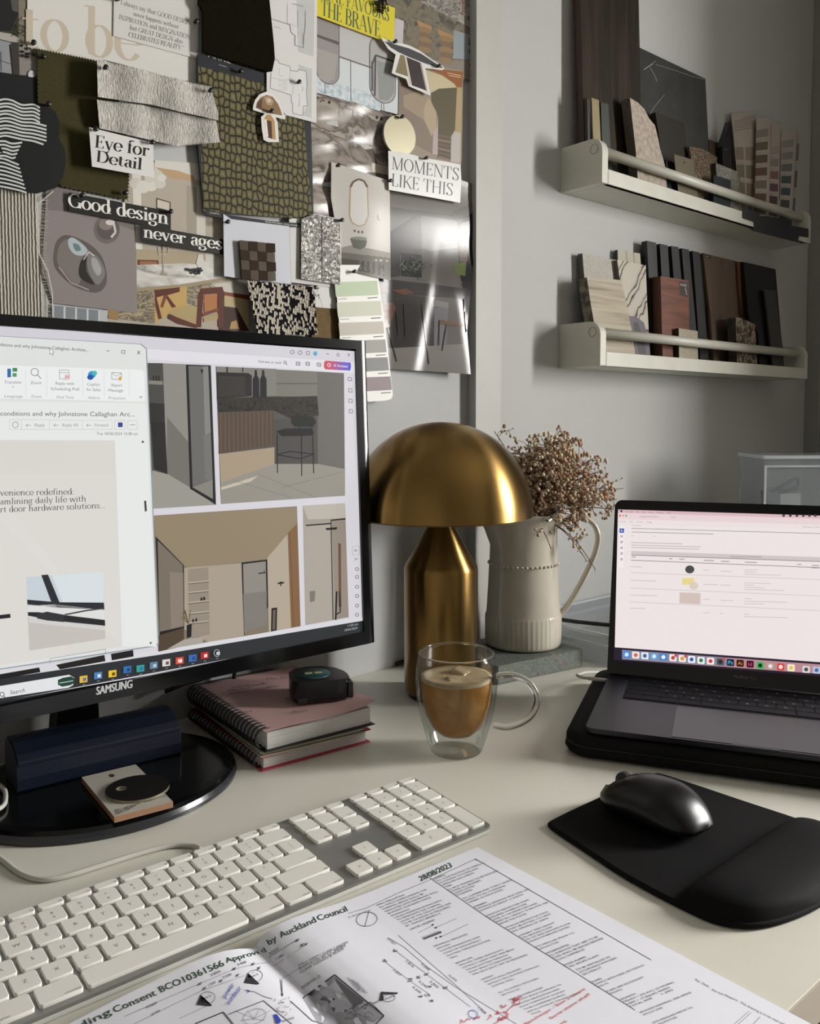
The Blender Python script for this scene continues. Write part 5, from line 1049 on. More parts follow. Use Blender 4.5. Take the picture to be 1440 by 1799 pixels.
ba, bb, bc = .132, .115, V((.308, .822, 0)); b = MB(); M_rim = mat('26282c', .22, spec=.6)  # lighter rim colour paints in a greyish reflection on the black foot
prof = [(0, 0), (.985, 0), (1.0, .002)]; n = 96; rings = [(1.0, .0005, 1), (1.0, .004, 1), (.985, .008, 1), (.955, .0108, 0), (.9, .0118, 0), (.5, .0124, 0), (.02, .0126, 0)]
vs = [bc + V((ba * r * math.cos(2 * math.pi * j / n), bb * r * math.sin(2 * math.pi * j / n), h)) for r, h, _ in rings for j in range(n)]
for i in range(len(rings) - 1): b.add(vs, [(i * n + j, i * n + (j + 1) % n, (i + 1) * n + (j + 1) % n, (i + 1) * n + j) for j in range(n)], M_rim if i < 2 else M_gb, True)
b.add([bc + V((ba * math.cos(2 * math.pi * j / n), bb * math.sin(2 * math.pi * j / n), .0005)) for j in range(n)], [list(range(n - 1, -1, -1))], M_gb)
b.build('stand_base', mon)
# cables hanging behind the monitor
M_cab = mat('0b0b0c', .45)
pl = wallpl(.022)
MB().tube([pl.pt(*p) for p in ((392, 1130), (385, 1170), (372, 1186), (352, 1194), (325, 1200), (290, 1215))], .0028, M_cab, 8).build('monitor_cable', label='black cable curving down behind the monitor to the left', cat='cable')
MB().tube([pl.pt(*p) for p in ((428, 1120), (420, 1160), (412, 1178), (411, 1192), (420, 1215))], .0028, M_cab, 8).build('monitor_cable', label='black cable dropping behind the notebooks from the monitor', cat='cable')

# ------------------------------------------------------------------ navy case, white sample chip and dark disc on the monitor foot
FZ = .0128
A0, B0 = V((.229, .8293, FZ)), V((.3878, .8173, FZ)); du = (B0 - A0).normalized(); dn = V((-du.y, du.x, 0))
M_navy = pm('navy_saffiano_leather', [(.35, '070d18'), (.65, '0c172b')], scale=900, detail=3, rough=.42, spec=.45, bump=.4, bscale=1500., bdist=.0004)
t = thing('glasses_case', 'long navy leather glasses case lying on the monitor foot', 'glasses case', (.308, .84, FZ))
prof = [(0, 0), (-.001, .012), (0, .027), (.006, .0325), (.020, .039), (.034, .0405), (.047, .038), (.053, .030), (.054, .012), (.052, 0)]
L = (B0 - A0).length
MB().prism([A0 + dn * y + V((0, 0, z)) for y, z in prof], du * L, M_navy).build('case_body', t, bevel=.0015)
fl_ = [(-.0012, .0245), (-.0012, .0285), (.005, .0343), (.020, .0406), (.034, .0421), (.048, .0395), (.048, .0375), (.034, .0401), (.020, .0386), (.006, .0320), (.0006, .027), (.0006, .0245)]
b = MB().prism([A0 + du * .001 + dn * y + V((0, 0, z)) for y, z in fl_], du * (L - .002), M_navy)
b.build('flap', t, bevel=.0006)
t = thing('sample_chip', 'square cream sample chip with a hole and tiny print on the monitor foot', 'material sample', (.305, .76, FZ))
cq = [V((.2825, .8130, FZ)), V((.3345, .8085, FZ)), V((.3256, .7054, FZ)), V((.2742, .7109, FZ))]
M_chip = mat('b5b0a4', .5); M_mdf = mat('9a7357', .6)
b = MB().prism([q + V((0, 0, .0055)) for q in cq], (0, 0, -.0053), M_chip, M_mdf); a = Art(deskpl(FZ + .0055), b).fr(0, 1180, 4.235)
a.ell(830, 773, 23, 12, mat('3a2d26', .7)); K = mat('26262a', .5)
a.text('THERMOFORM', (1068, 978), (1250, 925), 14, K, up=(-4, -14))
for i in range(4): a.text(('DEC. LAMINATE', 'BIT CLAY TOP', 'FOIL 1 SIDE', 'MDF 5.5')[i], (850 + i * 4, 1038 + i * 9), (1040 - i * 25, 984 + i * 14), 10, K, up=(-3, -9))
b.build('chip_board', t, normals=False)
c0 = V((.3115, .7500, FZ + .0058)); b = MB(); M_dd = mat('1b1a18', .4, metal=.3); n = 40; rr = .0285; hc = V((-.012, .0075, 0)); hr = .0048
top = [c0 + V((rr * math.cos(2 * math.pi * j / n), rr * math.sin(2 * math.pi * j / n), .0022)) for j in range(n)]
inn = [c0 + hc + V((hr * math.cos(2 * math.pi * j / n), hr * math.sin(2 * math.pi * j / n), .0022)) for j in range(n)]
lo = V((0, 0, -.0022)); vs = top + inn + [p + lo for p in top] + [p + lo for p in inn]
b.add(vs, [(j, (j + 1) % n, n + (j + 1) % n, n + j) for j in range(n)] + [(2 * n + j, 3 * n + j, 3 * n + (j + 1) % n, 2 * n + (j + 1) % n) for j in range(n)], M_dd)
b.add(vs, [(j, 2 * n + j, 2 * n + (j + 1) % n, (j + 1) % n) for j in range(n)] + [(n + j, n + (j + 1) % n, 3 * n + (j + 1) % n, 3 * n + j) for j in range(n)], mat('a39b83', .35, metal=.6), True)
b.build('metal_disc', label='round dark metal disc with a hole lying on the cream sample chip', cat='material sample')

# ------------------------------------------------------------------ notebooks with a tape measure on top
def book(name, label, x0, x1, y0, y1, z0, z1, cover, pages, ang=0., spiral=False, tag_=None, wave=0.):
    t = thing(name, label, 'notebook', ((x0 + x1) / 2, (y0 + y1) / 2, z0), 'notebooks in the stack by the monitor')
    c = V(((x0 + x1) / 2, (y0 + y1) / 2, 0)); q = Matrix.Rotation(R(ang), 3, 'Z')
    def bx(nm, xa, xb, ya, yb, za, zb, m, bev=.0006):
        b = MB().box((xa, ya, za), (xb, yb, zb), m); b.v = [c + q @ (v - c) for v in b.v]; return b.build(nm, t, bevel=bev)
    bx('back_cover', x0, x1, y0, y1, z0, z0 + .0012, cover); bx('page_block', x0 + .004, x1 - .004, y0 + .004, y1 - .002, z0 + .0012, z1 - .0012, pages)
    return t, bx, c, q
M_pg = pm('page_edges', [(.3, 'c6c4c1'), (.7, 'd4d2cf')], scale=900, detail=2, rough=.7, stretch=(.02, .02, 1)); M_red = mat('b22d4a', .45); M_blkc = mat('101011', .4)
def coil(t, c, q, x, y0, y1, z, r, n, m):
    for i in range(n):
        y = y0 + (y1 - y0) * (i + .5) / n
        pts = [c + q @ (V((x + r * .35 + r * math.cos(R(a_)), y, z + r * math.sin(R(a_)))) - c) for a_ in range(-60, 301, 24)]
        MB().tube(pts, .0011, m, 6).build('spiral_ring', t)
t, bx, c, q = book('notebook', 'crimson covered notebook at the bottom of the stack', .448, .583, .742, .930, 0.0003, .0150, M_red, M_pg, -4)
bx('front_cover', .448, .584, .742, .930, .0138, .0150, M_red)
coil(t, c, q, .448, .748, .926, .009, .0066, 22, M_blkc)
t, bx, c, q = book('notepad', 'thin cream notepad in the middle of the notebook stack', .451, .575, .738, .925, .0153, .0206, mat('b8b09d', .6), mat('bfb8a6', .6), -7)
bx('front_cover', .451, .575, .738, .925, .0194, .0206, mat('a8a49b', .6))
t, bx, c, q = book('spiral_notebook', 'thick black spiral notebook opened to a pink page on top of the stack', .450, .586, .737, .932, .0209, .0415, M_blkc, M_pg, -4)
coil(t, c, q, .450, .742, .928, .0335, .0105, 22, M_blkc)
M_pink = mat('cfa9a5', .65); g = []; nx, ny = 14, 14; b = MB()
for j in range(ny + 1):
    for i in range(nx + 1):
        u_, w_ = i / nx, j / ny; z = .0424 + .0045 * max(0, (u_ - .72) / .28) ** 2 * (1.3 - w_) + .0006 * math.sin(u_ * 9 + w_ * 4)
        g.append(c + q @ (V((.451 + .1365 * u_, .7372 + .190 * w_, z)) - c))
b.add(g, [(j * (nx + 1) + i, j * (nx + 1) + i + 1, (j + 1) * (nx + 1) + i + 1, (j + 1) * (nx + 1) + i) for j in range(ny) for i in range(nx)], M_pink, True)
a = Art(deskpl(.0436)).fr(0, 1160, 2.057); K = mat('5d5560', .6); a.mb = b
for i, (x, y, w_) in enumerate(((840, 100, 60), (910, 92, 50), (820, 112, 90), (920, 106, 60), (830, 122, 70), (960, 70, 40), (1010, 66, 30), (1030, 140, 20), (960, 100, 50), (1050, 190, 60), (870, 190, 40))): a.scrib((x, y), (x + w_, y - w_ * .13), 7, K, .6, i)
b.build('pink_page', t, normals=False)
bx('far_flap', .452, .560, .9275, .933, .0418, .0432, M_blkc)
# tape measure
tm = thing('tape_measure', 'black tape measure with a round teal label on the pink page', 'tape measure', (.54, .80, .0438))
M_tp = mat('0e0e10', .25, spec=.5); q = Matrix.Rotation(R(-26), 3, 'Z'); tc_ = V((.5475, .800, .0440))
pr = [(-.031, 0), (.029, 0), (.033, .003), (.033, .014), (.030, .017), (.030, .020), (.022, .0265), (.012, .029), (-.014, .030), (-.027, .027), (-.033, .019), (-.034, .008)]
# lying on its side: outline seen from above, thickness upward
pr = [(-.0325, -.012), (-.030, -.025), (-.018, -.0295), (.020, -.0295), (.030, -.028), (.0335, -.022), (.0335, -.008), (.031, .004), (.024, .018), (.010, .0285), (-.010, .030), (-.024, .024), (-.031, .012)]
b = MB().prism([tc_ + q @ V((x, y, .026)) for x, y in pr], (0, 0, -.026), M_tp); b.build('tape_case', tm, bevel=.006, seg=4)
b = MB().lathe(tc_ + q @ V((-.004, 0, .0258)), [(0, .0012), (.0185, .0012), (.0195, .0004), (.0196, 0)], mat('1f4446', .4), 40)
w_ = mat('b4a878', .45); k0 = tc_ + q @ V((-.004, 0, .0271)); uu = q @ V((1, 0, 0)); vv = q @ V((0, 1, 0))
for sx in (-.010, .001): b.obox(k0 + uu * sx - vv * .004, uu * .0085, vv * .007, (0, 0, .0002), w_)
b.build('round_label', tm)
b = MB().obox(tc_ + q @ V((.031, -.027, .003)), uu * .006, vv * .016, (0, 0, .018), mat('1a1a1b', .35)); b.build('tape_mouth', tm, bevel=.001)
b = MB().obox(tc_ + q @ V((.0372, -.026, .0045)), uu * .0012, vv * .003, (0, 0, .013), mat('b5b5b2', .3, metal=.9)); b.build('tape_hook', tm)
b = MB().obox(tc_ + q @ V((-.026, -.0300, .002)), uu * .010, vv * .002, (0, 0, .006), mat('2b2b2d', .3)); b.build('belt_clip', tm, bevel=.0005)
# ------------------------------------------------------------------ brass dome lamp
M_brass = bpy.data.materials.new('brushed_brass'); M_brass.use_nodes = True
nt = M_brass.node_tree; bs = nt.nodes['Principled BSDF']; bs.inputs['Metallic'].default_value = 1; bs.inputs['Roughness'].default_value = .27
tc = nt.nodes.new('ShaderNodeTexCoord'); mp = nt.nodes.new('ShaderNodeMapping'); mp.inputs['Scale'].default_value = (8, 8, 900)
no = nt.nodes.new('ShaderNodeTexNoise'); no.inputs['Scale'].default_value = 3; no.inputs['Detail'].default_value = 4
rp = nt.nodes.new('ShaderNodeValToRGB'); e = rp.color_ramp.elements; e[0].position = .3; e[0].color = lin('8d7040'); e[1].position = .7; e[1].color = lin('927544')
rr_ = nt.nodes.new('ShaderNodeMapRange'); rr_.inputs[3].default_value = .29; rr_.inputs[4].default_value = .33
bs.inputs['Anisotropic'].default_value = .8; bs.inputs['Anisotropic Rotation'].default_value = .25; tg_ = nt.nodes.new('ShaderNodeTangent'); tg_.direction_type = 'RADIAL'; tg_.axis = 'Z'; nt.links.new(tg_.outputs[0], bs.inputs['Tangent'])
nt.links.new(tc.outputs['Object'], mp.inputs[0]); nt.links.new(mp.outputs[0], no.inputs['Vector']); nt.links.new(no.outputs['Fac'], rp.inputs[0]); nt.links.new(rp.outputs[0], bs.inputs['Base Color'])
nt.links.new(no.outputs['Fac'], rr_.inputs[0]); nt.links.new(rr_.outputs[0], bs.inputs['Roughness'])
LC = V((.7505, .8098, 0)); lamp = thing('table_lamp', 'brushed brass mushroom lamp with dome shade', 'lamp', LC)
MB().lathe(LC, [(0, .0003), (.043, .0003), (.0435, .007), (0, .007)], mat('0d0d0d', .5), 48).build('lamp_foot', lamp)
MB().lathe(LC, [(0, .007), (.0470, .007), (.0482, .0085), (.0482, .166), (.0478, .1695), (.0465, .1725), (.017, .222), (.0125, .232), (.0118, .246), (0, .246)], M_brass, 96).build('lamp_body', lamp)
RS = .1195; b = MB(); prof = []
for k in range(0, 25):
    th = R(90 * k / 24); prof.append((RS * math.cos(th) ** .96 if k < 24 else 0, .2375 + .1205 * math.sin(th)))
inner = [(max(0, r - .0022), h - .0018) for r, h in reversed(prof)]
b.lathe(LC, prof, M_brass, 96); b.lathe(LC, inner, mat('b9a98a', .5), 96); b.lathe(LC, [(RS - .0022, .2357), (RS, .2375)], M_brass, 96)
b.build('lamp_shade', lamp)
MB().lathe(LC, [(0, .246), (.012, .246), (.012, .262), (.02, .275), (.024, .292), (.02, .308), (.01, .316), (0, .317)], mat('dcd8cf', .4), 24).build('lamp_bulb', lamp)
MB().tube([(.785, .9445, .004), (.800, .938, .007), (.815, .925, .010), (.83, .915, .007), (.90, .9215, .005), (.965, .918, .014), (.992, .910, .046), (1.006, .870, .0545), (1.02, .80, .0555), (1.045, .748, .055), (1.07, .722, .053), (1.10, .690, .030)], .003, M_cab, 8).build('power_cable', label='black power cable running behind lamp and jug over the clear tray', cat='cable')

# ------------------------------------------------------------------ stone slab, jug and dried flowers
M_grn = pm('green_grey_stone', [(.3, '3f433d'), (.46, '717770'), (.58, '555a53'), (.75, '969b93')], scale=120, detail=9, dist=1.2, rough=.6, bump=.25, bscale=150., bdist=.001)
q = [V((.8333, .7855, .0003)), V((.9890, .763, .0003)), V((1.004, .890, .0003)), V((.8500, .912, .0003))]
b = MB(); b.prism([p + V((0, 0, .026)) for p in q], (0, 0, -.026), M_grn)
a = Art(Pl(q[0], V((q[1].y - q[0].y, -(q[1].x - q[0].x), 0))), b).fr(640, 720, 3); a.line([(985, 1280), (1030, 1325), (1080, 1370)], 1.6, mat('7d6a58', .7), 2)
b.build('stone_slab', label='thick grey-green stone slab under the cream jug', cat='stone slab', bevel=.0015)
JC = V((.9466, .8409, .0266)); M_jug = pm('cream_glaze', [(.3, 'c9c2b2'), (.7, 'cfc8b9')], scale=20, rough=.14, spec=.5, coat=.3)
jug = thing('jug', 'cream ribbed ceramic jug holding dried flowers', 'jug', JC)
hx = V((_r0.x, _r0.y, 0)); ha = math.atan2(hx.y, hx.x)
def jr(r, h, th):
    if .004 < h < .047: r += .0011 * (abs(math.sin(th * 24)) ** .7 - .4) * min(1, (h - .004) / .005, (.047 - h) / .004)
    if h > .150:
        d = math.cos(th - ha - math.pi); k = (h - .150) / .045
        if d > .5: r += .030 * k ** 1.6 * ((d - .5) / .5) ** 1.5
    return r
prof = [(0, .001), (.050, 0), (.0553, .002), (.0563, .006), (.0563, .044), (.0555, .0475), (.0548, .050), (.0535, .070), (.0520, .100), (.0512, .118), (.0512, .121), (.0505, .124), (.0500, .150), (.0503, .170), (.0515, .185), (.0528, .1945)]
out = list(prof); inn = [(.0506, .1945), (.0490, .184), (.0478, .168), (.0475, .150), (.0490, .10), (.051, .06), (.050, .02), (0, .012)]
def rimz(r, h, th): return jr(r, h, th)
b = MB(); n = 192; vs = []
for r, h in out + inn:
    for j in range(n):
        th = 2 * math.pi * j / n; z = h
        if h > .165:                    # the wavy rim climbs towards the spout and the handle
            d = math.cos(th - ha - math.pi); z += ((.020 * max(0, d) ** 2) + .010 * max(0, -d) ** 2 + .0022 * math.cos(6 * th)) * min(1, (h - .165) / .03)
        q_ = rimz(r, h, th); vs.append(JC + V((q_ * math.cos(th), q_ * math.sin(th), z)))
K_ = len(out + inn); b.add(vs, [(i * n + j, i * n + (j + 1) % n, (i + 1) * n + (j + 1) % n, (i + 1) * n + j) for i in range(K_ - 1) for j in range(n)], M_jug, True)
for j in range(46):
    th = 2 * math.pi * j / 46; b.ball(JC + V((.0515 * math.cos(th), .0515 * math.sin(th), .1225)), .0021, M_jug, 6, 4)
b.build('jug_body', jug, normals=True)
hp = [(.050, .176), (.066, .187), (.086, .190), (.103, .180), (.1105, .162), (.108, .142), (.100, .120), (.088, .095), (.074, .070), (.062, .052), (.054, .044)]
MB().tube([JC + hx * r + V((0, 0, z)) for r, z in cr(hp)], .0078, M_jug, 14, flat=.55).build('jug_handle', jug)
# dried sprigs, each a thing with stem and buds
rn = random.Random(11)
M_bud = pm('dried_bud', [(.3, 'b59f80'), (.5, 'd8c5a7'), (.75, 'eadcc3')], scale=90, rough=.85, spec=.1)
M_bud2 = pm('dried_bud_brown', [(.3, '8f6d55'), (.6, 'bd9a80')], scale=90, rough=.85, spec=.1)
M_stem = mat('6d4f38', .8)
toCam = V((-_f0.x, -_f0.y, 0))
bq = thing('dried_flower_bouquet', "bunch of dried baby's breath standing in the cream jug", 'dried flowers', JC + V((0, 0, .15)))
def sprig(tip, nb, spread=.033, dens=1., drop=0.):
    st_ = JC + hx * rn.uniform(-.012, .03) + toCam * rn.uniform(-.02, .03) + V((0, 0, .150))
    tip = V(tip); mid = st_ * .45 + tip * .55 + V((0, 0, .03 if drop == 0 else .05)); p1 = st_ + V((0, 0, .055)) + (tip - st_) * .06
    path = [st_ * (1 - k / 12) ** 3 + p1 * 3 * (k / 12) * (1 - k / 12) ** 2 + mid * 3 * (k / 12) ** 2 * (1 - k / 12) + tip * (k / 12) ** 3 for k in range(13)]
    s_ = MB(); s_.tube(path, [.0010 - .0004 * k / 12 for k in range(13)], M_stem, 5); bu = MB()
    for i in range(nb):
        u = rn.uniform(.42, 1.0); k = min(11, int(u * 12)); p = path[k].lerp(path[k + 1], u * 12 - k)
        d = V((rn.gauss(0, 1), rn.gauss(0, 1), rn.gauss(.25, .8))).normalized() * rn.uniform(.008, spread); e = p + d
        if e.z < JC.z + .206 and .043 < math.hypot(e.x - JC.x, e.y - JC.y) < .066: continue
        s_.tube([p, p + d * .5 + V((0, 0, .002)), e], [.0005, .0004, .00035], M_stem, 3, False)
        for _ in range(rn.choice((2, 3, 4))):
            f_ = e + V((rn.gauss(0, .0035), rn.gauss(0, .0035), rn.gauss(0, .0035)))
            rj = math.hypot(f_.x - JC.x, f_.y - JC.y)
            if f_.z < JC.z + .206 and .043 < rj < .066 or f_.z < JC.z + .15: continue
            bu.ball(f_, rn.uniform(.0015, .0031), M_bud if rn.random() < dens else M_bud2, 7, 4, rn.uniform(.8, 1.15))
            s_.tube([e, f_], .0003, M_stem, 3, False)
    o = s_.build('sprig', bq); bu.build('buds', o, kind='stuff')
cp = Pl(JC, toCam)
def at(px, py, dep=0.): p = cp.pt(px, py); return EYE + (p - EYE) * (1 + dep)
for k in range(50):
    px = rn.choice((rn.uniform(868, 990), rn.uniform(900, 1075), rn.uniform(985, 1092)))
    py = 955 - (955 - 752) * math.sqrt(max(0, 1 - ((px - 955) / 150) ** 2)) * rn.uniform(.25, .98)
    sprig(at(px, py, rn.uniform(-.05 if px > 945 else .0, .035)), rn.randint(24, 34), dens=.85 if rn.random() < .55 else .35)
for tip, nb in ((at(842, 766, .03), 12), (at(868, 758, .02), 14), (at(985, 752, 0.), 14), (at(1095, 858, 0.), 16)): sprig(tip, nb, .022, .95)
sprig(at(1045, 1000, -.03), 18, .020, .95, 1); sprig(at(1030, 985, -.03), 16, .020, .95, 1); sprig(at(968, 965, -.05), 14, .020, .95, 1)
for k in range(10): sprig(at(rn.uniform(948, 1010), rn.uniform(905, 940), rn.uniform(-.045, -.02)), 12, .022, .5)

# ------------------------------------------------------------------ double-walled glass of iced coffee
def thin_glass(name, tint='f4f6f5', edge=.55):
    m = bpy.data.materials.new(name); m.use_nodes = True; nt = m.node_tree; nt.nodes.clear()
    o = nt.nodes.new('ShaderNodeOutputMaterial'); mx = nt.nodes.new('ShaderNodeMixShader'); tr = nt.nodes.new('ShaderNodeBsdfTransparent'); gl = nt.nodes.new('ShaderNodeBsdfGlossy')
    fr = nt.nodes.new('ShaderNodeFresnel'); fr.inputs[0].default_value = 1.4; lw = nt.nodes.new('ShaderNodeLayerWeight'); lw.inputs[0].default_value = .5
    rp = nt.nodes.new('ShaderNodeValToRGB'); e = rp.color_ramp.elements; e[0].position = .6; e[0].color = lin(tint); e[1].position = 1; e[1].color = lin('eceeed')
    gl.inputs['Roughness'].default_value = .02
    mu = nt.nodes.new('ShaderNodeMath'); mu.operation = 'MULTIPLY'; mu.inputs[1].default_value = .34; nt.links.new(fr.outputs[0], mu.inputs[0])
    nt.links.new(lw.outputs['Facing'], rp.inputs[0]); nt.links.new(rp.outputs[0], tr.inputs[0]); nt.links.new(mu.outputs[0], mx.inputs[0]); nt.links.new(tr.outputs[0], mx.inputs[1]); nt.links.new(gl.outputs[0], mx.inputs[2]); nt.links.new(mx.outputs[0], o.inputs[0]); return m
M_tg = thin_glass('thin_clear_glass'); M_gl = glass('clear_glass_rod')
GC = V((.6315, .6567, 0)); mug = thing('glass_mug', 'double-walled clear glass mug with a curved handle', 'mug', GC)
MB().lathe(GC, [(0, .0012), (.018, .0006), (.0262, .0004), (.0285, .0025), (.0330, .016), (.0385, .036), (.0425, .055), (.0447, .074), (.0440, .090), (.0418, .104), (.0408, .108), (.0398, .1088), (.0390, .108)], M_tg, 64).build('outer_wall', mug, normals=False)
MB().tube([GC + V((.0401 * math.cos(R(q_)), .0401 * math.sin(R(q_)), .1086)) for q_ in range(0, 361, 6)], .0011, M_gl, 8, False).build('rim', mug)
inn = [(0, .0165), (.010, .0172), (.019, .0205), (.027, .028), (.0332, .040), (.0370, .055), (.0388, .072), (.0392, .090), (.0391, .1075)]
MB().lathe(GC, inn, M_tg, 64).build('inner_wall', mug, normals=False)
hh = V((_r0.x * .985 + _f0.x * -.17, _r0.y * .985 + _f0.y * -.17, 0)).normalized()
hp = [(.0435, .0845), (.050, .0865), (.062, .0868), (.076, .081), (.0855, .069), (.0865, .056), (.080, .043), (.068, .034), (.054, .0295), (.0405, .031)]
MB().tube([GC + hh * r + V((0, 0, z)) for r, z in cr(hp)], .0036, M_gl, 16).build('handle', mug)
M_cof = pm('milky_coffee', [(.3, 'a8733e'), (.55, 'bd8647'), (.8, 'cf9f63')], scale=28, detail=4, dist=1.5, rough=.25)
M_foam = pm('coffee_foam', [(.3, 'bd9d77'), (.6, 'd3ba98'), (.8, 'e6d7bf')], scale=60, detail=6, dist=1., rough=.45, bump=.2, bdist=.001)
co = [(max(0, r - .0006), h + .0004) for r, h in inn[:-2]] + [(.0384, .080)]
b = MB().lathe(GC, co, M_cof, 64); b.lathe(GC, [(.0384, .080), (.0385, .0835), (.034, .0838), (.02, .0832), (0, .083)], M_foam, 64)
b.build('iced_coffee', label='milky iced coffee filling the double-walled glass', cat='coffee', origin=GC)
M_ice = glass('ice', 'eef1f0', .12, 1.31)
for k, (dx, dy, rz, sx) in enumerate(((.012, .006, 20, .019), (-.012, -.006, 60, .016))):
    q = Matrix.Rotation(R(rz), 3, 'Z') @ Matrix.Rotation(R(18), 3, 'X'); c_ = GC + V((dx, dy, .0795 + .002 * (1 - k)))
    b = MB().obox(c_ + q @ V((-sx / 2, -sx / 2, -sx * .45)), q @ V((sx, 0, 0)), q @ V((0, sx, 0)), q @ V((0, 0, sx * .75)), mat('b59b7c', .12, spec=.6))
    b.build('ice_cube', label=('larger ice cube towards the back of the coffee', 'ice cube half sunk towards the front of the coffee')[k], cat='ice cube', bevel=.004, seg=3)

# ------------------------------------------------------------------ clear trays and storage box behind the laptop
M_cl = clear_plastic('frosted_clear_plastic', 'a9b0b5', .30, .3); M_clr = clear_plastic('clear_plastic_rim', 'd3d8dc', .72, .3)
t = thing('desk_tray', 'low frosted clear plastic tray between jug and laptop', 'tray', (1.2, .81, 0))
tx0, tx1, ty0, ty1 = 1.012, 1.34, .735, .902
def wallbox(n_, lo, hi, m=None): MB().box(lo, hi, m or M_cl).build(n_, t, bevel=.0008)
wallbox('tray_floor', (tx0, ty0, .0004), (tx1, ty1, .003)); 
b = MB().box((tx0, ty0, .003), (tx0 + .0025, ty1, .047), M_cl); b.box((tx1 - .0025, ty0, .003), (tx1, ty1, .047), M_cl).box((tx0 + .0025, ty1 - .0025, .003), (tx1 - .0025, ty1, .047), M_cl).box((tx0 + .0025, ty0, .003), (tx1 - .0025, ty0 + .0025, .047), M_cl)
b.build('tray_wall', t)
b = MB()
for z in (.0285, .0445):
    b.box((tx0 - .004, ty0 - .004, z), (tx0 - .0002, ty1 + .004, z + .005), M_clr).box((tx0 - .0002, ty1 + .0002, z), (tx1 + .004, ty1 + .004, z + .005), M_clr).box((tx0 - .0002, ty0 - .004, z), (tx1 + .004, ty0 - .0002, z + .005), M_clr)
b.build('tray_rim', t)
b = MB().tube([V((1.075, ty1 - .004, .042)), V((1.082, ty1 - .004, .036)), V((1.081, ty1 - .004, .027)), V((1.070, ty1 - .004, .018)), V((1.05, ty1 - .004, .012))], .0035, M_clr, 8); b.build('tray_handle', t)
r_, f_ = V((_r0.x, _r0.y, 0)), V((_f0.x, _f0.y, 0)); BD = 1.50; bz = .36 - 66 / 1495 * BD
BO = f_ * BD + r_ * ((1343 - 720) / 1495 * BD); BO.z = 0; bw, bd_ = .30, .112
t = thing('storage_box', 'tall translucent plastic storage box standing behind the laptop', 'storage box', BO + r_ * bw / 2 + f_ * bd_ / 2)
def bb(m_, u0, u1, v0, v1, z0, z1, b=None): return (b or MB()).obox(BO + r_ * u0 + f_ * v0 + V((0, 0, z0)), r_ * (u1 - u0), f_ * (v1 - v0), (0, 0, z1 - z0), m_)
bb(M_cl, 0, bw, 0, bd_, .0004, .004).build('box_floor', t)
b = bb(M_cl, 0, .003, 0, bd_, .004, bz); bb(M_cl, bw - .003, bw, 0, bd_, .004, bz, b); bb(M_cl, .003, bw - .003, 0, .003, .004, bz, b); bb(M_cl, .003, bw - .003, bd_ - .003, bd_, .004, bz, b); b.build('box_wall', t)
b = bb(M_cl, -.002, bw + .002, -.002, bd_ + .002, bz + .0002, bz + .003); bb(M_clr, -.002, bw + .002, -.003, -.0003, bz - .003, bz + .003, b); bb(M_clr, -.003, -.0003, -.003, bd_ + .002, bz - .003, bz + .003, b)
bb(M_clr, .0, bw, -.0025, -.0003, bz - .018, bz - .0145, b); bb(M_clr, 0, .0035, -.0025, -.0003, .004, bz - .018, b); b.build('box_lid', t)
IN = 'things inside the storage box'
pl = Pl(BO + f_ * .012, -f_)
Art(pl).fr(1240, 560, 5).sheet([(655, 1540), (830, 1530), (850, 2590), (612, 2590)], mat('c9cccd', .6), .0006).done('paper_label', label='white printed label card inside the storage box', cat='paper', group=IN)
pl = Pl(BO + f_ * .022, -f_); b = MB()
b.tube([pl.pt(1240 + x / 5, 560 + y / 5) for x, y in ((570, 1520), (650, 1480), (740, 1430), (800, 1400), (815, 1440), (790, 1490), (700, 1510), (640, 1520))], .0035, mat('3a424e', .5), 6); b.build('blue_strap', label='dark blue looped strap inside the storage box', cat='strap', group=IN)
pl = Pl(BO + f_ * .035, -f_)
Art(pl).fr(1240, 560, 5).sheet([(540, 1520), (640, 1490), (780, 1470), (890, 1500), (1000, 1560), (1000, 2590), (540, 2590)], mat('6d7075', .5), .03).done('packet', label='grey packet filling the bottom of the storage box', cat='packet', group=IN)

# ------------------------------------------------------------------ laptop on its black sleeve
LA = R(-61.2); U = V((math.cos(LA), math.sin(LA), 0)); Vv = V((-U.y, U.x, 0)); LF = V((.7233, .5544, 0)); ZT = .032
M_slv = pm('neoprene_sleeve', [(.3, '0c0c0d'), (.7, '121213')], scale=600, rough=.8, spec=.2, bump=.15, bscale=1500., bdist=.0003)
sl = thing('laptop_sleeve', 'black padded laptop sleeve lying under the laptop', 'laptop sleeve', LF + U * .17 + Vv * .12)
def rrect(u0, u1, v0, v1, r, z, n_=6):
    o = []
    for cu, cv, a0 in ((u1 - r, v1 - r, 0), (u0 + r, v1 - r, 90), (u0 + r, v0 + r, 180), (u1 - r, v0 + r, 270)):
        for k in range(n_ + 1): th = R(a0 + 90 * k / n_); o.append(LF + U * (cu + r * math.cos(th)) + Vv * (cv + r * math.sin(th)) + V((0, 0, z)))
    return o
b = MB(); rings = [(-.006, .0004), (.003, .003), (.0062, .0075), (.0052, .0115), (.0028, .0132), (.0050, .0150), (.0046, .0195), (.001, .0222), (-.004, .0238), (-.012, .0243)]
prev = None; NN = 28
for e_, z in rings:
    rg = rrect(-.018 - e_, .365 + e_, -.004 - e_, .262 + e_, .024 + e_, z); o0 = len(b.v)
    b.add(rg, [], M_slv)
    if prev is not None: b.f += [[prev + j, prev + (j + 1) % NN, o0 + (j + 1) % NN, o0 + j] for j in range(NN)]; b.i += [b.mi(M_slv)] * NN; b.sm += [True] * NN
    prev = o0
b.f += [list(range(prev, prev + NN)), list(range(NN - 1, -1, -1))]; b.i += [0, 0]; b.sm += [False, False]
b.build('sleeve_body', sl)
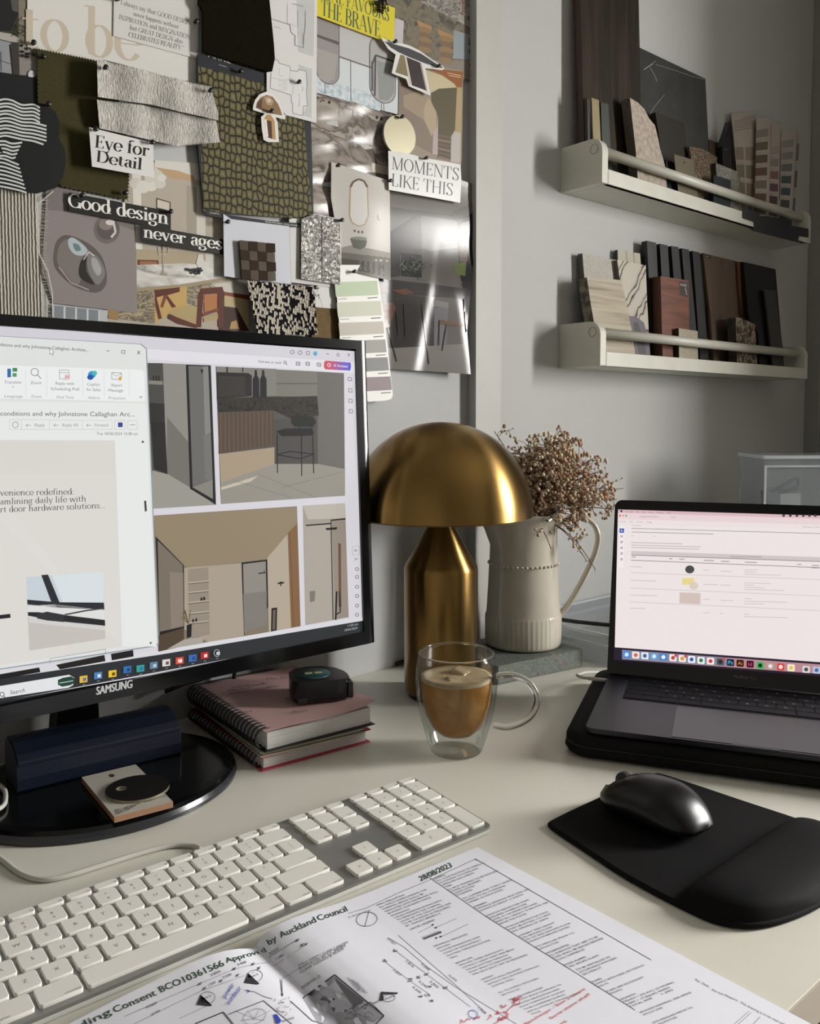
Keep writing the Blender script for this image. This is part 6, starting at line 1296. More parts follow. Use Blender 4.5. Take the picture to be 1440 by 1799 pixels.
zp = rrect(-.0212, .3682, -.0072, .2652, .027, .0132); MB().tube(zp + zp[:1], .0011, mat('1b1b1c', .5), 6).build('zip', sl)
lap = thing('laptop', 'space grey laptop open on a pale document page', 'laptop', LF + U * .17 + Vv * .1)
M_sg = pm('anodised_aluminium', [(.3, '3a383e'), (.7, '3d3b41')], scale=900, rough=.42, metal=.8)
b = MB(); b.prism(rrect(0, .349, 0, .241, .010, ZT), (0, 0, -.0072), M_sg); b.build('laptop_base', lap, bevel=.0025, seg=3)
zz = ZT + .0002
def lrect(nm, u0, u1, v0, v1, h, m, z=None, bev=0.): z = zz if z is None else z; return MB().obox(LF + U * u0 + Vv * v0 + V((0, 0, z)), U * (u1 - u0), Vv * (v1 - v0), (0, 0, h), m).build(nm, lap, bevel=bev)
lrect('keyboard_well', .0265, .3225, .1105, .2020, .0003, mat('0a0a0d', .7, spec=.2))
M_tpad = pm('trackpad_glass', [(.3, '3f3d43'), (.7, '424046')], scale=400, rough=.3, metal=.7)
lrect('trackpad', .0885, .2605, .004, .1035, .0002, M_tpad)
b = MB().obox(LF + U * .1465 - Vv * .0004 + V((0, 0, ZT - .0022)), U * .046, Vv * .006, (0, 0, .0026), mat('2a2a2d', .4)); b.build('opening_notch', lap, bevel=.001)
M_key = mat('0a0812', .7, spec=.2); M_leg = mat('8f8d96', .5)
rows = [(.1125, [1.0, 1.0, 1.0, 1.25, 5.0, 1.25, 1.0, 1.0, 1.0, 1.0], ''), (.1295, [2.3] + [1] * 10 + [2.3], ' ZXCVBNM,./ '), (.1465, [1.8] + [1] * 11 + [1.8], " ASDFGHJKL;' "), (.1635, [1.5] + [1] * 12 + [1.1], ' QWERTYUIOP[] '), (.1805, [1] * 13 + [1.6], '`1234567890-= ')]
for v0, ws, lg in rows:
    tot = sum(ws); k = .292 / tot; uu_ = .0285
    for i, w_ in enumerate(ws):
        b = MB().obox(LF + U * (uu_ + .0008) + Vv * (v0 + .0006) + V((0, 0, zz + .0003)), U * (w_ * k - .0016), Vv * .0156, (0, 0, .0007), M_key)
        if i < len(lg) and lg[i].strip():
            P0 = LF + U * (uu_ + w_ * k * .5 - .0018) + Vv * (v0 + .006) + V((0, 0, zz + .00105)); vs, fs, ad = sans(lg[i])
            b.add([P0 + U * x * .0036 + Vv * y * .0036 for x, y, _ in vs], fs, M_leg)
        b.build('key', lap, normals=False); uu_ += w_ * k
lrect('touch_bar', .0285, .3205, .1978, .2012, .0006, mat('0a0a0c', .2))
TH = R(107); LD = -Vv * math.cos(TH) + V((0, 0, math.sin(TH))); LN = U.cross(LD); LN = -LN if LN.dot(-Vv) < 0 else LN
L0 = LF + U * -.0035 + Vv * .2045 + V((0, 0, ZT + .0012)); LW, LH = .349, .229
b = MB(); pts = []
for cu, cv, a0 in ((LW - .010, LH - .010, 0), (.010, LH - .010, 90)):
    for k in range(7): th = R(a0 + 15 * k); pts.append(L0 + U * (cu + .010 * math.cos(th)) + LD * (cv + .010 * math.sin(th)))
pts += [L0, L0 + U * LW]
b.prism(pts, -LN * .0055, mat('0a0a0c', .12, spec=.4), M_sg); 
a = Art(Pl(L0, LN), b, lay=.00002)
a.text('MacBook Pro', (1288, 1190), (1328, 1195), 5, mat('77777b', .4), l=3)
b.build('lid', lap, normals=False)
MB().tube([L0 + U * .03 - V((0, 0, .002)) - LN * .003, L0 + U * (LW - .03) - V((0, 0, .002)) - LN * .003], .0045, mat('1c1c1e', .4), 12).build('hinge', lap)
a = Art(Pl(L0 + LN * .0003, LN), lay=.00002).fr(980, 780, 3.1304)
BG = 'ece3e2'
a.poly([(330, 360), (1893, 408), (1908, 1316), (306, 1188)], E('2a2230'))
a.poly([(330, 360), (1893, 408), (1893, 424), (329, 378)], E('d9b8bd')).poly([(329, 378), (1893, 424), (1907, 1234), (312, 1118)], E(BG))
a.poly([(329, 378), (1893, 424), (1893, 458), (328, 412)], E('e7d3d5')).poly([(328, 412), (1893, 458), (1893, 482), (328, 440)], E('ecdfe0'))
for x, h in ((341, 'd9524d'), (358, 'd8a24a'), (374, '61a856')): a.ell(x, 394, 5, 5, E(h))
a.ell(348, 369, 6, 6, E('3a3034')); G_ = E('77686c')
for t_, x0, x1, y in (('Acrobat', 371, 411, 375), ('File', 428, 444, 377), ('Edit', 464, 480, 378), ('View', 499, 523, 379), ('Window', 541, 578, 380), ('Help', 597, 619, 381), ('Shopping list & Word.docx', 450, 552, 402), ('Create', 620, 646, 405)): a.text(t_, (x0, y), (x1, y + 1), 7, G_)
for t_, x0, x1, y in (('All tools', 339, 374, 429), ('Edit', 395, 411, 430), ('Convert', 431, 466, 431), ('E-Sign', 488, 517, 433), ('Find text or tools', 1346, 1436, 459)): a.text(t_, (x0, y), (x1, y + 1), 7, E('9a8a8d'))
for x in (1240, 1277, 1313, 1348, 1382, 1414): a.ell(x, 394, 8, 7, E('4a3f44'))
a.poly([(336, 455), (364, 456), (360, 682), (333, 680)], E('f2eaea')).poly([(338, 464), (363, 465), (362, 489), (338, 488)], E('2f52b3'))
a.line([(348, 470), (349, 481), (355, 478)], 1.2, E('e9edf5'))
for y in (508, 539, 571, 602, 634): a.ring(349, y, 5, 5, 1, E('6d6166'))
def bar(x0, y0, x1, w_=1.1, c='a99b9d', sl=.026): a.line([(x0, y0), (x1, y0 + (x1 - x0) * sl)], w_, E(c))
bar(405, 448, 455, 1.1, 'c6bbbb'); a.line([(403, 464), (1894, 505)], .9, E('8a8083')); bar(405, 484, 855, 1.4, 'b0a5a7'); bar(404, 505, 412); bar(524, 507, 530)
for y, x1 in ((542, 685), (556, 785), (569, 778)): bar(402, y, x1, 1.3, 'c0b3b3')
a.poly([(402, 588), (1897, 638), (1898, 662), (402, 611)], E('cfc6c5')); bar(945, 620, 1120, 2.2, 'b5abab', .01); a.line([(402, 611), (1898, 662)], 1.0, E('757073')); a.line([(400, 639), (1899, 698)], 1.0, E('757073'))
for x0, x1, y in ((404, 426, 621), (610, 628, 631), (666, 696, 633), (800, 858, 640), (896, 942, 645), (1026, 1092, 650), (1314, 1338, 662), (1316, 1340, 676), (1396, 1436, 668), (1394, 1436, 681)): bar(x0, y, x1, 1.5, 'a3989a')
a.line([(398, 707), (1900, 764)], .7, E('c2b5b4')).line([(396, 792), (1902, 856)], .7, E('c2b5b4')).line([(394, 868), (1904, 939)], .7, E('c2b5b4'))
a.ell(724, 690, 25, 22, E('4d4b4e')).poly([(682, 738), (749, 737), (749, 772), (682, 774)], E('e6d78d')).ell(746, 780, 25, 22, E('dcccc0')).poly([(668, 816), (783, 820), (782, 882), (667, 876)], E('d2c1b8'))
for x0, y, x1 in ((398, 675, 460), (798, 694, 833), (894, 700, 955), (1024, 692, 1095), (1024, 704, 1090), (1024, 717, 1225), (397, 750, 540), (798, 772, 880), (894, 776, 950), (1024, 764, 1170), (1024, 776, 1080), (1024, 788, 1135), (1024, 800, 1245), (397, 831, 545), (797, 854, 832), (893, 860, 965), (1024, 851, 1062), (1024, 865, 1260), (1024, 878, 1135), (396, 903, 480), (796, 928, 832), (890, 933, 908), (1022, 936, 1050), (1022, 949, 1260)): bar(x0, y, x1, 1.2, 'cbc1c1')
a.poly([(352, 1132), (1908, 1247), (1910, 1299), (352, 1184)], E('b98a92')); a.poly([(352, 1132), (930, 1175), (930, 1223), (352, 1184)], E('8d8699'))
ic = [(377, 1158, '3f8fdd', 'dfe6ee'), (427, 1161, 'ece8e6', 'd06a55'), (477, 1165, 'e6e9ee', '2f6fb5'), (528, 1168, '5fa5d6', 'dfeaf2'), (579, 1172, '3f86d0', 'e9eef2'), (632, 1176, 'efeae8', 'c24a45'), (683, 1180, 'f0ece8', 'd99a3f'), (734, 1185, 'eef0f2', '2f5da8'), (786, 1190, 'eef0f0', '2f7f4f'), (838, 1194, 'f2eeec', 'd04338'), (892, 1198, '55565a', '2a2b2e'), (948, 1202, '0f2f42', None), (1001, 1206, '38180c', None), (1056, 1211, '3f0f24', None), (1111, 1218, '39b356', '1d2f22'), (1167, 1222, 'b59a94', 'ece4e0'), (1224, 1226, 'd8473c', 'f3e2df'), (1281, 1231, 'efe9d9', 'e5c24a'), (1364, 1240, 'd9d6d6', '4a4a4d'), (1421, 1244, 'b9c6da', '4a6aa5')]
for x, y, h, h2 in ic:
    a.poly([(x - 20, y - 16), (x - 16, y - 20), (x + 16, y - 18), (x + 20, y - 14), (x + 20, y + 16), (x + 16, y + 20), (x - 16, y + 18), (x - 20, y + 14)], E(h), 120)
    if h2: a.ell(x, y, 11, 11, E(h2), l=122)
a.text('Ps', (934, 1210), (962, 1212), 18, E('6fc3e8'), l=124).text('Ai', (988, 1214), (1014, 1216), 18, E('e8973a'), l=124).text('Id', (1043, 1219), (1068, 1221), 18, E('e0507f'), l=124)
for x, y in ((647, 1163), (700, 1167), (910, 1184)): a.ell(x, y, 8, 8, E('d8403f'), l=125)
for k in range(3): a.line([(1102, 1212 + k * 6), (1121, 1213 + k * 6)], 1.2, E('10251a'), 126)
a.mb.build('screen', lap, normals=False)
M_wc = mat('c9c6bd', .4)
pz = LF - U * .0005 + Vv * .19 + V((0, 0, ZT - .0042))
cb = thing('charging_cable', 'white charging cable plugged into the left edge of the laptop', 'cable', pz)
MB().tube([pz - U * .001, pz - U * .024], .0028, M_wc, 12, flat=.85).build('plug', cb)
MB().tube([V(p) for p in cr([tuple(pz - U * .024), tuple(pz - U * .033 + Vv * .002), tuple(pz - U * .041 + Vv * .012 - V((0, 0, .001))), tuple(pz - U * .041 + Vv * .035 - V((0, 0, .006))), tuple(pz - U * .037 + Vv * .07 - V((0, 0, .013))), tuple(pz - U * .02 + Vv * .102 - V((0, 0, .0205))), tuple(pz + U * .03 + Vv * .13 - V((0, 0, .0255)))])], .0019, M_wc, 10).build('cord', cb)
# ------------------------------------------------------------------ mouse pad with wrist rest, and the mouse
M_pad = pm('black_lycra_pad', [(.3, '0d0c0d'), (.7, '121112')], scale=700, rough=.8, spec=.12, bump=.1, bscale=1600., bdist=.0003)
pad = thing('mouse_pad', 'black mouse pad with a padded wrist rest', 'mouse pad', (.65, .37, 0))
outl = cr([(.5745, .4770), (.5685, .4700), (.5590, .4250), (.5500, .3800), (.5465, .3300), (.5500, .2990), (.5700, .2790), (.6100, .2665), (.6500, .2635), (.6900, .2670), (.7250, .2810), (.7420, .3020), (.7440, .3350), (.7415, .3850), (.7395, .4400), (.7370, .4690), (.7300, .4745), (.7000, .4760), (.6500, .4772), (.6000, .4778), (.5745, .4770)], 4)[:-1]
c_ = V((.645, .375, 0)); n = len(outl); b = MB(); rings = [(1.0, .0004), (1.012, .0015), (1.012, .0034), (1.004, .0045), (.99, .0050)]
vs = [V((c_.x + (x - c_.x) * s_, c_.y + (y - c_.y) * s_, z)) for s_, z in rings for x, y in outl]
b.add(vs, [(i * n + j, i * n + (j + 1) % n, (i + 1) * n + (j + 1) % n, (i + 1) * n + j) for i in range(len(rings) - 1) for j in range(n)], M_pad, True)
b.add(vs[:n], [list(range(n - 1, -1, -1))], M_pad); b.add(vs[-n:], [list(range(n))], M_pad); b.build('pad_base', pad)
# wrist rest: a cushion over the near end
def edges(y):
    xs = [outl[i][0] + (outl[(i + 1) % n][0] - outl[i][0]) * (y - outl[i][1]) / (outl[(i + 1) % n][1] - outl[i][1]) for i in range(n) if (outl[i][1] - y) * (outl[(i + 1) % n][1] - y) < 0]
    return (min(xs), max(xs)) if len(xs) > 1 else (c_.x, c_.x)
gx, gy = 36, 26; b = MB(); vs = []
for j in range(gy + 1):
    y = .2650 + (.3360 - .2650) * j / gy; xa, xb = edges(y); xa += .001; xb -= .001
    for i in range(gx + 1):
        u = i / gx; h = (max(0, 1 - abs(2 * j / gy - 1) ** 2.6)) ** .5 * (max(0, 1 - abs(2 * u - 1) ** 5)) ** .5
        h *= 1 - .18 * math.sin(math.pi * u); vs.append(V((xa + (xb - xa) * u, y, .0048 + .0165 * h)))
b.add(vs, [(j * (gx + 1) + i, j * (gx + 1) + i + 1, (j + 1) * (gx + 1) + i + 1, (j + 1) * (gx + 1) + i) for j in range(gy) for i in range(gx)], M_pad, True)
b.build('wrist_rest', pad)
ms = thing('computer_mouse', 'black wireless mouse resting on the mouse pad', 'mouse', (.645, .418, .0052))
M_ms = mat('0d0d0e', .33, spec=.35); M_ms2 = mat('0a0a0b', .5)
ang = R(-3); ax = V((-math.sin(ang), math.cos(ang), 0)); rx = V((math.cos(ang), math.sin(ang), 0)); mc = V((.6455, .4180, .0053)); ML = .108; b = MB(); rings = []; ns = 30; nn = 36
for i in range(ns + 1):
    t_ = i / ns; s_ = -1 + 2 * t_                       # -1 = heel towards the user, +1 = nose
    w_ = .0305 * max(.0, 1 - abs(s_) ** 2.9) ** .5 * (1 - .05 * s_ - .06 * math.exp(-((s_ - .1) / .35) ** 2))
    h_ = (.0385 * max(0., 1 - abs((s_ + .18) / 1.18 if s_ > -.18 else (s_ + .18) / .82) ** 2.2) ** .62) * (1 if s_ < .6 else 1)
    h_ = max(h_, .012 * max(0, 1 - abs(s_) ** 6) ** .5); rg = []
    for j in range(nn):
        th = 2 * math.pi * j / nn; cx_, cz_ = math.cos(th), math.sin(th)
        px = w_ * math.copysign(abs(cx_) ** .8, cx_); pz = h_ * (.30 + .70 * cz_) if cz_ > 0 else h_ * .30 * (1 - abs(cz_) ** .8)
        if cz_ < 0: px *= 1 - .10 * abs(cz_)
        zl = .013 * abs(s_) ** 7; rg.append(mc + ax * (s_ * ML / 2) + rx * px + V((0, 0, zl + max(0, pz) * (1 - zl / max(h_, .014)))))
    rings.append(rg)
vs = [p for r in rings for p in r]
b.add(vs, [(i * nn + j, i * nn + (j + 1) % nn, (i + 1) * nn + (j + 1) % nn, (i + 1) * nn + j) for i in range(ns) for j in range(nn)], M_ms, True)
b.build('mouse_body', ms)
def surf(s_, u): return rings[min(ns, max(0, round((s_ + 1) / 2 * ns)))][round(nn * (.25 - u * .25)) % nn]
MB().tube([surf(s_, 0) + V((0, 0, .0001)) for s_ in (.35, .45, .55, .65, .75, .85, .93)], .0005, M_ms2, 5).build('button_seam', ms)
b = MB(); wc_ = surf(.62, 0) - V((0, 0, .0045)); b.tube([wc_ - rx * .0035, wc_ + rx * .0035], .0085, mat('1a1a1b', .6), 20); b.build('scroll_wheel', ms, bevel=.001)
b = MB()
for sgn in (-.82,): b.tube([surf(s_, sgn) + rx * -.0002 for s_ in (-.5, -.3, -.1, .1, .3, .5, .7, .85)], .0005, M_ms2, 5)
b.build('side_seam', ms)

# ------------------------------------------------------------------ aluminium keyboard with white keys
KP = .01905; KY = R(-1.674); KT = R(3.71); K0 = V((.1101, .6023, .0157)); KU = V((math.cos(KY), math.sin(KY), 0)); KV0 = V((math.sin(KY), -math.cos(KY), 0)); KV = KV0 * math.cos(KT) + V((0, 0, -math.sin(KT))); KN = KU.cross(KV) * -1
if KN.z < 0: KN = -KN
G1, G2 = .00891, .00667; NB = 14.0
def kxy(u, v, g, h=0.): return K0 + KU * (u * KP + (0, G1, G1 + G2)[g]) + KV * (v * KP) + KN * h
kb = thing('keyboard', 'full-size aluminium keyboard with white keys and number pad', 'keyboard', (.30, .56, 0))
M_alu = pm('brushed_aluminium', [(.3, '8c8c88'), (.7, '949490')], scale=900, rough=.42, metal=.6, spec=.4); M_kw = mat('e3e0d8', .38, spec=.45); M_kl = mat('86857f', .5); M_kp = mat('c6c5bf', .4)
u0, u1_, v0, v1_ = -.5 * KP - .0025, (NB + 7) * KP + G1 + G2 + .0025, -1.12 * KP, 4.5 * KP + .0035
def kpl(u, v, h): return K0 + KU * u + KV * v + KN * h
pts = []; r_k = .005
for cu, cv, a0 in ((u1_ - r_k, v1_ - r_k, 0), (u0 + r_k, v1_ - r_k, 90), (u0 + r_k, v0 + r_k, 180), (u1_ - r_k, v0 + r_k, 270)):
    for k in range(6): th = R(a0 + 18 * k); pts.append(kpl(cu + r_k * math.cos(th), cv + r_k * math.sin(th), -.0026))
MB().prism(pts, KN * -.0028, M_alu).build('top_plate', kb, bevel=.0006)
b = MB(); q = [kpl(u, v, -.0056) for u, v in ((u0 + .0015, v0 + .001), (u1_ - .0015, v0 + .001), (u1_ - .0015, v1_ - .0008), (u0 + .0015, v1_ - .0008))]
b.add(q + [V((p.x, p.y, .0004)) for p in q], [(0, 1, 2, 3), (7, 6, 5, 4), (0, 4, 5, 1), (1, 5, 6, 2), (2, 6, 7, 3), (3, 7, 4, 0)], M_kp); b.build('base_case', kb, bevel=.001)
def key(u, v, g, w_=1., h_=1., lg='', sm=False, second=''):
    e = .00125; uL, uR, vT, vB = (u - w_ / 2) * KP + e, (u + w_ / 2) * KP - e, (v - h_ / 2) * KP + e, (v + h_ / 2) * KP - e; gg = (0, G1, G1 + G2)[g]
    rc = .0022; top = []; mid = []; bot = []
    for cu, cv, a0 in ((uR - rc, vB - rc, 0), (uL + rc, vB - rc, 90), (uL + rc, vT + rc, 180), (uR - rc, vT + rc, 270)):
        for k in range(4):
            th = R(a0 + 30 * k); c, s_ = math.cos(th), math.sin(th)
            top.append(kpl(gg + cu + (rc - .0005) * c, cv + (rc - .0005) * s_, 0)); mid.append(kpl(gg + cu + rc * c, cv + rc * s_, -.0005)); bot.append(kpl(gg + cu + rc * c, cv + rc * s_, -.0026))
    N_ = len(top); b = MB(); b.add(top, [list(range(N_))], M_kw)
    b.add(top + mid + bot, [(i * N_ + j, i * N_ + (j + 1) % N_, (i + 1) * N_ + (j + 1) % N_, (i + 1) * N_ + j) for i in (0, 1) for j in range(N_)], M_kw, True)
    def put_(s, cu, cv, hh, al=0):
        gl = [sans(c) for c in s]; Wd = sum(x[2] for x in gl) * hh; x0 = cu - Wd * (.5 if al == 0 else 1 if al > 0 else 0)
        for vs, fs, ad in gl:
            if fs: b.add([kpl(gg + x0 + x * hh, cv - y * hh, .00008) for x, y, _ in vs], fs, M_kl)
            x0 += ad * hh
    cu, cv = (uL + uR) / 2, (vT + vB) / 2
    if second: put_(second, cu, cv - .0012, .0026); put_(lg, cu, cv + .0042, .0026)
    elif lg and len(lg) == 1 and not sm: put_(lg, cu, cv + .0016, .0032)
    elif lg: put_(lg, (uR - .0012) if sm != 'l' else uL + .0012, vB - .0016, .0017, 1 if sm != 'l' else -1)
    b.build('key', kb, normals=False)
VF = -.78; HF = .52
for i, l_ in enumerate(['esc'] + ['F%d' % k for k in range(1, 13)] + ['eject']): w_ = 14.5 / 14; key(-.5 + w_ * (i + .5), VF, 0, w_, HF, l_, True)
for i, (a_, s_) in enumerate(zip('`1234567890-=', '~!@#$%^&*()_+')): key(i, 0, 0, 1, 1, a_, False, s_)
key(13.25, 0, 0, 1.5, 1, 'delete', True); key(.25, 1, 0, 1.5, 1, 'tab', 'l')
for i, l_ in enumerate('QWERTYUIOP'): key(1.5 + i, 1, 0, 1, 1, l_)
for i, (a_, s_) in enumerate(zip('[]\\', '{}|')): key(11.5 + i, 1, 0, 1, 1, a_, False, s_)
key(.375, 2, 0, 1.75, 1, 'caps lock', 'l')
for i, l_ in enumerate('ASDFGHJKL'): key(1.75 + i, 2, 0, 1, 1, l_)
for i, (a_, s_) in enumerate(zip(";'", ':"')): key(10.75 + i, 2, 0, 1, 1, a_, False, s_)
key(13.125, 2, 0, 1.75, 1, 'return', True); key(.625, 3, 0, 2.25, 1, 'shift', 'l')
for i, l_ in enumerate('ZXCVBNM'): key(2.25 + i, 3, 0, 1, 1, l_)
for i, (a_, s_) in enumerate(zip(',./', '<>?')): key(9.25 + i, 3, 0, 1, 1, a_, False, s_)
key(12.875, 3, 0, 2.25, 1, 'shift', True)
for a0, a1, l_, s_ in ((-.5, 1.0, 'control', 'l'), (1.0, 2.25, 'option', 'l'), (2.25, 3.75, 'command', True), (3.75, 9.75, '', True), (9.75, 11.25, 'command', True), (11.25, 12.5, 'option', True), (12.5, 14.0, 'control', True)): key((a0 + a1) / 2, 4, 0, a1 - a0, 1, l_, s_)
for i in range(3): key(NB + .5 + i, VF, 1, 1, HF, 'F%d' % (13 + i), True)
for c_k, r_k2, l_ in ((0, 0, 'fn'), (1, 0, 'home'), (2, 0, 'page up'), (0, 1, 'delete'), (1, 1, 'end'), (2, 1, 'page dn')): key(NB + .5 + c_k, r_k2, 1, 1, 1, l_, True)
for c_k, r_k2, l_ in ((1, 3, '^'), (0, 4, '<'), (1, 4, 'v'), (2, 4, '>')): key(NB + .5 + c_k, r_k2, 1, 1, 1, l_)
for i in range(4): key(NB + 3.5 + i, VF, 2, 1, HF, 'F%d' % (16 + i), True)
for c_k, r_k2, l_ in ((1, 0, '='), (2, 0, '/'), (3, 0, '*'), (0, 1, '7'), (1, 1, '8'), (2, 1, '9'), (3, 1, '-'), (0, 2, '4'), (1, 2, '5'), (2, 2, '6'), (3, 2, '+'), (0, 3, '1'), (1, 3, '2'), (2, 3, '3'), (2, 4, '.')): key(NB + 3.5 + c_k, r_k2, 2, 1, 1, l_)
key(NB + 3.5, 0, 2, 1, 1, 'clear', True); key(NB + 4, 4, 2, 2, 1, '0'); key(NB + 6.5, 3.5, 2, 1, 2, 'enter', True)
dz = lambda x, y, z=.0022: deskpl(z).pt(x, y)
MB().tube([V(p) for p in cr([tuple(p) for p in (dz(352, 1492, .004), dz(338, 1486), dz(300, 1486), dz(240, 1501), dz(180, 1520), dz(110, 1541), dz(70, 1545), dz(35, 1534), dz(0, 1508), dz(-60, 1470), dz(-130, 1430, .006), dz(-100, 1385, .0165), dz(-24, 1374, .0165), dz(4, 1383, .0165), dz(10, 1402, .0165), dz(0, 1420, .0165), dz(-50, 1436, .0165))])], .0021, mat('c4c2ba', .45), 10).build('keyboard_cable', label='white keyboard cable looping out from behind the keyboard', cat='cable')

# ------------------------------------------------------------------ open A4 booklet of building plans
ZP = [(-.2, .0035), (.0, .006), (.06, .008), (.12, .010), (.16, .0112), (.1893, .0130), (.2146, .0138), (.2346, .0146), (.2480, .0142), (.2590, .0127), (.2690, .0100), (.2775, .0066), (.2830, .0040), (.2845, .0044), (.2870, .0078), (.2920, .0108), (.301, .0126), (.3120, .0128), (.3255, .0115), (.3420, .0092), (.36, .0073), (.3830, .0058), (.4074, .0049), (.45, .0035), (.4970, .0018), (.60, .0018)]
def zprof(x):
    for (a, za), (b_, zb) in zip(ZP, ZP[1:]):
        if x <= b_: t_ = (x - a) / (b_ - a); return za + (zb - za) * t_
    return ZP[-1][1]
class Page:
    sub = 26
    def pt(s, x, y, l=0.):
        r = ray(x, y); z = .005
        for _ in range(14): P = EYE + r * ((z - EYE.z) / r.z); z = .5 * z + .5 * (zprof(P.x) + l)
        return EYE + r * ((z - EYE.z) / r.z)
bk = thing('plan_booklet', 'open A4 booklet of building plans with red and blue pen notes', 'booklet', (.284, .34, 0))
M_pap = pm('printer_paper', [(.3, 'e4e4ec'), (.7, 'e7e7ef')], scale=30, rough=.65)
def leaf(nm, xa, xb, inset=0.):
    b = MB(); nx_, ny_ = 60, 2; vs = []
    for j in range(ny_ + 1):
        for i in range(nx_ + 1):
            x = xa + (xb - xa) * i / nx_; vs.append(V((x, .4910 - inset - (.297 - inset) * j / ny_, zprof(x))))
    nv = len(vs); F_ = [(j * (nx_ + 1) + i, j * (nx_ + 1) + i + 1, (j + 1) * (nx_ + 1) + i + 1, (j + 1) * (nx_ + 1) + i) for j in range(ny_) for i in range(nx_)]
    b.add(vs, F_, M_pap, True)
    lo = [V((v.x, v.y, min(v.z - .0004, .0004) if v.y > .23 else v.z - .0012)) for v in vs]
    b.add(lo, [tuple(reversed(f)) for f in F_], M_pap, True)
    ring_ = [i for i in range(nx_ + 1)] + [(j * (nx_ + 1) + nx_) for j in range(1, ny_ + 1)] + [ny_ * (nx_ + 1) + i for i in range(nx_ - 1, -1, -1)] + [j * (nx_ + 1) for j in range(ny_ - 1, 0, -1)]
    b.add([vs[k] for k in ring_] + [lo[k] for k in ring_], [(k, (k + 1) % len(ring_), len(ring_) + (k + 1) % len(ring_), len(ring_) + k) for k in range(len(ring_))], M_pap)
    return b
KI = mat('5b5b62', .6); KD = mat('2f3035', .6); KG = mat('2f4a3a', .6); KR = mat('c0303f', .6); KB = mat('2f45b0', .6); KL = mat('8d8d95', .6)
page = Page(); k2, k3, k4, k5 = (400, 1340, 2.88), (100, 1560, 2.88), (560, 1480, 3.6), (860, 1480, 2.4828)
b = leaf('right_page', .2845, .4965); a = Art(page, b, lay=.00003)
def T(s, p0, p1, h, m=KI, up=None, **kw):
    for i in range(1): a.text(s, p0, p1, h, m, sans, up=up, l=kw.get('l', 6))
UPV = (-.80, -.60)                                    # up the sheet, in photo pixels: from the near edge to the far edge
def up_(h, k=1.55): return (UPV[0] * h * k * .62, UPV[1] * h * k)
a.fr(*k2)
# margin heading bends over the spine: set it word by word
def bend(words):
    for s, p0, p1, h in words: [a.text(s, (p0[0] + q_, p0[1]), (p1[0] + q_, p1[1]), h, KG, sans, up=(-h * .5, -h * .82), l=6 + q_) for q_ in range(3)]
bend([('by', (205, 925), (250, 895), 30), ('Auckland', (268, 886), (452, 803), 31), ('Council', (458, 800), (610, 748), 30), ('28/08/2023', (975, 600), (1138, 525), 28)])
a.line([(610, 762), (700, 735), (860, 660), (1040, 585), (1250, 488), (1300, 510)], .8, KI, 4)
a.fr(*k4)
a.line([(988, 102), (1440, 362), (1700, 512), (2100, 742)], .9, KI, 4).line([(700, 222), (1060, 470), (1440, 708), (2000, 1060)], .9, KI, 4)
def para(x, y, lines, L, dx=11.0, dy=14.6, rise=-.40, h=10.5, head=None, m=KI):
    """a block of small capitals; each line starts a step further towards the reader"""
    k = 0; dx, dy = dx * 1.32, dy * .84
    if head: a.text(head, (x, y), (x + L * .46 * min(1.5, len(head) / 12), y + L * .46 * min(1.5, len(head) / 12) * rise), h + 1, KD, sans, up=(-h * .98, -h * .66), l=6); k = 1
    for i, s in enumerate(lines):
        X, Y = x + dx * (i + k), y + dy * (i + k); w_ = L * len(s) / 26.
        a.text(s, (X, Y), (X + w_, Y + w_ * rise), h, m, sans, up=(-h * .98, -h * .66), l=6)
para(368, 402, ['ALL WALLS SURROUNDING THE', 'THERMAL SPACE SHALL BE', 'INSULATED WITH MEMBRANE WALL', 'BLANKET R2.8 90MM THICK'], 310, 14, 15.5, -.385, head='WALL INSULATION')
para(462, 468, ['CEILING MOUNTED DOWNLIGHTS', 'TO PENETRATE THE THERMAL', 'LAYER OF THE CEILING AND ARE', 'TO BE CA RATED AS REQUIRED', 'BY AS/NZS 60598.2.2'], 300, 14, 15.5, -.375, head='DOWNLIGHTS')
a.text('LINTEL LEGEND', (580, 556), (735, 493), 13, KD, sans, up=(-7, -10), l=6)
for p in ([(625, 572), (720, 525)], [(735, 540), (870, 480)], [(650, 600), (760, 560)], [(770, 598), (945, 515)]): a.line(p, .6, KI, 6)
for x, y in ((722, 522), (742, 540), (770, 570), (772, 597), (745, 605)): a.poly([(x - 12, y - 3), (x + 6, y - 8), (x, y + 5)], KD, 7)
a.poly([(655, 605), (770, 560), (775, 572), (668, 614)], KI, 6)
para(730, 662, ['KITCHEN', 'DUCTED RANGEHOOD OVER', 'COOKTOP WITH EXTRACT', 'DUCTING THROUGH OUTSIDE', 'WALL'], 310, 16, 17.5, -.37, head='MECHANICAL VENTILATION')
para(872, 768, ['PROVIDE TIMED HEATLIGHTS', 'EXTRACT LIGHT UNIT MIN 80L/S', 'CEILING DUCTING THROUGH', 'ROOF SPACE TO DISCHARGE', 'MIN 25L/S SHUT OFF AS REQUIRED'], 300, 16, 17, -.37, head='BATHROOMS')
para(1030, 872, ['PROVIDE WALL MOUNTED', 'EXTRACT FAN, DUCTING THROUGH', 'OUTSIDE WALL'], 300, 17, 17.5, -.37, head='LAUNDRY')
para(1140, 955, ['ALL TO COMPLY WITH NZBC', 'SECTION G4'], 290, 16, 18, -.37)
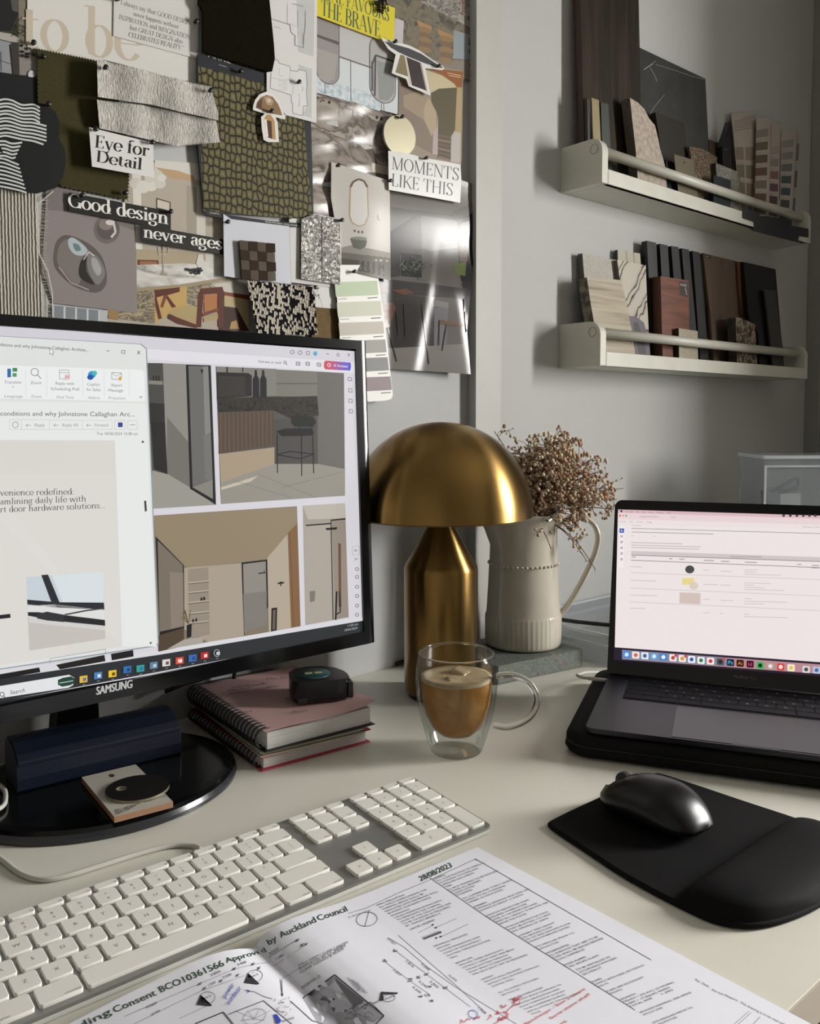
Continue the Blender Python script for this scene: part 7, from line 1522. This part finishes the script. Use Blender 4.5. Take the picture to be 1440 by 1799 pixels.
para(1205, 1000, ['VIA ROOF SPACE COMPLETE TO', 'PROVIDE VENTILATION AND', 'FLOW THERMOSTAT IN STUDY', 'TO BE CONFIRMED DURING', 'INSTALLATION AT CONSTRUCTION', 'STAGE'], 310, 18, 18, -.37, head='HEAT RECOVER SYSTEM')
para(730, 235, ['ALL CONSTRUCTION TO COMPLY', 'ACCORDING TO CODES AND', 'APPROVED DOCUMENTS', 'NZBC'], 290, 14, 15, -.385, head='GENERAL')
para(815, 305, ['ALL BOX FRAMING TO BE NOGGED', 'UNDER ALL BEARERS', 'UNLESS NOTED', 'OTHERWISE'], 300, 14, 14.5, -.385)
para(912, 360, ['ALL LUMBER FOR TYPE F UNITS', 'FIXING TO ALL CLADDING', 'TIMBER AS INDICATED'], 300, 14, 15, -.385)
para(985, 412, ['DOORS & WINDOW BOX SIZES ARE', 'SHOWN AS HEIGHT X WIDTH'], 310, 14, 15, -.385, head='JOINERY')
para(1060, 470, ['WINDOW RESTRICTOR STAYS', 'REQUIRED WHERE FLOOR', 'LEVEL IS >1M FROM GROUND', 'AND SILL HEIGHT IS BELOW 760', 'ABOVE THE FLOOR'], 310, 15, 15.5, -.385)
para(1180, 545, ['WINDOW RESTRICTOR STAYS', 'MUST BE FITTED TO LIMIT', 'MAX OPENING OF 100MM'], 310, 15, 15.5, -.38)
para(1270, 595, ['JOINERY TRIM HEIGHT', '20% GROUND FLOOR', '25% 1ST AND GROUND FLOOR', 'UNLESS OTHERWISE NOTED'], 310, 15, 15.5, -.38)
para(1370, 668, ['SITE MEASURE PRIOR TO', 'MANUFACTURE'], 310, 15, 16, -.38)
a.fr(*k5)
para(248, 488, ['ALL SURFACES THAT ARE TO BE', 'TILED SHALL BE SEALED BEFORE', 'TILING COMMENCES'], 205, 11, 12, -.40, 8.5, head='WATERPROOFING')
para(325, 540, ['TYPE: SMOKE ALARM'], 215, 11, 12, -.40, 8.5, head='SMOKE ALARMS')
para(380, 560, ['TO BE INSTALLED IN', 'ACCORDANCE WITH NZBC', 'SECTION F7'], 215, 11, 12, -.40, 8.5)
para(442, 615, ['COMPLY WITH NZBC SECTION D1', 'AND F4'], 215, 11, 12, -.40, 8.5, head='STAIRS')
para(510, 655, ['STAIRS ARE SECONDARY', 'PRIVATE'], 215, 11, 12, -.40, 8.5)
para(570, 690, ['GEOMETRY:', 'TREADS = 275 INCL 25 NOSING', 'RISER = 17 EQUAL RISERS', 'TOTAL RISE       = 2992'], 215, 11, 12, -.40, 8.5)
para(660, 745, ['PROVIDE HANDRAIL 1000 ABOVE', 'PITCH LINE'], 215, 11, 12, -.40, 8.5)
para(715, 790, ['SITE MEASURE PRIOR TO', 'MANUFACTURE'], 215, 11, 12, -.40, 8.5)
a.line([(1140, 742), (1075, 800)], .7, KI, 5).line([(1130, 736), (1065, 794)], .7, KI, 5).line([(1180, 760), (1110, 830)], .7, KI, 5)
for s, p0, p1 in (('Rev  Date', (895, 600), (955, 632)), ('Do not Measure', (968, 645), (1080, 692)), ('This drawing is to be read with', (1092, 700), (1290, 800))): a.text(s, p0, p1, 8, KI, sans, up=(3, -8), l=6)
# drawing on the inner half of the right page
a.fr(*k4)
a.ring(303, 485, 66, 44, .9, KI, -8, 6).line([(318, 432), (290, 533)], .9, KI, 6).text('R. RAYWORTH', (190, 478), (328, 432), 10, KI, sans, up=(-5, -8), l=6)
a.line([(500, 585), (870, 905), (1060, 1080)], .8, KL, 5).line([(445, 605), (540, 662), (690, 790), (860, 910), (1250, 1148)], .8, KL, 5).line([(480, 680), (680, 830), (800, 920), (960, 1040)], .7, KL, 5).line([(400, 740), (570, 870), (700, 960)], .7, KL, 5)
for x, y, s in ((430, 610, 'EW/EXT'), (545, 750, '1,810'), (645, 770, '5,200'), (465, 805, '3,007'), (815, 840, '10,970'), (590, 915, '4,200'), (1000, 1045, '1,900'), (630, 880, '3,240'), (700, 880, '2,460')): a.text(s, (x, y), (x + 52, y + 42), 13, KI, sans, up=(9, -10), l=6)
for x, y in ((420, 745), (482, 680), (575, 870), (632, 850), (705, 910), (800, 920), (682, 832), (690, 965), (640, 975), (710, 1000)):
    for k in range(5): a.line([(x + rn.uniform(-18, 18), y + rn.uniform(-12, 12)), (x + rn.uniform(-18, 18), y + rn.uniform(-12, 12))], 1.0, KI, 7)
a.fr(*k2); a.line([(205, 985), (350, 895)], .8, KI, 5).line([(230, 1030), (390, 925)], .7, KL, 5).line([(270, 1095), (410, 1010)], .7, KL, 5)
a.text('2020', (208, 975), (258, 945), 15, KI, sans, up=(-5, -12), l=6).text('1,580', (240, 1000), (285, 975), 12, KI, sans, up=(-4, -10), l=6)
for x, y in ((352, 898), (375, 922), (395, 918)): a.line([(x - 9, y + 8), (x + 9, y - 8)], 1.4, KD, 6).line([(x - 7, y - 5), (x + 7, y + 5)], 1., KD, 6)
for i, s in enumerate(('6.0mm SAFETY GLASS CANOPY', 'SUPPORTED BY S.S. SPIDER', 'CLAMP FIXINGS & RODS')): a.text(s, (358 + i * 4, 1030 + i * 18), (612 - i * 12, 912 + i * 16), 13, KI, sans, up=(-5, -11), l=6)
a.line([(265, 1095), (275, 1180)], .9, KD, 6)
a.poly([(380, 1190), (540, 1072), (790, 1280), (700, 1340), (470, 1340), (380, 1190)], mat('a9a9b0', .6), 4).line([(380, 1190), (540, 1072), (790, 1280), (740, 1330)], 1.8, KD, 6)
a.poly([(540, 1085), (690, 1205), (640, 1235), (560, 1150)], mat('5f5f66', .6), 5).poly([(470, 1160), (545, 1105), (630, 1230), (545, 1270)], mat('bdbdc4', .6), 6).poly([(445, 1190), (495, 1180), (515, 1215), (470, 1225)], mat('66666d', .6), 7).poly([(510, 1235), (545, 1240), (530, 1280), (495, 1270)], mat('66666d', .6), 7)
a.line([(640, 1260), (720, 1210), (790, 1280)], 1.4, KD, 7).line([(600, 1300), (700, 1240)], 1.2, KD, 7)
for _ in range(26):
    x, y = rn.uniform(590, 740), rn.uniform(1225, 1330); a.line([(x, y), (x + rn.uniform(-40, 40), y + rn.uniform(-22, 22))], .7, KI, 8)
for s, p0, p1 in (('RESIDENTIAL (2)', (370, 1150), (470, 1080)), ('BED 6', (470, 1250), (545, 1195)), ('VANITY/WC', (610, 1255), (690, 1215))): a.text(s, p0, p1, 13, KD, sans, up=(-6, -11), l=9)
for i in range(6): a.text('GLASS SHOWER UNIT'[i * 2:], (600 + i * 10, 1090 + i * 12), (660 + i * 9, 1120 + i * 10), 8, KI, sans, up=(6, -7), l=8)
a.poly([(765, 1205), (775, 1158), (860, 1162), (858, 1170), (785, 1172), (790, 1200)], KD, 8).ring(815, 1190, 32, 18, .8, KI, -10, 7)
a.text('R2000 SLIDER', (700, 1235), (850, 1180), 10, KI, sans, up=(-5, -8), l=8)
# red and blue pen
a.fr(*k4)
for i, (x, y, w_) in enumerate(((1160, 1050, 26), (1205, 1050, 70), (1125, 1090, 30), (1160, 1110, 40), (1065, 1120, 30), (985, 1125, 40), (900, 1145, 60), (1140, 1130, 60), (1230, 1010, 40))): a.scrib((x, y), (x + w_, y - w_ * .5), 24, KR, 1.1, 40 + i, (-.4, -.9), 12)
a.ring(975, 1085, 30, 24, 1, KB, 20, 12)
a.fr(*k5)
for i, (x, y, w_) in enumerate(((310, 792, 30), (20, 790, 60), (110, 690, 30), (60, 745, 26))): a.scrib((x, y), (x + w_, y - w_ * .45), 16, KR, 1.1, 60 + i, (-.4, -.9), 12)
for s, p0, p1 in (('Benchtops - Saw a stone', (158, 798), (420, 640)), ('Same stone shelf', (268, 772), (440, 664))): a.text(s, p0, p1, 13, KR, sans, up=(-12, -8), l=13)
b.build('right_page', bk, normals=False)
b = leaf('left_page', .0745, .2842, .002); a = Art(page, b, lay=.00003); a.fr(*k3)
bend([('Building', (-40, 790), (278, 634), 34), ('Consent', (290, 632), (505, 540), 33), ('BCO10361566', (522, 530), (850, 390), 33), ('Approved', (858, 378), (1062, 322), 27)])
for pts in ([(340, 650), (720, 485), (895, 410), (1000, 385), (1080, 375)], [(390, 688), (730, 520), (1000, 425)], [(620, 660), (760, 595)], [(700, 686), (845, 628), (895, 686)]): a.line(pts, .8, KL, 5)
for s, p0, p1 in (('4260', (450, 612), (508, 585)), ('2400', (778, 448), (830, 425)), ('5400', (915, 394), (960, 378)), ('4190', (478, 648), (524, 625)), ('1350', (765, 500), (805, 480)), ('2100', (840, 460), (885, 440))): a.text(s, p0, p1, 13, KI, sans, up=(-5, -11), l=6)
for x, y in ((722, 485), (895, 410), (990, 385), (828, 470), (912, 442), (1020, 405), (745, 508)): a.line([(x - 9, y + 8), (x + 9, y - 8)], 1.4, KD, 6).line([(x - 7, y - 5), (x + 7, y + 5)], 1., KD, 6)
for x, y in ((705, 590), (945, 480)): a.poly([(x, y), (x + 20, y - 50), (x + 26, y - 46), (x + 18, y - 12), (x + 50, y - 5), (x + 80, y + 4), (x + 70, y + 8)], KD, 7).ring(x + 55, y - 35, 40, 30, .8, KI, -10, 6).text('W2', (x + 40, y - 25), (x + 75, y - 42), 10, KI, sans, up=(-3, -9), l=7)
a.line([(1138, 465), (1140, 545)], .9, KD, 6).poly([(1133, 535), (1146, 535), (1140, 550)], KD, 7)
a.line([(700, 686), (840, 628), (890, 690)], 1.8, KD, 6).line([(865, 640), (1045, 570), (1110, 625)], 1.4, KI, 6).line([(1045, 570), (1190, 690)], 1.2, KI, 6).line([(1180, 570), (1290, 670), (1350, 690)], 1.2, KI, 6).line([(960, 520), (1000, 525), (1050, 550), (1090, 560)], .8, KI, 6)
for k in range(7): a.line([(1000, 660), (900 + k * 30, 620 + (k % 2) * 50)], .6, KL, 6)
a.ring(1000, 650, 60, 36, .7, KL, -20, 6)
for _ in range(22):
    x, y = rn.uniform(1100, 1190), rn.uniform(560, 640); a.line([(x, y), (x + rn.uniform(-26, 26), y + rn.uniform(-16, 16))], .6, KI, 7)
a.text('ENTRY', (1140, 680), (1205, 660), 13, KI, sans, up=(-4, -10), l=7)
for s, p0, p1 in (('power', (852, 560), (900, 490)), ('outdoor', (868, 594), (936, 506))): a.text(s, p0, p1, 22, KB, sans, up=(-20, -13), l=12)
a.line([(955, 515), (975, 520), (965, 530)], 1.2, KB, 12).poly([(1095, 640), (1112, 638), (1135, 670), (1125, 686), (1108, 680)], KB, 12)
b.build('left_page', bk, normals=False)
MB().add([V((.2838, .489, .0006)), V((.2852, .489, .0006)), V((.2852, .195, .0006)), V((.2838, .195, .0006)), V((.2838, .489, .0042)), V((.2852, .489, .0042)), V((.2852, .195, .0042)), V((.2838, .195, .0042))], [(0, 1, 2, 3), (7, 6, 5, 4), (0, 4, 5, 1), (1, 5, 6, 2), (2, 6, 7, 3), (3, 7, 4, 0)], M_pap).build('spine', bk)
